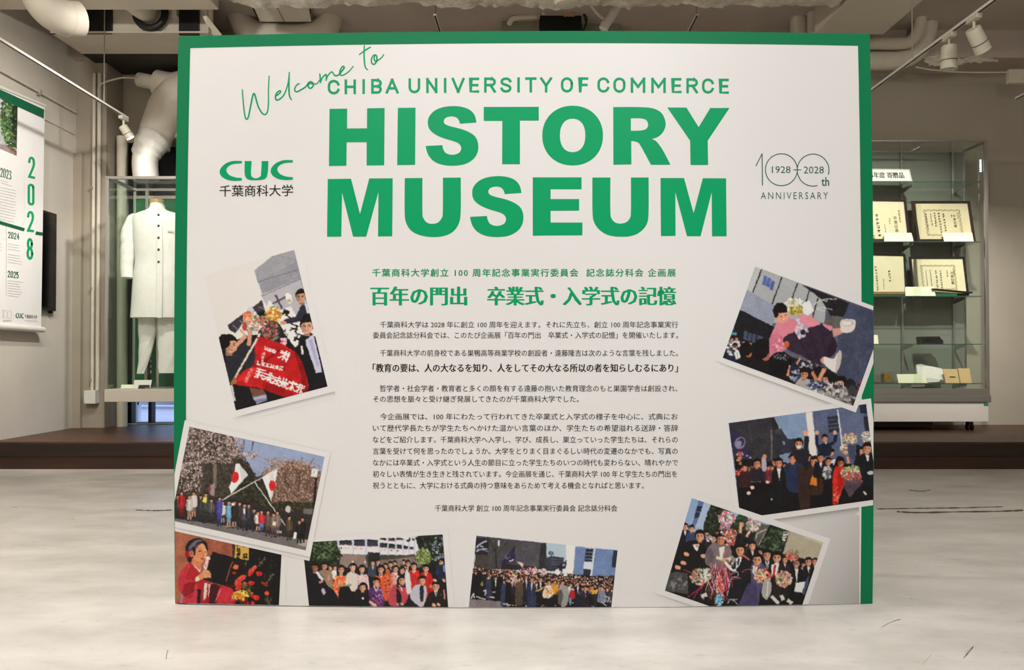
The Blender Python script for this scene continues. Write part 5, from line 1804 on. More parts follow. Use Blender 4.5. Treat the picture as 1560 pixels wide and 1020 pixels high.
def strip(name, s0, s1, t0, t1, n, m, lift):
    mb = MB()
    vs, fs = [], []
    k = 3
    for i in range(n + 1):
        for j in range(k + 1):
            if (s1 - s0) > (t1 - t0):
                s, t = s0 + (s1 - s0) * i / n, t0 + (t1 - t0) * j / k
            else:
                s, t = s0 + (s1 - s0) * j / k, t0 + (t1 - t0) * i / n
            v = B(*coons(s, t), lift)
            vs.append(v)
    for i in range(n):
        for j in range(k):
            a = i * (k + 1) + j
            fs.append((a, a + 1, a + k + 2, a + k + 1))
    return mb.add(vs, fs).build(name, m, board, fix=False)


BS, BT = 18.4 / 1058, 18.4 / 866
strip('green_border', 0, 1, 0, BT, 48, M['bgreen'], .0003)
strip('green_border', 0, BS, BT, 1, 36, M['bgreen'], .0003)
strip('green_border', 1 - BS, 1, BT, 1, 36, M['bgreen'], .0003)


# --- heading letters
def corner_smooth(pts):
    """outline points; (x, y, 1) marks a corner, runs between corners are curved"""
    n = len(pts)
    st = next(i for i in range(n) if len(pts[i]) == 3)
    pts = pts[st:] + pts[:st]
    out, run = [], [pts[0][:2]]
    for p in pts[1:] + [pts[0]]:
        run.append(p[:2])
        if len(p) == 3:
            c = catmull(run, 7) if len(run) > 2 else [run[0], run[1]]
            out += c[:-1]
            run = [p[:2]]
    return out


def mapc(pts, x0, y0, k):
    return [(x0 + p[0] / k, y0 + p[1] / k) for p in pts]


def head_letter(outline, holes, x0, y0, k):
    pr = Print(B, .0005)
    pr.poly(mapc(outline, x0, y0, k), [mapc(h, x0, y0, k) for h in holes])
    return pr


A3 = (480, 150, 4.457)
A2 = (720, 100, 3.778)
S1 = corner_smooth([(1096, 163, 1), (1084, 115), (1055, 80), (1008, 59), (945, 51), (872, 58), (812, 82), (775, 122), (765, 165), (778, 210), (820, 246), (880, 272), (950, 293), (982, 312), (992, 340), (977, 368), (935, 382), (892, 372), (872, 347), (864, 316, 1),
                    (750, 322, 1), (766, 378), (802, 422), (858, 448), (930, 456), (1010, 447), (1070, 415), (1102, 368), (1108, 312), (1090, 262), (1050, 230), (990, 206), (915, 187), (882, 172), (874, 152), (888, 130), (925, 121), (958, 128), (976, 148), (983, 171, 1)])
S2 = [(1051 + (x - 750) * 1.014, 526 + (y - 51) * 1.022) for x, y in S1]


def sup(cx, cy, rx, ry, e, n=48):
    o = []
    for i in range(n):
        a = 2 * math.pi * i / n
        c, q = math.cos(a), math.sin(a)
        o.append((cx + rx * math.copysign(abs(c) ** (2 / e), c), cy + ry * math.copysign(abs(q) ** (2 / e), q)))
    return o


LETTERS = [
    ([(98, 70), (218, 68), (217, 203), (352, 202), (353, 66), (472, 64), (469, 453), (350, 454), (350, 296), (214, 297), (213, 456), (94, 458)], [], A3),
    ([(562, 63), (682, 62), (679, 450), (557, 452)], [], A3),
    (S1, [], A3),
    ([(1145, 57), (1519, 56), (1519, 150), (1391, 150), (1391, 446), (1270, 446), (1271, 152), (1145, 152)], [], A3),
    (sup(575.5, 402, 175, 172, 2.12), [sup(575.5, 401, 73, 96, 2.25)[::-1]], A2),
    (corner_smooth([(809, 238, 1), (960, 238), (1040, 246), (1090, 275), (1111, 330), (1100, 375), (1072, 406), (1032, 422, 1), (1056, 434), (1080, 463), (1100, 495), (1139, 570, 1), (1026, 570, 1), (968, 463), (948, 440), (913, 433, 1), (914, 568, 1), (810, 570, 1)]),
     [corner_smooth([(911, 303, 1), (965, 303), (998, 312), (1010, 338), (999, 363), (965, 373), (911, 374, 1)])], A2),
    ([(1120, 240), (1231, 241), (1301, 353), (1368, 243), (1479, 243), (1353, 432), (1356, 571), (1254, 571), (1252, 432)], [], A2),
    ([(86, 546), (244, 544), (305, 782), (368, 542), (527, 541), (524, 935), (427, 936), (430, 636), (347, 937), (258, 938), (183, 638), (178, 937), (81, 938)], [], A3),
    (corner_smooth([(609, 540, 1), (729, 539, 1), (729, 770), (738, 815), (763, 843), (797, 850), (832, 842), (858, 813), (867, 768), (868, 537, 1), (989, 536, 1), (989, 765), (976, 848), (935, 905), (872, 933), (800, 940), (722, 930), (657, 900), (620, 848), (608, 770)]), [], A3),
    (S2, [], A3),
    ([(346, 642), (627, 642), (627, 711), (449, 711), (449, 767), (613, 767), (613, 834), (449, 835), (449, 902), (632, 902), (632, 976), (346, 978)], [], A2),
    (corner_smooth([(689, 643, 1), (793, 643, 1), (793, 840), (801, 880), (822, 902), (852, 908), (884, 900), (904, 878), (911, 840), (911, 643, 1), (1013, 643, 1), (1013, 840), (1002, 912), (962, 958), (910, 980), (850, 984), (782, 975), (732, 946), (700, 902), (690, 840)]), [], A2),
    ([(1081, 646), (1217, 646), (1272, 848), (1325, 647), (1459, 648), (1462, 981), (1378, 981), (1376, 730), (1312, 981), (1234, 981), (1167, 728), (1168, 979), (1084, 980)], [], A2),
]
hl = bpy.data.objects.new('heading_lettering', None)
link(hl, board)
WO[hl.name] = WO[board.name].copy()
for o_, h_, (x0, y0, k) in LETTERS:
    head_letter(o_, h_, x0, y0, k).build('heading_letter', M['green'], hl)

# --- CHIBA UNIVERSITY OF COMMERCE
NAME = [('C', 660, 732, 0), ('H', 760, 828, 0), ('I', 866, 880, 0), ('B', 918, 982, 0), ('A', 1004, 1082, 0), ('U', 1140, 1210, 0), ('N', 1245, 1312, 0), ('I', 1350, 1364, 0), ('V', 1396, 1474, 0),
        ('E', -18, 38, 1), ('R', 66, 134, 1), ('S', 160, 224, 1), ('I', 257, 270, 1), ('T', 302, 368, 1), ('Y', 388, 458, 1), ('O', 508, 578, 1), ('F', 612, 666, 1), ('C', 718, 788, 1), ('O', 810, 880, 1), ('M', 910, 994, 1), ('M', 1028, 1112, 1), ('E', 1146, 1202, 1), ('R', 1230, 1297, 1), ('C', 1320, 1390, 1), ('E', 1420, 1475, 1)]
for i, (ch, a, b, w) in enumerate(NAME):
    if i in (0, 5, 15, 17):
        pr = Print(B, .0005)
    xa, xb = (330 + a / 3.9, 330 + b / 3.9) if w == 0 else (720 + a / 3.778, 720 + b / 3.778)
    xm = (xa + xb) / 2
    u = (xm - 500) / 610
    top = 121.6 * (1 - u) + 119.9 * u - 3.1 * 4 * u * (1 - u)
    bot = 144.0 * (1 - u) + 143.0 * u - 2.6 * 4 * u * (1 - u)
    letter(pr, ch, xa, top, xb, bot, 3.9)
    if i in (4, 14, 16, 24):
        pr.build('university_name_word', M['green'], board)

# --- handwriting
pr = Print(B, .0005)
HW = [[(152, 297), (156, 350), (163, 420), (170, 462), (180, 474), (190, 455), (203, 390), (216, 330), (224, 324), (232, 345), (246, 395), (268, 435), (288, 446), (303, 425), (308, 370), (308, 300), (312, 215)],
      [(346, 336), (362, 330), (380, 312), (374, 305), (358, 318), (350, 340), (356, 360), (378, 352), (402, 325), (424, 262), (432, 193)], [(432, 193), (430, 262), (432, 330), (446, 361)],
      [(494, 266), (484, 264), (468, 282), (464, 302), (476, 311), (500, 300), (530, 280), (548, 256), (563, 252), (574, 264), (570, 282), (554, 290), (544, 278), (552, 262), (574, 264), (596, 262), (612, 240)],
      [(612, 202), (616, 230), (616, 260)], [(616, 258), (628, 228), (646, 210), (652, 214), (650, 246)], [(650, 244), (662, 214), (682, 193), (692, 200), (702, 214), (722, 212), (744, 188), (758, 168), (750, 160), (736, 178), (732, 202), (742, 214), (764, 206), (790, 186), (812, 158)],
      [(878, 34), (876, 80), (878, 130), (884, 165), (899, 183)], [(846, 92), (872, 72), (896, 56), (917, 45)],
      [(944, 92), (930, 96), (920, 118), (922, 140), (936, 148), (950, 130), (952, 104), (942, 92), (936, 112), (944, 130), (968, 118), (984, 104), (994, 87)]]
for st in HW:
    P = catmull([(330 + x / 3.9, 60 + y / 3.9) for x, y in st], 7)
    n = len(P)
    pr.stroke(P, [2.5 * (0.55 + 0.45 * math.sin(math.pi * (0.12 + 0.8 * i / n))) for i in range(n)])
pr.build('welcome_handwriting', M['green'], board)

# --- CUC logo
C1 = corner_smooth([(150, 722, 1), (95, 722), (52, 738), (25, 764), (18, 790), (30, 814), (62, 833), (105, 840), (150, 838, 1), (150, 823, 1), (112, 819), (76, 805), (58, 780), (68, 756), (100, 740), (150, 736, 1)])
U1 = corner_smooth([(167, 722, 1), (208, 722, 1), (204, 795), (213, 818), (238, 824), (260, 812), (264, 790), (268, 722, 1), (308, 722, 1), (303, 795), (288, 828), (240, 836), (195, 834), (172, 818), (166, 785)])
pr = Print(B, .0005)
for o_ in (C1, U1, [(x + 303, y - 5) for x, y in C1]):
    pr.poly(mapc(o_, 330, 60, 3.9))
pr.build('logo_letters', M['green'], board)
pr = Print(B, .0005)
pr.text('千葉商科大学', 334.6, 281.9, 446.3, 299.3, fat=(.2, .15), yl=(281, 298.6))
pr.build('logo_university_name', M['ink'], board)

# --- 100th anniversary emblem
pr = Print(B, .0005)
E4 = lambda pts: [(1130 + x / 9.75, 220 + y / 9.75) for x, y in pts]
pr.stroke(E4([(208, 322), (300, 140)]), 1.4)
pr.stroke(E4([(302, 132), (308, 610)]), 1.5)
pr.stroke(E4(arc(589, 374, 237, 237, 0, 360, 56)[:-1]), 1.35, True)
pr.stroke(E4(arc(1060, 380, 236, 238, -17, 286, 50)), 1.35)
pr.stroke(E4([(768, 377), (885, 377)]), 1.3)
k = lambda x, y: (1130 + x / 9.75, 220 + y / 9.75)
pr.text('1928', *k(448, 322), *k(725, 424))
pr.text('2028', *k(920, 325), *k(1220, 430))
pr.text('th', *k(1183, 484), *k(1299, 617), offset=.012)
pr.text('ANNIVERSARY', *k(282, 707), *k(1282, 811), spacing=1.35, offset=-.004)
pr.build('anniversary_emblem', M['dgreen'], board)

# --- Japanese text
for body, xa, xb in (('千葉商科大学創立 100 周年記念事業実行委員会', 567.2, 880.7), ('記念誌分科会 企画展', 893.4, 1029.3)):
    pr = Print(B, .0005)
    pr.text(body, xa, 409.0, xb, 421.2, fat=(.28, .22), spacing=1.2)
    pr.build('subtitle_text', M['green'], board)
for body, xa, xb in (('百年の門出', 565.2, 710.6), ('卒業式・入学式の記憶', 743.2, 1029.3)):
    pr = Print(B, .0005)
    pr.text(body, xa, 436.2, xb, 465.0, fat=(1.25, 0))
    pr.build('exhibition_title_text', M['green'], board)
pr = Print(B, .0005)
pr.text('「教育の要は、人の大なるを知り、人をしてその大なる所以の者を知らしむるにあり」', 568, 553.7, 1032.6, 566.6, fat=(.38, .12))
pr.build('quotation_text', M['ink'], board)
LINES = [('千葉商科大学は 2028 年に創立 100 周年を迎えます。それに先立ち、創立 100 周年記念事業実行', 579, 489.2, 1033, 499.2),
         ('委員会記念誌分科会では、このたび企画展「百年の門出', 568, 505.2, 823.5, 515.4),
         ('卒業式・入学式の記憶」を開催いたします。', 835.3, 505.2, 1033, 515.4),
         ('千葉商科大学の前身校である巣鴨高等商業学校の創設者・遠藤隆吉は次のような言葉を残しました。', 579, 532.4, 1033, 542.6),
         ('哲学者・社会学者・教育者と多くの顔を有する遠藤の抱いた教育理念のもと巣園学舎は創設され、', 578.5, 586.2, 1032, 596.4),
         ('その思想を脈々と受け継ぎ発展してきたのが千葉商科大学でした。', 568.5, 602.4, 881.7, 612.6),
         ('今企画展では、100 年にわたって行われてきた卒業式と入学式の様子を中心に、式典にお', 579, 629.2, 1032.5, 639.3),
         ('いて歴代学長たちが学生たちへかけた温かい言葉のほか、学生たちの希望溢れる送辞・答辞', 568, 646.6, 1033, 656.8),
         ('などをご紹介します。千葉商科大学へ入学し、学び、成長し、巣立っていった学生たちは、それらの', 568, 664.2, 1032.5, 674.4),
         ('言葉を受けて何を思ったのでしょうか。大学をとりまく目まぐるしい時代の変遷のなかでも、写真の', 568, 681.7, 1032.5, 691.9),
         ('なかには卒業式・入学式という人生の節目に立った学生たちのいつの時代も変わらない、晴れやかで', 568, 699.2, 1033, 709.4),
         ('初々しい表情が生き生きと残されています。今企画展を通じ、千葉商科大学 100 年と学生たちの門出を', 568, 716.6, 1031.5, 726.8),
         ('祝うとともに、大学における式典の持つ意味をあらためて考える機会となればと思います。', 568, 734.0, 980.8, 744.2),
         ('千葉商科大学 創立 100 周年記念事業実行委員会 記念誌分科会', 662.8, 768.6, 940.2, 778.8)]
for body, a, b, c, d in LINES:
    pr = Print(B, .0005)
    pr.text(body, a, b, c, d, fat=(.08, 0))
    pr.build('paragraph_text', M['ink'], board)

# --- printed photos with their white margins
def plane_through(a, b, inside):
    """cutting plane through two board points and the viewing side, keeping the inside point"""
    pa, pb = B(*a), B(*b)
    n = (pb - pa).cross(Vector((0, 1, 0))).normalized()
    if n.dot(B(*inside) - pa) > 0:
        n = -n
    return (pa, n)


def edge_cut(side, c):
    e = .0008
    if side == 'L':
        t = (c[1] - 55) / 864
        return plane_through(coons(e, t - .08), coons(e, t + .08), c)
    if side == 'R':
        t = (c[1] - 55) / 864
        return plane_through(coons(1 - e, t - .08), coons(1 - e, t + .08), c)
    s = (c[0] - 267) / 1062
    return plane_through(coons(s - .08, 1 - e), coons(s + .08, 1 - e), c)


BASE = np.array(lin((238, 236, 235)))


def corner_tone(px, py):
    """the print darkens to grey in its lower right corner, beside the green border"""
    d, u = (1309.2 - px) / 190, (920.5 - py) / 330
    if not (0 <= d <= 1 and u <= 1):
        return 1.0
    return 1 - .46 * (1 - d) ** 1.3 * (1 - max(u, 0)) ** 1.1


def soft_band(a, b, w, k, lift, parent, cuts, fade=True):
    """the grey soft edge that the print carries beside a photo: from a to b, fading over w pixels to its left-hand normal"""
    a, b = np.array(a, float), np.array(b, float)
    t = (b - a) / np.hypot(*(b - a))
    nrm = np.array((-t[1], t[0]))
    N, K = 24, 6
    vs, cs, fs = [], [], []
    o0 = WO[parent.name]
    for i in range(N + 1):
        u = i / N
        f = min(1, u / .15) if fade else 1
        for j in range(K + 1):
            d = j / K
            p = a + (b - a) * u + nrm * w * d
            vs.append(B(p[0], p[1], lift) - o0)
            cs.append([*(BASE * corner_tone(p[0], p[1]) * (1 - k * f * (1 - d) ** 2)), 1])
    for i in range(N):
        for j in range(K):
            q = i * (K + 1) + j
            fs.append((q, q + 1, q + K + 2, q + K + 1))
    me = bpy.data.meshes.new('soft_edge')
    me.from_pydata([tuple(v) for v in vs], [], fs)
    at = me.color_attributes.new('Col', 'FLOAT_COLOR', 'POINT')
    at.data.foreach_set('color', np.array(cs, np.float32).reshape(-1))
    if cuts:
        trim(me, cuts, o0)
    me.materials.append(M['photo'])
    o = bpy.data.objects.new('printed_soft_edge', me)
    link(o, parent)
    WO[o.name] = o0.copy()


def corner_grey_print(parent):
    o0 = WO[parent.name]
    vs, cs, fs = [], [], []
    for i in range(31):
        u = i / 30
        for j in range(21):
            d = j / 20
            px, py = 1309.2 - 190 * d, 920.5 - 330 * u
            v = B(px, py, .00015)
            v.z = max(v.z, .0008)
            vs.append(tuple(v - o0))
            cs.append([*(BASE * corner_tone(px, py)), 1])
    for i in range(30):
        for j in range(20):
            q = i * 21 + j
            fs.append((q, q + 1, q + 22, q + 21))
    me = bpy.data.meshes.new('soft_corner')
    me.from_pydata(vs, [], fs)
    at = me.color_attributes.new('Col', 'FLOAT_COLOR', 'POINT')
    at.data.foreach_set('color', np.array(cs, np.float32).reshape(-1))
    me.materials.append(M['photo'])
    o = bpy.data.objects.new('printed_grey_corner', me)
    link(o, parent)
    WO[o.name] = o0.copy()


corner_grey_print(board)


def photo(pic, outer, inner, lift, sides, gain, label, bands=()):
    cx = (sum(p[0] for p in inner) / 4, sum(p[1] for p in inner) / 4)
    cx = (min(max(cx[0], 300), 1300), min(cx[1], 890))
    cuts = [edge_cut(q, cx) for q in sides]
    pr = Print(B, lift)
    pr.quad(outer, 30, 20)
    o = pr.build('printed_photo', M['bwhite'], board, label)
    if cuts:
        trim(o.data, cuts, WO[o.name])
    for (a, b, w, k) in bands:
        soft_band(a, b, w, k, .0014 if lift > .0014 else .0003, o, cuts)
    print_picture('picture', pic, inner, B, lift + .0003, M['photo'], o, gain, cuts)


photo(pic_red_flag(), [(301, 411), (457, 371), (509.7, 596), (352, 636.5)], [(311, 419), (448, 380), (499, 588.4), (359, 625)], .0005, '', 1.1, 'upright photo of students with a red flag',
      [((509.7, 596), (457, 371), -9, .5), ((352, 636.5), (509.7, 596), 9, .5)])
photo(pic_speaker(), [(240, 785), (437.5, 790), (433.8, 940), (240, 940)], [(240, 790), (431.5, 793), (424.2, 935), (240, 935)], .0005, 'LB', 1.1, 'photo of a woman in red kimono reading from a black folder',
      [((433.8, 940), (437.5, 790), -7, .35)])
photo(pic_group(), [(453.5, 818), (682.4, 806.4), (693, 935), (463, 935)], [(460.5, 825.9), (674.4, 813.6), (683.6, 935), (472, 935)], .0009, 'B', 1.15, 'photo of a smiling student group in kimonos and suits',
      [((693, 935), (682.4, 806.4), -8, .5)])
photo(pic_march(), [(281.5, 639.5), (503.6, 689), (472.5, 848), (251, 799)], [(288.8, 649.8), (494.4, 695.4), (465.8, 837.8), (260.2, 792.2)], .0016, 'L', 1.15, 'photo of marchers with two white flags with red discs',
      [((472.5, 848), (503.6, 689), -9, .5), ((251, 799), (472.5, 848), 6, .4)])
photo(pic_crowd(), [(715, 807.5), (950.8, 831.7), (940.5, 940), (704, 940)], [(725.8, 815.3), (941, 837.5), (929.5, 940), (712.6, 940)], .0005, 'B', 1.15, 'photo of a large crowd before a blue and white building',
      [((940.5, 940), (950.8, 831.7), -6, .45)])
photo(pic_cheering(), [(1100.4, 638.4), (1326.8, 606.5), (1345, 767), (1118, 799.5)], [(1110, 644), (1319.6, 615), (1337.6, 760), (1128, 789.3)], .0005, 'R', 1.15, 'dark photo of cheering graduates with raised arms',
      [((1118, 799.5), (1308.2, 772.2), 12, .55)])
photo(pic_tossing(), [(1145, 398), (1358, 476), (1303.8, 628), (1090.8, 549.8)], [(1150.7, 406), (1349.4, 479.3), (1299.7, 618), (1101, 544.7)], .0012, 'R', 1.12, 'photo of a woman in pink tossed into the air by a crowd',
      [((1090.8, 549.8), (1303.8, 628), 8, .4)])
photo(pic_bouquets(), [(1053, 748.4), (1265.3, 820), (1213, 975), (994.3, 902)], [(1053.9, 758.3), (1254.1, 825.7), (1207, 966.6), (1012.9, 899.2)], .0012, 'B', 1.15, 'photo of graduates holding bouquets with streamers',
      [((1213, 975), (1265.3, 820), -7, .4), ((994.3, 902), (1213, 975), 6, .35)])
# ------------------------------------------------------------------ timeline banner and screen on the left wall
BX = -3.55


def W(px, py, off=0.0):
    return onX(px, py, BX + off)


banner = thing('timeline_banner', W(30, 500), 'tall white timeline banner with green 2028 hanging on the left wall', 'banner')
mb = MB()
q = [(-40, 115.5), (68.2, 160.5), (62.6, 502), (-40, 493)]
fr = [W(*p) for p in q]
bk = [p + Vector((-.004, 0, 0)) for p in fr]
mb.add(fr + bk, [(0, 3, 2, 1), (4, 5, 6, 7), (0, 1, 5, 4), (1, 2, 6, 5), (2, 3, 7, 6), (3, 0, 4, 7)])
mb.build('cloth', M['cloth'], banner)
MB().tube([W(-40, 494), W(65.5, 502)], .022, 16).build('bottom_bar', M['whitem'], banner, smooth=True)
MB().tube([W(-40, 116), W(68.6, 161)], .012, 12).build('top_bar', M['whitem'], banner, smooth=True)
pr = Print(W, .002)
pr.quad([(-40, 117.5), (67.3, 166.8), (66.8, 180.6), (-40, 132)], 4, 2)
pr.build('green_header', M['dgreen'], banner)
print_picture('avenue_picture', pic_avenue(), [(0, 148.8), (26.9, 162.6), (25.4, 237), (0, 226)], W, .002, M['photo'], banner, 1.0, (), .5)
for ch, (a, b, c, d), sl in zip('2028', [(43, 237.5, 53.4, 270.5), (42.2, 279, 52.6, 312), (41.2, 320.5, 51.8, 352.5), (40.5, 362, 50.8, 395)], (.25, .18, .14, .1)):
    pr = Print(W, .002)
    letter(pr, ch, a, b, c, d, 3.5, sl)
    pr.build('year_figure', M['green'], banner)
pr = Print(W, .002)
pr.stroke([(-40, 327), (37.3, 349.8)], 5.0)
pr.stroke([(54.4, 354.6), (65.0, 356.4)], 5.0)
pr.build('green_line', M['dgreen'], banner)
for body, (x0, x1, ya, yb, yc, yd) in {'2023': (0.6, 17.6, 254.4, 268.6, 260, 274), '2024': (12.4, 29.4, 352, 362, 355, 365), '2025': (11.8, 28.6, 411.5, 421.5, 414, 424)}.items():
    pr = Print(W, .002)
    w = (x1 - x0 - 2.4) / 4
    for i, ch in enumerate(body):
        u = (i + .5) / 4
        letter(pr, ch, x0 + i * (w + .8), ya + (yc - ya) * u, x0 + i * (w + .8) + w, yb + (yd - yb) * u, 1.15, .12)
    pr.build('year_heading', M['dgreen'], banner)
pr = Print(W, .002)
pr.stroke([(9.8, 344), (9.2, 450)], .45)
pr.build('rule_line', M['grey'], banner)
pr = Print(W, .002)
rn = random.Random(2)


def grey_rows(x0, x1, y0, n, dy, sl, ragged=0.35):
    for i in range(n):
        y = y0 + i * dy
        xe = x1 - (x1 - x0) * ragged * rn.random()
        x = x0
        while x < xe:
            w = rn.uniform(.5, 1.1)
            pr.stroke([(x, y + (x - x0) * sl), (x + w, y + (x + w - x0) * sl)], .7)
            x += w + .35


grey_rows(1, 18, 274, 2, 4, .32)
grey_rows(0, 25, 285, 12, 4.4, .22, .15)
grey_rows(12, 34, 371, 3, 4, .16)
grey_rows(12, 36, 387, 4, 4, .16)
grey_rows(11.5, 36, 427, 7, 3.8, .12)
grey_rows(37.5, 57, 488, 1, 2, .06, 0)
grey_rows(36.5, 37.4, 262, 26, 3, 0, 0)
grey_rows(-1, 2, 371, 3, 5, .1)
pr.build('small_print', M['grey'], banner)
pr = Print(W, .002)
for c in ((8.4, 478), (14.4, 479)):
    pr.stroke(arc(c[0], c[1], 3.2, 6, 0, 360, 20)[:-1], .35, True)
pr.stroke([(4, 473), (4.6, 471), (4.6, 485)], .35)
pr.text('ANNIVERSARY', 4, 487, 18, 489.6)
pr.build('faint_emblem', M['grey'], banner)
pr = Print(W, .002)
for o_, dx in ((C1, 0), (U1, 0), ([(x + 303, y - 5) for x, y in C1], 0)):
    pr.poly([(23.8 + (x - 18) / 436 * 12.4, 476.4 + (y - 717) / 122 * 7.4 + (x - 18) / 436 * 1.0) for x, y in o_])
pr.build('logo_letters', M['dgreen'], banner)
pr = Print(W, .002)
pr.text('千葉商科大学', 37.8, 478.6, 56.6, 484.4, yl=(479.8, 485.6))
pr.build('logo_university_name', M['ink'], banner)

tv = thing('wall_screen', onX(76, 400, -3.6), 'black flat screen mounted on the left wall behind the banner edge', 'screen')
a, b = onX(30, 312, -3.565), onX(86.2, 474, -3.565)
zt = onX(86.2, 325.5, -3.565).z
zb = onX(86.2, 474, -3.565).z
MB().box((-3.61, a.y - .5, zb), (-3.568, b.y, zt), .006).build('housing', M['tvf'], tv)
MB().box((-3.567, a.y - .48, zb + .025), (-3.5655, b.y - .02, zt - .02)).build('panel', M['tv'], tv)
MB().box((-3.60, b.y - .05, zb - .02), (-3.575, b.y - .03, zb)).build('sensor', M['black'], tv)

# ------------------------------------------------------------------ left display case with the white coat
Y0, Y1 = 5.85, 6.30
cx0 = U(160, 400, Y0).x
cx1 = cx0 + 1.25
ct = U(200, 268, Y0).z
cg = U(200, 592.5, Y0).z
cb = U(200, 612, Y0).z
LC = thing('display_case', (cx0 + .6, 6.05, PZ), 'glass display case with green back holding a white frock coat', 'display case', )
MB().box((cx0, Y0, cb), (cx1, Y1, cg), .006).build('base_tray', M['caseframe'], LC)
MB().box((cx0 + .62, Y0 + .08, PZ), (cx1 - .06, Y1 - .05, cb)).build('pedestal', M['caseframe'], LC)
fm = .022
mb = MB()
mb.box((cx0, Y0, ct - fm), (cx1, Y0 + fm, ct), .003).box((cx0, Y1 - fm, ct - fm), (cx1, Y1, ct), .003).box((cx0, Y0 + fm, ct - fm), (cx0 + fm, Y1 - fm, ct), .003).box((cx1 - fm, Y0 + fm, ct - fm), (cx1, Y1 - fm, ct), .003)
mb.build('top_frame', M['alu'], LC)
for (x, y) in ((cx0, Y0), (cx1 - fm, Y0), (cx0, Y1 - fm), (cx1 - fm, Y1 - fm)):
    MB().box((x, y, cg), (x + fm, y + fm, ct - fm), .003).build('corner_post', M['alu'], LC)
xr = U(226, 300, Y1 - .02).x
MB().box((xr - .012, Y1 - .045, cg), (xr + .012, Y1 - .022, ct - fm)).build('rear_post', M['alu'], LC)
MB().box((cx0 + fm, Y0 + .006, cg), (cx1 - fm, Y0 + .012, ct - fm)).build('front_pane', M['glass'], LC)
MB().box((cx0 + .006, Y0 + fm, cg), (cx0 + .012, Y1 - fm, ct - fm)).build('side_pane', M['reflglass'], LC)
MB().box((cx1 - .012, Y0 + fm, cg), (cx1 - .006, Y1 - fm, ct - fm)).build('side_pane', M['glass'], LC)
MB().box((cx0 + fm, Y0 + fm, ct - .012), (cx1 - fm, Y1 - fm, ct - .006)).build('top_pane', M['glass'], LC)
MB().box((cx0 + fm, Y1 - .018, cg), (cx1 - fm, Y1 - .010, ct - .09)).build('green_back', M['felt'], LC)
MB().box((cx0 + fm, Y1 - .020, ct - .085), (cx1 - fm, Y1 - .008, ct - .06)).build('rear_rail', M['alu'], LC)

# mannequin, coat, trousers
CY = 6.07
K = CY / F                     # metres per frame pixel at this depth


def C(px, py):
    return U(px, py, CY)


def ring(px, py, rx, ry, n=28, e=2.3, dy=0.0, fn=None):
    c = C(px, py)
    o = []
    for i in range(n):
        a = 2 * math.pi * i / n
        cc, ss = math.cos(a), math.sin(a)
        v = Vector((c.x + rx * math.copysign(abs(cc) ** (2 / e), cc), CY + dy + ry * math.copysign(abs(ss) ** (2 / e), ss), c.z))
        if fn:
            v = fn(v, a)
        o.append(v)
    return o


mq = thing('mannequin', (C(241, 590).x, CY, cg), 'headless mannequin with a wooden neck cap wearing the white coat', 'mannequin')
MB().loft([ring(239, 310, .050, .05, 20, 2), ring(239, 322, .056, .055, 20, 2), ring(241, 340, .05, .05, 20, 2)]).build('neck', M['necks'], mq, smooth=True)
MB().loft([ring(238.5, 303.0, .040, .04, 20, 2), ring(238.5, 304.3, .052, .05, 20, 2), ring(238.5, 307.5, .052, .05, 20, 2), ring(239, 310, .050, .05, 20, 2)]).build('neck_cap', M['neck'], mq, smooth=True)
MB().tube([C(241, 340), (C(241, 480).x, CY, cg)], .012).build('stand_pole', M['alu'], mq, smooth=True)
MB().loft([[Vector((C(241, 480).x + r_ * math.cos(i * .2618), CY + r_ * math.sin(i * .2618), z)) for i in range(24)] for r_, z in ((.13, cg + .0005), (.13, cg + .008), (.02, cg + .014))]).build('stand_base', M['alu'], mq, smooth=True)
mb = MB()
p0 = C(222.0, 500)
for i in range(9):
    z = p0.z - i * (p0.z - cg - .08) / 9
    mb.ellipsoid((p0.x, CY + .09, z), .006, .006, .014, 8, 6)
mb.build('hanging_chain', M['alu'], mq, smooth=True)

coat = thing('frock_coat', C(241, 480), 'long white frock coat with dark buttons on the headless mannequin', 'coat')


def fold(v, a):
    d = mnoise.noise(Vector((v.x * 9, v.z * 4, 1.7))) * .007 + mnoise.noise(Vector((v.x * 24, v.z * 9, 5.1))) * .004
    return Vector((v.x, v.y + d, v.z))


rows = [(239.5, 318, .058, .062), (240, 321, .085, .075), (240.5, 323.5, .125, .088), (241, 326.5, .168, .097), (241, 332, .196, .105), (241, 345, .192, .115), (241, 362, .182, .120), (241, 380, .172, .116), (241, 396, .168, .112), (241, 410, .175, .116), (241, 430, .186, .124), (241, 450, .192, .130), (241, 468, .197, .134), (241, 484, .200, .136)]
dense = catmull(rows, 4)
MB().loft([ring(r_[0], r_[1], r_[2], r_[3], 48, 2.35, 0, fold) for r_ in dense]).build('coat_body', M['coat'], coat, smooth=True)
MB().loft([ring(239.5, 311.5, .053, .056, 24, 2), ring(239.5, 320, .062, .066, 24, 2), ring(239.5, 322, .058, .062, 24, 2), ring(239.5, 312.5, .049, .052, 24, 2)], cap=False).build('collar', M['coat'], coat, smooth=True)
for sgn in (-1, 1):
    path = [(30, 331, .030), (36, 335, .044), (40, 346, .052), (43, 360, .055), (43, 378, .054), (44, 396, .050), (44, 412, .046), (43, 424, .046)]
    P = catmull([(241 + sgn * x, y, r_) for x, y, r_ in path], 5)
    pts = []
    for i, (x, y, r_) in enumerate(P):
        v = C(x, y)
        v.y -= .02 + .03 * (i / len(P)) ** 2
        v += Vector((mnoise.noise(v * 16) * .006, mnoise.noise(v * 21) * .006, 0))
        pts.append(v)
    MB().tube(pts, [p[2] for p in P], 20).build('sleeve', M['coat'], coat, smooth=True)
# front overlap and buttons
mb = MB()
fr = [(238.0, 323), (238.3, 345), (238.8, 380), (238.6, 420), (238.2, 484)]


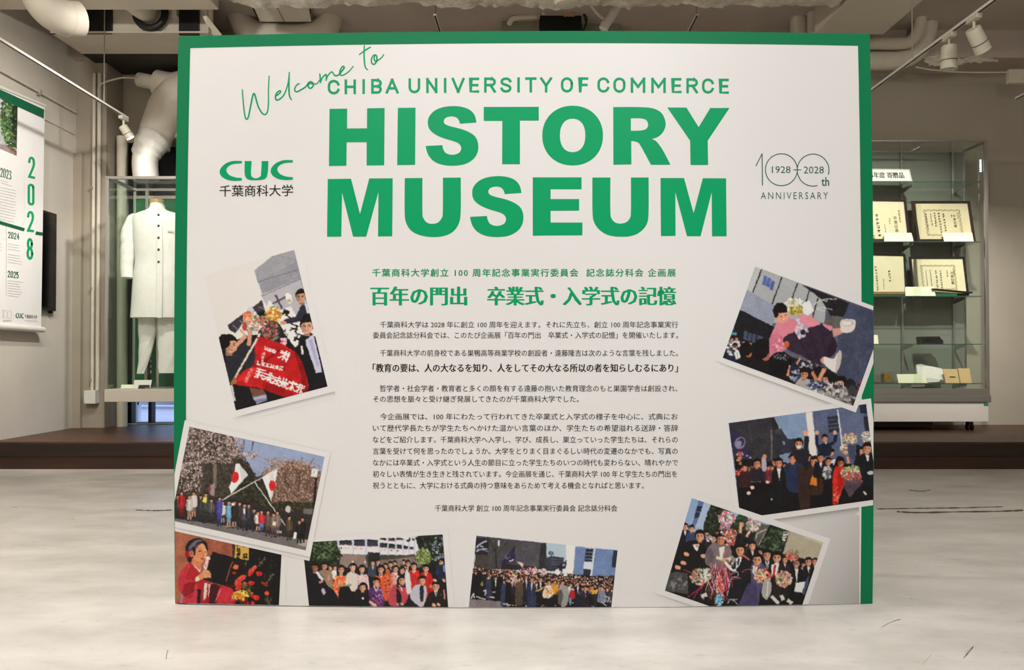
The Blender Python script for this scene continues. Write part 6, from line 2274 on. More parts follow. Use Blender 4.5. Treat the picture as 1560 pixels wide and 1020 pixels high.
def front_y(px, py):
    """depth of the coat front at a point"""
    for (r0, r1) in zip(dense[:-1], dense[1:]):
        if r0[1] <= py <= r1[1]:
            t = (py - r0[1]) / (r1[1] - r0[1] + 1e-9)
            rx, ry = r0[2] + (r1[2] - r0[2]) * t, r0[3] + (r1[3] - r0[3]) * t
            u = min(abs((px - 241) * K / rx), .999)
            return CY - ry * (1 - u ** 2.35) ** (1 / 2.35)
    return CY - .13


vs, fs = [], []
for i in range(24):
    t = i / 23
    y = 322.5 + 161 * t
    xa = 238 + 1.0 * math.sin(t * 3)
    for dx, dd in ((0, .001), (0, .007), (8, .007), (9, .001)):
        v = U(xa + dx, y, front_y(xa + dx, y) - dd)
        vs.append(v)
for i in range(23):
    for j in range(3):
        a = i * 4 + j
        fs.append((a, a + 1, a + 5, a + 4))
mb.add(vs, fs).build('front_facing', M['coat'], coat, smooth=True)
for y in (327, 343.6, 361.8, 379.8, 398.5):
    v = U(241.5, y, front_y(241.5, y) - .010)
    MB().ellipsoid(v, .009, .006, .009, 12, 8).build('button', M['button'], coat, smooth=True)
for (xa, xb, y, n) in ((209, 218, 403.5, 'pocket_flap'), (264, 273, 403.5, 'pocket_flap'), (255, 265, 350, 'breast_pocket')):
    a, b = U(xa, y, front_y(xa, y) - .004), U(xb, y, front_y(xb, y) - .004)
    mb = MB()
    mb.prism([a, b, b + Vector((0, .004, -.010)), a + Vector((0, .004, -.010))], (0, .006, 0))
    mb.build(n, M['coat'], coat)
tro = thing('trousers', C(236, 570), 'white tapered trousers hanging below the frock coat', 'trousers')
for pts in ([(224, 470, .078), (223, 500, .070), (221, 525, .056), (217, 550, .040), (212.5, 569, .028)], [(255, 470, .085), (254, 500, .082), (253, 530, .076), (252, 552, .070), (251, 568, .066)]):
    P = catmull(pts, 5)
    MB().loft([[Vector((C(p[0], p[1]).x + p[2] * math.cos(i * .2618), CY + .02 + p[2] * .6 * math.sin(i * .2618) + .004 * math.sin(i * 1.3 + p[1] * .2), C(p[0], p[1]).z)) for i in range(24)] for p in P]).build('trouser_leg', M['coat'], tro, smooth=True)

# items on the tray
yy = Y0 + .13
a = U(184.5, 592.5, yy)
def card(name, quad, y, lean, m, label, cat, group=None, th=.002):
    """a stiff card standing on its lower edge; quad tl, tr, br, bl in frame pixels at depth y, top leaning back"""
    P = [U(p[0], p[1], y + (lean if i < 2 else 0)) for i, p in enumerate(quad)]
    mb = MB().prism([P[0], P[3], P[2], P[1]], (0, th, 0))
    return mb, P


mb, P = card('', [(185, 585.5), (206, 585.5), (205, 592.3), (183.5, 592.3)], yy, .05, None, '', '')
tag(mb.build('caption_card', M['card']), 'yellowish caption card lying low at the case edge', 'card')
pc = thing('picture_stand', U(217, 592.3, yy - .02), 'small white picture card with a dark photo in the coat case', 'picture card')
mb, P = card('', [(204.6, 578.5), (231.5, 578.5), (228.5, 592.3), (203, 592.3)], yy - .03, .05, None, '', '')
mb.build('card', M['casew'], pc)
mb, P = card('', [(211.5, 586), (228, 586), (227, 591.6), (210, 591.6)], yy - .03 - .004, .02, None, '', '')
mb.build('photo', M['framew'], pc)

# ------------------------------------------------------------------ right display case
Y0, Y1 = 6.22, 6.55
rx1 = U(1506.5, 400, Y0).x
rx0 = rx1 - 1.55
rt = U(1400, 213, Y0).z
za, zb, zc, zd = U(1400, 591.5, Y0).z, U(1400, 601, Y0).z, U(1400, 612.5, Y0).z, U(1400, 642, Y0).z
RC = thing('display_case', (rx0 + .7, 6.4, PZ), 'wide glass display case on casters full of framed certificates', 'display case')
MB().box((rx0, Y0 - .0, zd), (rx1 - .012, Y1, zc - .002), .005).build('base_cabinet', M['casew'], RC)
MB().box((rx0 - .01, Y0 - .012, zc), (rx1 + .004, Y1 + .005, zb - .002), .006).build('base_rail', M['alu'], RC)
MB().box((rx0, Y0, zb), (rx1, Y0 + .02, za), .003).build('door_rail', M['alu'], RC)
MB().box((rx1 - .05, Y0 - .002, zc - .028), (rx1 - .014, Y0 - .0005, zc - .008)).build('green_tape', M['teal'], RC, )
MB().box((rx0 + .05, Y0 + .06, PZ + .03), (rx1 - .42, Y1 - .02, zd)).build('under_case_shade', M['black'], RC)  # black box painted in as the shade beneath the cabinet
for i, X in enumerate((rx0 + .1, rx1 - .135)):
    cas = MB().box((X - .02, Y0 + .03, PZ + .035), (X + .02, Y0 + .07, zd)).build('caster', M['black'], RC)
    for dx in (-.022, .012):
        MB().tube([(X + dx, Y0 + .05, PZ + .026), (X + dx + .012, Y0 + .05, PZ + .026)], .026, 18).build('wheel', M['rubber'], cas, smooth=True)
fm = .018
mb = MB()
mb.box((rx0, Y0, rt - fm * .7), (rx1, Y0 + fm, rt), .003).box((rx0, Y1 - fm, rt - fm), (rx1, Y1, rt), .003).box((rx0, Y0 + fm, rt - fm), (rx0 + fm, Y1 - fm, rt), .003).box((rx1 - fm, Y0 + fm, rt - fm), (rx1, Y1 - fm, rt), .003)
mb.build('top_frame', M['alu'], RC)
for (x, y) in ((rx0, Y0), (rx1 - .028, Y0), (rx0, Y1 - fm), (rx1 - fm, Y1 - fm)):
    w = .028 if x > rx0 and y == Y0 else fm
    MB().box((x, y, za), (x + w, y + fm, rt - fm * .7), .003).build('corner_post', M['alu'], RC)
for px in (1373, 1451):
    X = U(px, 300, Y1 - .03).x
    MB().box((X - .008, Y1 - .040, za), (X + .008, Y1 - .026, rt - fm)).build('shelf_upright', M['alu'], RC)
MB().box((rx0 + fm, Y1 - .016, zb), (rx1 - fm, Y1 - .010, rt - fm)).build('back_panel', M['greyback'], RC)
xm = U(1398, 300, Y0).x
MB().box((rx0 + fm, Y0 + .004, za), (xm + .03, Y0 + .008, rt - fm)).build('sliding_pane', M['glass'], RC)
MB().box((xm - .03, Y0 + .012, za), (rx1 - .028, Y0 + .016, rt - fm)).build('sliding_pane', M['glass'], RC)
MB().box((rx1 - .010, Y0 + fm, za), (rx1 - .004, Y1 - fm, rt - fm)).build('side_pane', M['glass'], RC)
MB().box((rx0 + fm, Y0 + fm, rt - .010), (rx1 - fm, Y1 - fm, rt - .004)).build('top_pane', M['glass'], RC)
MB().box((U(1388, 585, Y0).x, Y0 - .001, U(1388, 589, Y0).z), (U(1409, 585, Y0).x, Y0 + .004, U(1388, 585.5, Y0).z), .001).build('door_pull', M['alu'], RC)
for i in range(7):
    v = U(1499, 244 + i * 2.8, Y0 + .05)
    MB().ellipsoid((rx1 - .030, Y0 + .05, v.z), .006, .006, .004, 8, 6).build('led', M['led'], RC)
SH = {}
for i, py in enumerate((276, 367.5, 450.5, 523.5, 583.5)):
    z = U(1400, py, Y0 + .03).z
    SH[i] = z
    sh = MB().box((rx0 + .02, Y0 + .03, z - .006), (rx1 - .04, Y1 - .05, z)).build('glass_shelf', M['shelf'], RC)
    MB().box((rx0 + .02, Y0 + .0285, z - .006), (rx1 - .04, Y0 + .0298, z)).build('shelf_edge', M['shelfedge'], sh)
    for px in (1373, 1451):
        X = U(px, 300, Y1 - .03).x
        MB().prism([(X - .004, Y1 - .04, z - .006), (X - .004, Y0 + .12, z - .006), (X - .004, Y0 + .12, z - .016), (X - .004, Y1 - .04, z - .05)], (.008, 0, 0)).build('shelf_bracket', M['alu'], sh)
def on_shelf(px, py, z, ydef):
    return U(px, py, ydef)


# sign on the top shelf
ys = Y0 + .06
sg = thing('shelf_sign', (U(1350, 275, ys).x, ys, SH[0]), 'white angled name sign on the topmost glass shelf', 'sign')
P = [U(1310, 254.5, ys + .02), U(1385.5, 255.5, ys + .02), U(1390, 274.6, ys - .005), U(1310, 274.6, ys - .005)]
dz = SH[0] + .001 - P[2].z
P = [p + Vector((0, 0, dz)) for p in P]
nrm = (P[1] - P[0]).cross(P[3] - P[0]).normalized()
if nrm.y > 0:
    nrm = -nrm
MB().prism(P, -nrm * .003).build('plate', M['casew'], sg)


def onplane(P):
    """map of the unit square over a quad tl, tr, br, bl to the surface, lifted towards the viewer"""
    n = (P[1] - P[0]).cross(P[3] - P[0]).normalized()
    if n.y > 0:
        n = -n

    def f(x, y, off=0.0):
        return (P[0] * (1 - x) + P[1] * x) * (1 - y) + (P[3] * (1 - x) + P[2] * x) * y + n * off
    return f


def place(P, z):
    """shift a quad vertically so that its lower edge stands on height z"""
    d = z - min(P[2].z, P[3].z)
    return [p + Vector((0, 0, d)) for p in P]


pr = Print(onplane(P), .0008)
pr.text('2025年度 寄贈品', .04, .24, .86, .72, fat=.004)
pr.build('sign_lettering', M['ink'], sg)
pr = Print(onplane(P), .0006)
for a, b in (((.0, .06), (.985, .06)), ((.985, .06), (.985, .93)), ((.985, .93), (.0, .93))):
    h = a[1] == b[1]
    pr.stroke([a, b], .05 if h else .012)
pr.build('sign_border', M['grey'], sg)


def certificate(px, lean, shelf, y0, mfr, mpaper, label, ornament, cols, seed, bw=.030, group='framed certificates in the glass case', seal=False):
    """framed certificate leaning back on a shelf; px = quad tl, tr, br, bl in frame pixels"""
    P = [U(p[0], p[1], y0 + (lean if i < 2 else 0)) for i, p in enumerate(px)]
    P = place(P, SH[shelf] + .003)
    f = onplane(P)
    w = (P[1] - P[0]).length
    h = (P[3] - P[0]).length
    t = thing('certificate_frame', (P[3] + P[2]) / 2, label, 'framed certificate', group)
    bx, by = bw / w, bw / h
    O = [f(0, 0, 0), f(1, 0, 0), f(1, 1, 0), f(0, 1, 0)]
    O2 = [f(0, 0, .016), f(1, 0, .016), f(1, 1, .016), f(0, 1, .016)]
    I2 = [f(bx, by, .016), f(1 - bx, by, .016), f(1 - bx, 1 - by, .016), f(bx, 1 - by, .016)]
    I0 = [f(bx, by, .006), f(1 - bx, by, .006), f(1 - bx, 1 - by, .006), f(bx, 1 - by, .006)]
    mb = MB()
    vs = O + O2 + I2 + I0
    fs = [(0, 1, 2, 3)]
    for i in range(4):
        j = (i + 1) % 4
        fs += [(i, j, 4 + j, 4 + i), (4 + i, 4 + j, 8 + j, 8 + i), (8 + i, 8 + j, 12 + j, 12 + i)]
    mb.add(vs, fs).build('frame', mfr, t)
    pp = MB().add([f(bx * .9, by * .9, .007), f(1 - bx * .9, by * .9, .007), f(1 - bx * .9, 1 - by * .9, .007), f(bx * .9, 1 - by * .9, .007)], [(0, 1, 2, 3)]).build('sheet', mpaper, t, fix=False)
    r = random.Random(seed)
    if ornament:
        pr = Print(f, .0078)
        a, b, c, d = .20, .80, .22, .84
        base = []
        for i in range(80):
            u = i / 80 * 4
            k, v = int(u), u % 1
            x, y = [(a + (b - a) * v, c), (b, c + (d - c) * v), (b - (b - a) * v, d), (a, d - (d - c) * v)][k]
            wob = .010 * math.sin(i * 1.9)
            base.append((x + wob, y + wob))
        pr.stroke(base, .018, True)
        pr.stroke([(.5 + (x - .5) * .92, .53 + (y - .53) * .93) for x, y in base], .006, True)
        pr.build('ornament', M['paperd'], pp)
    pr = Print(f, .0082)
    asp = w / h

    def column(x, ya, yb, z):
        y = ya
        while y < yb:
            for _ in range(2):
                q = y + r.uniform(0, z * .8)
                pr.stroke([(x - z / asp * .45, q), (x + z / asp * .45, q - z * .06)], z * .16)
            q = x + r.uniform(-z, z) * .25 / asp
            pr.stroke([(q, y), (q + r.uniform(-.1, .1) * z / asp, y + z * .85)], z * .16 / asp)
            pr.stroke([(q, y + z * .4), (q - z * .4 / asp, y + z * .85)], z * .13 / asp)
            y += z * 1.22
    for c in cols:
        if c[0] == 'T':
            x, ya, yb = c[1:]
            n = 4
            z = (yb - ya) / n
            for i, ch in enumerate('卒業証書'):
                pr.text(ch, x - z * .42 / asp, ya + i * z, x + z * .42 / asp, ya + i * z + z * .86)
        else:
            column(*c)
    pr.build('lettering', M['ink'], pp)
    if seal:
        pr = Print(f, .0084)
        pr.stroke([(.16, .20), (.21, .20), (.21, .28), (.16, .28)], .012, True)
        pr.stroke([(.17, .24), (.20, .24)], .012)
        pr.build('red_seal', M['red'], pp)
    MB().add([f(bx * .95, by * .95, .012), f(1 - bx * .95, by * .95, .012), f(1 - bx * .95, 1 - by * .95, .012), f(bx * .95, 1 - by * .95, .012)], [(0, 1, 2, 3)]).build('cover_glass', M['plastic'], t, fix=False)
    return t


yf = Y0 + .10
certificate([(1290, 301), (1379, 303), (1386, 366), (1302, 367)], .10, 1, yf, M['framew'], M['paper'], 'dark framed certificate with red seal on the upper left glass shelf', False,
            [('T', .78, .40, .80), (.86, .26, .56, .05), (.68, .46, .56, .04), (.58, .60, .84, .03), (.46, .36, .84, .075), (.35, .40, .92, .06), (.26, .4, .92, .06)], 1, .020, seal=True)
certificate([(1387, 300.5), (1476, 300.5), (1485, 361.5), (1397, 362)], .10, 1, yf, M['framew'], M['paperb'], 'brown framed certificate with ornamental border on the upper right glass shelf', True,
            [('T', .70, .33, .66), (.76, .29, .46, .035), (.655, .33, .42, .04), (.52, .30, .76, .055), (.44, .28, .76, .055), (.37, .28, .62, .05), (.30, .32, .58, .035), (.22, .32, .68, .04)], 2, .020)
certificate([(1292, 382), (1378, 384), (1381, 446), (1300, 447)], .08, 2, yf, M['frameb'], M['paper'], 'black framed certificate on the middle shelf behind a brown lying frame', False,
            [(.70, .40, .62, .06), (.58, .60, .84, .03), (.46, .30, .88, .055), (.36, .32, .88, .055), (.28, .35, .9, .05)], 3, .016)
certificate([(1384, 390.5), (1468, 390.5), (1475, 449), (1390, 449.5)], .08, 2, yf, M['frameb'], M['paper'], 'black framed certificate on the middle shelf above a green folder', True,
            [('T', .74, .38, .72), (.78, .33, .5, .035), (.66, .34, .5, .04), (.54, .34, .86, .05), (.46, .34, .86, .05), (.36, .34, .8, .035), (.28, .34, .8, .03)], 4, .016)
# caption cards in front of the frames
for q, sh, lab in (([(1347, 353.8), (1388.5, 353.8), (1392, 367), (1347, 367)], 1, 'cream caption card below the certificate with the red seal'),
                   ([(1435, 354), (1481, 354), (1483.5, 367.4), (1438.5, 367.4)], 1, 'cream caption card below the certificate with ornamental border'),
                   ([(1379, 436.5), (1422.5, 436), (1425.5, 450.3), (1379.5, 450.3)], 2, 'cream caption card between the two frames of the middle shelf')):
    P = place([U(p[0], p[1], Y0 + .045 + (.02 if i < 2 else 0)) for i, p in enumerate(q)], SH[sh] + .001)
    tag(MB().prism([P[0], P[3], P[2], P[1]], (0, .0015, 0)).build('caption_card', M['card']), lab, 'card', 'caption cards in the glass case')
# frames lying flat on the middle shelf
def bar(name, a, b, ya, yb, z0, h, m, label, cat, tilt=0.0):
    A, Bq = U(a, 445, ya), U(b, 445, ya)
    P = [(A.x, ya, z0 + tilt), (Bq.x, ya, z0), (Bq.x, yb, z0), (A.x, yb, z0 + tilt)]
    return tag(MB().prism(P, (0, 0, h)).build(name, m), label, cat)


z2 = SH[2] + .002
bar('lying_frame', 1310, 1378.5, Y0 + .04, Y0 + .085, z2 + .012, .020, M['framebr'], 'brown wooden frame lying on the middle glass shelf', 'frame')
bar('frame_stand', 1310, 1376, Y0 + .045, Y0 + .085, z2, .011, M['felt'], 'green felt strip under the brown lying frame', 'felt strip')
bar('green_folder', 1425, 1458, Y0 + .05, Y0 + .085, z2, .018, M['felt'], 'green folder lying in front of the black framed certificate', 'folder')
bar('lying_frame', 1421, 1482, Y0 + .036, Y0 + .085, z2 + .019, .012, M['frameb'], 'black frame lying over the green folder', 'frame', .028)

# fourth shelf: black leather case and card
z3 = SH[3] + .001
pu = thing('leather_case', (U(1420, 522, Y0 + .15).x, Y0 + .15, z3), 'small black leather case on the fourth glass shelf', 'leather case')
yb = Y0 + .10
xa, xb = U(1403, 520, yb).x, U(1437, 520, yb).x
hh = 11.5 * yb / F
MB().prism([(xa, yb, z3), (xb, yb, z3), (xb, yb, z3 + hh * .45), (xb - .03, yb, z3 + hh * .85), (xb - .06, yb, z3 + hh * .93), (xa + .015, yb, z3 + hh * .9), (xa, yb, z3 + hh * .9)], (0, .07, 0)).build('body', M['leather'], pu)
MB().prism([(xa - .003, yb - .004, z3 + hh * .55), (xb - .02, yb - .004, z3 + hh * .6), (xb - .03, yb - .004, z3 + hh * .98), (xa - .003, yb - .004, z3 + hh * .96)], (0, .076, 0)).build('flap', M['leather'], pu)
MB().tube([(xa + .06, yb - .005, z3 + .02), (xa + .06, yb - .005, z3 + hh * .7)], .004, 8).build('strap', M['leather'], pu)
P = place([U(1322, 509.5, Y0 + .08), U(1337, 509.5, Y0 + .08), U(1338.5, 523, Y0 + .06), U(1322, 523, Y0 + .06)], z3)
tag(MB().prism([P[0], P[3], P[2], P[1]], (0, .0015, 0)).build('caption_card', M['card']), 'cream caption card on the fourth shelf at the board edge', 'card', 'caption cards in the glass case')
# bottom shelf
z4 = SH[4] + .001
def box_item(name, x0, x1, ytop, y0, dep, m, label, cat, frame=None, inner=None):
    a, b = U(x0, 580, y0), U(x1, 580, y0)
    h = (583.0 - ytop) * y0 / F
    t = thing(name, ((a.x + b.x) / 2, y0, z4), label, cat)
    MB().box((a.x, y0, z4), (b.x, y0 + dep, z4 + h), .003).build('case', m, t)
    if inner:
        MB().box((a.x + .012, y0 + .012, z4 + .006), (b.x - .012, y0 + dep - .008, z4 + h - .012), .004).build('content', inner, t)
    return t


box_item('medal_box', 1330, 1344.5, 570, Y0 + .09, .05, M['plastic'], 'clear box with a silver medal beside the board edge', 'box', inner=M['alu'])
box_item('medal_box', 1346, 1363, 566.5, Y0 + .09, .05, M['plastic'], 'clear box with a brass medal left of the white caption card', 'box', inner=M['gold'])
P = place([U(1366, 569.5, Y0 + .075), U(1409, 569, Y0 + .075), U(1412.5, 583, Y0 + .05), U(1369, 583, Y0 + .05)], z4)
wc = thing('caption_card', (P[2] + P[3]) / 2, 'wide white caption card on the lowest shelf', 'card', 'caption cards in the glass case')
MB().prism([P[0], P[3], P[2], P[1]], (0, .0015, 0)).build('card', M['card'], wc)
# folded white cloth behind it
mb = MB()
y5 = Y0 + .15
out = [(1396, 551), (1403, 550), (1416, 553), (1432, 556), (1437, 558), (1440, 572), (1440, 577), (1434, 573), (1430, 577), (1412, 578), (1398, 570)]
P = [U(x, y, y5 + (.04 if y < 560 else 0)) for x, y in out]
d = z4 + .001 - min(p.z for p in P)
P = [p + Vector((0, 0, d)) for p in P]
tag(mb.prism(P, (0, .018, 0)).build('folded_cloth', M['pouch']), 'crumpled white folded cloth behind the wide caption card', 'cloth')
MB
for x0, x1, yt, lab in ((1441, 1462, 562, 'tan booklet with a title strip on the lowest shelf'), (1463.5, 1481, 561, 'plain tan booklet nearest the case corner')):
    ya = Y0 + .09
    a, b = U(x0, 583, ya), U(x1, 583, ya)
    h = (583 - yt) * ya / F
    t = thing('booklet', ((a.x + b.x) / 2, ya, z4), lab, 'booklet', 'tan booklets on the lowest shelf')
    MB().prism([(a.x, ya, z4), (b.x, ya, z4), (b.x - .004, ya + .03, z4 + h), (a.x - .004, ya + .03, z4 + h)], (0, .012, 0)).build('cover', M['tan'], t)
    if x0 < 1450:
        MB().prism([(a.x + .035, ya + .010, z4 + h * .42), (b.x - .03, ya + .010, z4 + h * .42), (b.x - .03, ya + .0115, z4 + h * .46), (a.x + .035, ya + .0115, z4 + h * .46)], (0, -.004, 0)).build('title', M['ink'], t)
# ------------------------------------------------------------------ services under the ceiling
def px_path(pts, n=6):
    """points (px, py, depth) smoothed into a world path"""
    return [U(p[0], p[1], p[2]) for p in (catmull(pts, n) if len(pts) > 2 else pts)]


def pipe(name, pts, r, m, label, cat, group=None, n=6, seg=20):
    return tag(MB().tube(px_path(pts, n), r, seg).build(name, m, smooth=True), label, cat, group)


# wide white elbow at the upper left
el = thing('duct_elbow', U(90, 30, 5.5), 'thick white round duct elbow over the left wall', 'duct')
MB().tube(px_path([(45, -70, 4.72), (56, -22, 4.72), (72, 10, 4.75), (96, 27, 4.82), (120, 30, 4.9)]), .108, 24).build('elbow', M['elbow'], el, smooth=True)
MB().tube([U(99, 28.0, 4.83), U(100.5, 28.4, 4.836)], .111, 24).build('joint_ring', M['elbow'], el, smooth=True)
# plenum box with black openings
pb = thing('air_plenum', U(190, 60, 6.2), 'pale boxed air plenum with black openings above the coat case', 'air plenum')
YQ = 5.78
x1 = U(320, 50, YQ).x
zb_, zt_ = U(190, 82, 6.30).z, U(190, 50, YQ).z
pf = [U(76, 50, YQ), Vector((x1, YQ, zt_)), Vector((x1, 6.30, zb_)), U(125, 82, 6.30)]
MB().prism(pf, (0, 0, .012)).build('front_flap', M['beam'], pb)
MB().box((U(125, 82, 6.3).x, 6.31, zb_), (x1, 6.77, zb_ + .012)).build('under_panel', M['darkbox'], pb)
MB().box((U(74, 50, YQ).x, YQ + .03, zt_ + .01), (x1, YQ + .06, ZC - .003)).build('front_panel', M['duct'], pb)
MB().box((U(74, 30, YQ).x, YQ + .01, U(74, 50, YQ).z), (U(169, 30, YQ).x, YQ + .03, ZC - .003)).build('black_opening', M['black'], pb)
c = U(229, 20, YQ - .02)
rg = MB()
rg.tube([c + Vector((math.cos(a) * .108, 0, math.sin(a) * .108)) for a in [i * 2 * math.pi / 28 for i in range(29)]], .026, 12, False)
rg.build('collar_ring', M['black'], pb, smooth=True)
MB().tube(px_path([(198, -4, 5.55), (212, 8, 5.65), (224, 16, YQ + .01)]), .085, 20).build('inlet_pipe', M['duct'], pb, smooth=True)
MB().box((U(272, 30, YQ).x, YQ + .005, U(272, 52, YQ).z), (U(302, 30, YQ).x, YQ + .03, ZC - .003)).build('black_slot', M['black'], pb)
MB().box((U(261, 12, YQ).x, YQ, U(261, 24, YQ).z), (U(269, 12, YQ).x, YQ + .03, U(261, 11, YQ).z)).build('small_bracket', M['duct'], pb)

# insulated bent duct behind the coat case
dd = thing('exhaust_duct', U(225, 260, 6.55), 'wrapped white exhaust duct bending down behind the coat case', 'duct')
MB().tube(px_path([(330, 136, 6.6), (290, 136, 6.6), (266, 146, 6.6), (252, 168, 6.6), (240, 200, 6.6), (232, 222, 6.6)]), [.155] * 8 + [.15] * 5 + [.145] * 6 + [.14] * 6 + [.135] * 6, 24).build('wrapped_section', M['duct'], dd, smooth=True)
MB().tube(px_path([(330, 138, 6.6), (262, 131, 6.6), (235, 126, 6.6), (212, 121, 6.62)]), [.13] * 6 + [.11] * 6 + [.06] * 7, 20).build('branch_section', M['duct'], dd, smooth=True)
MB().tube(px_path([(236, 212, 6.56), (226, 226, 6.52), (221, 246, 6.5), (223, 275, 6.5)]), [.13] * 3 + [.126] * 3 + [.115] * 4 + [.10] * 9, 24).build('sleeve_section', M['foil'], dd, smooth=True)
MB().tube([U(233.5, 217, 6.58), U(232.5, 219.5, 6.58)], .142, 24).build('clamp_ring', M['foil'], dd, smooth=True)
MB().tube(px_path([(212, 206, 6.66), (290, 206, 6.66)]), .03, 14).build('cross_pipe', M['duct'], dd, smooth=True)

# U shaped duct and flat duct between
pipe('round_duct', [(361, -40, 6.2), (361, -5, 6.2), (363, 18, 6.2), (375, 42, 6.2), (400, 53, 6.2), (437, 55, 6.2), (475, 53, 6.2), (497, 40, 6.2), (505, 15, 6.2), (505, -40, 6.2)], .098, M['duct'], 'bulky round duct dipping in a U shape over the board', 'duct')
fd = thing('flat_duct', U(430, 20, 6.0), 'flat grey duct with a dark slot between the arms of the U shaped duct', 'duct')
for (a, b, c, d) in ((378, 410.5, 396, 432.5), (411.5, 466, 434, 474)):
    mb = MB()
    mb.prism([U(a, -10, 5.75), U(b, -10, 5.75), U(d, 33, 6.1), U(c, 33, 6.1)], (0, .02, .12))
    mb.build('flat_panel', M['duct'], fd)
MB().prism([U(372, -12, 5.78), U(470, -12, 5.78), U(474, 32, 6.12), U(394, 32, 6.12)], (0, .03, .14)).build('slot_back', M['black'], fd)

# sprayed fireproofing along the ceiling beam
sp = MB()
X0, X1 = U(362, 4, 5.5).x, 2.25
NX, NY = 220, 14
vs, fs = [], []
for i in range(NX + 1):
    for j in range(NY + 1):
        u = j / NY
        x = X0 + (X1 - X0) * i / NX
        y = 5.0 + .5 * u
        n = mnoise.noise(Vector((x * 5, y * 4, 2))) * .04 + mnoise.noise(Vector((x * 19, y * 17, 7))) * .018 + mnoise.noise(Vector((x * 48, y * 45, 3))) * .007
        z = 3.208 + n * (.4 + .8 * u) + (.25 * max(0, u - .86) / .14)
        y += mnoise.noise(Vector((x * 8, 3.3, 1))) * .03 * u
        vs.append((x, y, z))
for i in range(NX):
    for j in range(NY):
        a = i * (NY + 1) + j
        fs.append((a, a + NY + 1, a + NY + 2, a + 1))
n0 = len(vs)
vs += [(v[0], v[1], ZC) for v in vs]
for i in range(NX):
    for j in (0, NY):
        a, b = i * (NY + 1) + j, (i + 1) * (NY + 1) + j
        fs.append((a, b, n0 + b, n0 + a))
for i in (0, NX):
    for j in range(NY):
        a, b = i * (NY + 1) + j, i * (NY + 1) + j + 1
        fs.append((a, b, n0 + b, n0 + a))
o = sp.add(vs, fs).build('fireproofed_beam', M['spray'], smooth=True)
tag(o, kind='structure')

# light tracks: rail with a dark slot, hangers, fittings
def track(name, a, b, label, hang=(0.3,)):
    a, b = Vector(a), Vector(b)
    t = thing(name, (a + b) / 2, label, 'light track')
    d = (b - a).normalized()
    s = d.cross(Vector((0, 0, 1))).normalized()
    mb = MB()
    w, h = .011, .014
    A = [a + s * w, a - s * w, a - s * w + Vector((0, 0, h)), a + s * w + Vector((0, 0, h))]
    mb.loft([A, [p + (b - a) for p in A]])
    mb.build('rail', M['whitem'], t)
    mb = MB()
    A = [a + s * .0065 - Vector((0, 0, .001)), a - s * .0065 - Vector((0, 0, .001)), a - s * .0065, a + s * .0065]
    mb.loft([A, [p + (b - a) for p in A]])
    mb.build('slot', M['black'], t)
    for f in hang:
        p = a + (b - a) * f
        MB().tube([p + Vector((0, 0, h)), (p.x, p.y, ZC)], .004, 8).build('hanger_rod', M['steel'], t)
    return t


lz = onX(0, 62, -3.0).z
track('light_track', (-3.0, 3.6, lz), (-3.0, 6.12, lz), 'long white light track beside the left wall', (.35, .86))
rx = 2.5
rz = U(1450, 49, 4.48).z
p1, p2 = onX(1519, -2, rx), onX(1327.5, 141, rx)
rz = onX(1420, 71, rx).z
track('light_track', (rx, 3.5, rz), (rx, 5.75, rz), 'light track carrying two cream spotlights over the right aisle', (.22, .62))
q1, q2 = onX(1548, 151, 3.9), onX(1575, 140, 3.9)
track('light_track', (3.9, 4.6, q1.z), (3.9, q1.y, q1.z), 'short light track end near the right picture edge', (.7,))
for (xa, ya, xb, yb_, D0, D1, lab) in ((661, -6, 676.5, 52, 4.9, 6.0, 'light track end above the heading letters'), (1066, -2, 1042, 52, 5.2, 6.1, 'dark slotted light track over the word COMMERCE')):
    a, b = U(xa, ya, D0), U(xb, yb_, D1)
    z = U((xa + xb) / 2, 22, 5.6).z
    track('light_track', (U(xa, 20, 5.55).x, 5.62, z), (U(xb, 48, 6.1).x, 6.3, z), lab, (.05,))


def fitting(name, base, aim, r, L, label, lit=False, group='cream spotlights'):
    """track spotlight: adapter, yoke and cylindrical head"""
    base = Vector(base)
    t = thing(name, base, label, 'spotlight', group)
    MB().box(base + Vector((-.016, -.05, -.002)), base + Vector((.016, .05, -.028)), .004).build('adapter', M['cream'], t)
    d = (Vector(aim)).normalized()
    h = base + Vector((0, 0, -.085))
    MB().tube([base + Vector((0, 0, -.028)), h], .008, 10).build('stem', M['cream'], t, smooth=True)
    e = h + d * L
    h0 = h - d * L * .15
    hd = MB().tube([h0, h0 + d * .006, e], [r * .86, r * .94, r], 26).build('lamp_head', M['cream'], t, smooth=True)
    m = h0 + (e - h0) * .62
    MB().tube([m, m + d * .004], r * 1.012, 26, False).build('dark_ring', M['black'], hd, smooth=True)
    MB().tube([e + d * .0005, e + d * .002], r * .82, 24).build('lamp_lens', M['lens'] if lit else M['tv'], hd, smooth=True)
    return t


by = onX(1449, 49, rx)
fitting('track_spotlight', (rx, by.y + .02, rz), (0.0, .06, -1), .045, .115, 'cream spotlight pointing straight down from the right track')
by = onX(1474, 32, rx)
fitting('track_spotlight', (rx, by.y - .06, rz), (.75, .35, -1), .042, .12, 'tilted cream spotlight beside the straight one on the right track')
fitting('track_spotlight', (-3.0, 6.06, lz), (.35, .2, -.62), .034, .09, 'small lit spotlight at the end of the left light track', True)
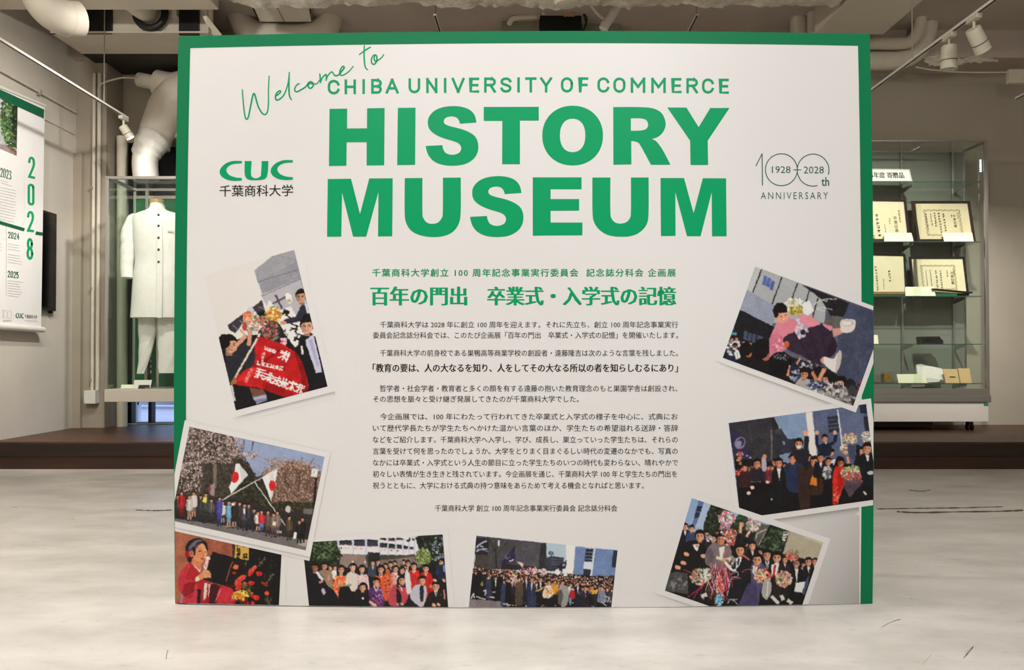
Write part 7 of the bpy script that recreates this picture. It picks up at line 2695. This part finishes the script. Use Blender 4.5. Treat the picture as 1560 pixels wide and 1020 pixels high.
# pale lamp holder above the board's corner
lh = thing('lamp_holder', U(318, 38, 5.6), 'yellowish lamp holder hanging over the board corner', 'lamp holder')
MB().prism([U(309, 25, 5.6), U(315, 24, 5.6), U(338, 53, 5.7), U(326, 56, 5.7), U(314, 36, 5.62)], (0, .05, 0)).build('arm', M['cream'], lh)
MB().box(U(317, 40, 5.58), U(320.5, 58, 5.62) + Vector((0, .02, 0)), .003).build('hook', M['cream'], lh)
MB().tube([U(316.5, 25, 5.62), (U(316.5, 25, 5.62).x, 5.62, ZC)], .003, 8).build('hanger_rod', M['steel'], lh)

# air handling machine in the middle
mc = thing('air_handler', U(830, 30, 6.2), 'grey and black air handling machine hanging over the middle of the board', 'machine')
MB().prism([U(764, 24, 6.25), U(800, 9, 6.25), U(826, 12, 6.25), U(826, 62, 6.25), U(764, 62, 6.25)], (0, .25, 0)).build('housing', M['steel'], mc)
MB().box(U(822, 8, 6.15), U(886, 62, 6.15) + Vector((0, .35, 0)), .01).build('black_case', M['black'], mc)
MB().box(U(886, 14, 6.3), U(944, 62, 6.3) + Vector((0, .2, 0)), .01).build('side_housing', M['steel'], mc)
MB().tube(px_path([(776, 36, 6.2), (782, 28, 6.15), (800, 25.5, 6.15), (822, 24, 6.15)]), .022, 16).build('bent_pipe', M['duct'], mc, smooth=True)
MB().tube(px_path([(828, 22, 6.1), (829, 8, 6.1), (836, 0, 6.1), (848, -6, 6.1)]), .016, 14).build('black_elbow', M['duct'], mc, smooth=True)
MB().tube([U(766, -10, 6.2), U(766, 50, 6.2)], .004, 8).build('hanger_rod', M['steel'], mc)
MB().tube([U(795, -10, 6.2), U(795, 16, 6.2)], .010, 10).build('hanger_rod', M['steel'], mc)
MB().tube([U(819, -10, 6.12), U(819, 50, 6.12)], .004, 8).build('hanger_rod', M['steel'], mc)
MB().box(U(858.5, 12, 6.08), U(875.5, 24.5, 6.08) + Vector((0, .01, 0))).build('paper_tag', M['tagm'], mc)
MB().tube(px_path([(886, 50, 6.1), (893, 36, 6.1), (889, 22, 6.1), (894, 28, 6.1), (890, 44, 6.1)]), .006, 8).build('black_cable', M['black'], mc, smooth=True)
dt = thing('smoke_detector', U(863, 6, 4.85), 'round cream detector lamp under the sprayed beam', 'detector')
cc = U(863, 6, 4.85)
MB().loft([[cc + Vector((r_ * math.cos(i * .19635), r_ * math.sin(i * .19635), z)) for i in range(32)] for r_, z in ((.074, .26), (.076, .012), (.066, -.005), (.04, -.012))]).build('dome', M['cream'], dt, smooth=True)
MB().tube([cc + Vector((.009 * math.cos(a), -.077, .02 + .009 * math.sin(a))) for a in [i * .63 for i in range(11)]], .002, 6, False).build('mark_ring', M['ink'], dt)
pipe('cable', [(891, -8, 5.8), (900, 6, 5.8), (910, 20, 5.85), (922, 28, 5.9), (936, 20, 5.95)], .013, M['duct'], 'curved grey cable beside the black machine case', 'cable')
pipe('wrapped_pipe', [(946, -14, 5.9), (940, 8, 5.9), (931, 24, 5.9), (922, 38, 5.9), (919, 44, 5.9)], .036, M['foil'], 'white wrapped pipe hanging down beside the machine', 'pipe')
pipe('wrapped_pipe', [(972, -14, 5.8), (962, 0, 5.8), (954, 8, 5.8)], .042, M['foil'], 'short white wrapped pipe stub next to the hanging one', 'pipe')
# risers and pipes at the right
pipe('riser_pipe', [(1217, -10, 6.2), (1217, 80, 6.2)], .066, M['duct'], 'wider upright pipe over the board near the anniversary emblem', 'pipe', 'upright pipes', 1)
pipe('riser_pipe', [(1240, -10, 6.1), (1240, 80, 6.1)], .050, M['duct'], 'narrower upright pipe right beside the wider one', 'pipe', 'upright pipes', 1)
MB_ = MB().box((2.28, 5.25, 3.2), (2.795, 5.9, ZC - .002), .004)
tag(MB_.build('duct_box', M['beam']), 'large pale box duct over the upper right board corner', 'duct')
pipe('cooling_pipe', [(1290, 66, 6.3), (1330, 66, 6.3), (1372, 66, 6.3), (1388, 62, 6.28), (1398, 48, 6.25), (1403, 24, 6.2), (1404, -20, 6.15)], .047, M['duct'], 'thin white pipe turning upward at the right of the board', 'pipe', 'pipes at the right', 8)
pipe('cooling_pipe', [(1290, 92, 6.42), (1330, 92, 6.42), (1366, 91, 6.42), (1392, 82, 6.4), (1408, 60, 6.36), (1414, 28, 6.3), (1416, -20, 6.25)], .077, M['duct'], 'thick white pipe turning upward behind the thin one', 'pipe', 'pipes at the right', 8)
# thin cable line along the beam, small junction box
pipe('cable', [(1395, 102, 6.40), (1425, 107, 6.40), (1470, 110, 6.40), (1530, 110, 6.40), (1600, 109, 6.40)], .006, M['duct'], 'thin sagging cable along the beam over the right case', 'cable')
tag(MB().box(U(1538, 105, 6.38), U(1566, 126, 6.38) + Vector((0, .05, 0)), .006).build('junction_box', M['duct']), 'small square junction box on the beam at the right', 'junction box')
# rough plaster patches on the beam
pm_ = MB()
rp = random.Random(8)
base = catmull([(1408, 86), (1436, 78), (1462, 88), (1492, 82), (1520, 92), (1500, 95), (1470, 97), (1440, 101), (1416, 99)], 9, True)
pts = [(x + rp.uniform(-2.2, 2.2), y + rp.uniform(-1.8, 1.8)) for x, y in base]
inn = [(1465 + (x - 1465) * .82, 91 + (y - 91) * .7) for x, y in pts]
n = len(pts)
vs = [U(p[0], p[1], 6.4195) for p in pts] + [U(p[0], p[1], 6.408 + rp.uniform(-.004, .004)) for p in inn] + [U(1465, 91, 6.404)]
pm_.add(vs, [(i, (i + 1) % n, n + (i + 1) % n, n + i) for i in range(n)] + [(n + i, n + (i + 1) % n, 2 * n) for i in range(n)])
tag(pm_.build('plaster_patch', M['spray'], fix=False), kind='structure')

# conduits on the left wall and the pillar
def run(name, pts, r, m, label, group='thin conduits'):
    t = tag(MB().tube(pts, r, 12).build(name, m, smooth=True), label, 'conduit', group)
    return t


cw = thing('conduit', (XL + .02, 6, 2.78), 'thin white conduit clipped along the upper left wall', 'conduit', 'thin conduits')
MB().tube([(XL + .02, 3.0, 2.785), (XL + .02, 6.46, 2.785)], .010, 12).build('tube', M['duct'], cw, smooth=True)
for y in (4.6, 5.95):
    MB().box((XL, y, 2.76), (XL + .034, y + .02, 2.80), .003).build('clip', M['steel'], cw)
yp = 6.475
zt_, zb_ = U(146, 112, yp).z, U(146, 594, yp).z
pc_ = thing('conduit', (U(143, 300, yp).x, yp, zb_), 'upright pair of conduits on the corner pillar with a box at the foot', 'conduit', 'thin conduits')
for px, r in ((142.5, .013), (150.5, .015)):
    X = U(px, 300, yp).x
    MB().tube([(X, yp, zb_), (X, yp, zt_)], r, 12).build('tube', M['duct'], pc_, smooth=True)
for py in (288, 441, 580):
    z = U(146, py, yp).z
    MB().box((U(141, 1, yp).x, yp - .018, z), (U(145, 1, yp).x, yp + .02, z + .02), .002).build('clip', M['steel'], pc_)
MB().box((U(137, 1, yp).x, yp - .05, U(1, 614, yp).z), (U(154, 1, yp).x, yp + .02, zb_), .004).build('foot_box', M['whitem'], pc_)
run('conduit', px_path([(149, 140, 6.47), (154, 128, 6.47), (170, 122, 6.47), (190, 118, 6.5), (222, 120, 6.6)], 6), .008, M['duct'], 'thin conduit curling from the pillar toward the exhaust duct')
# column of pipes beside the window
run('standpipe', [U(186, 700, 6.62), U(186, 208, 6.62)], .042, M['duct'], 'upright white standpipe at the window edge behind the coat case')
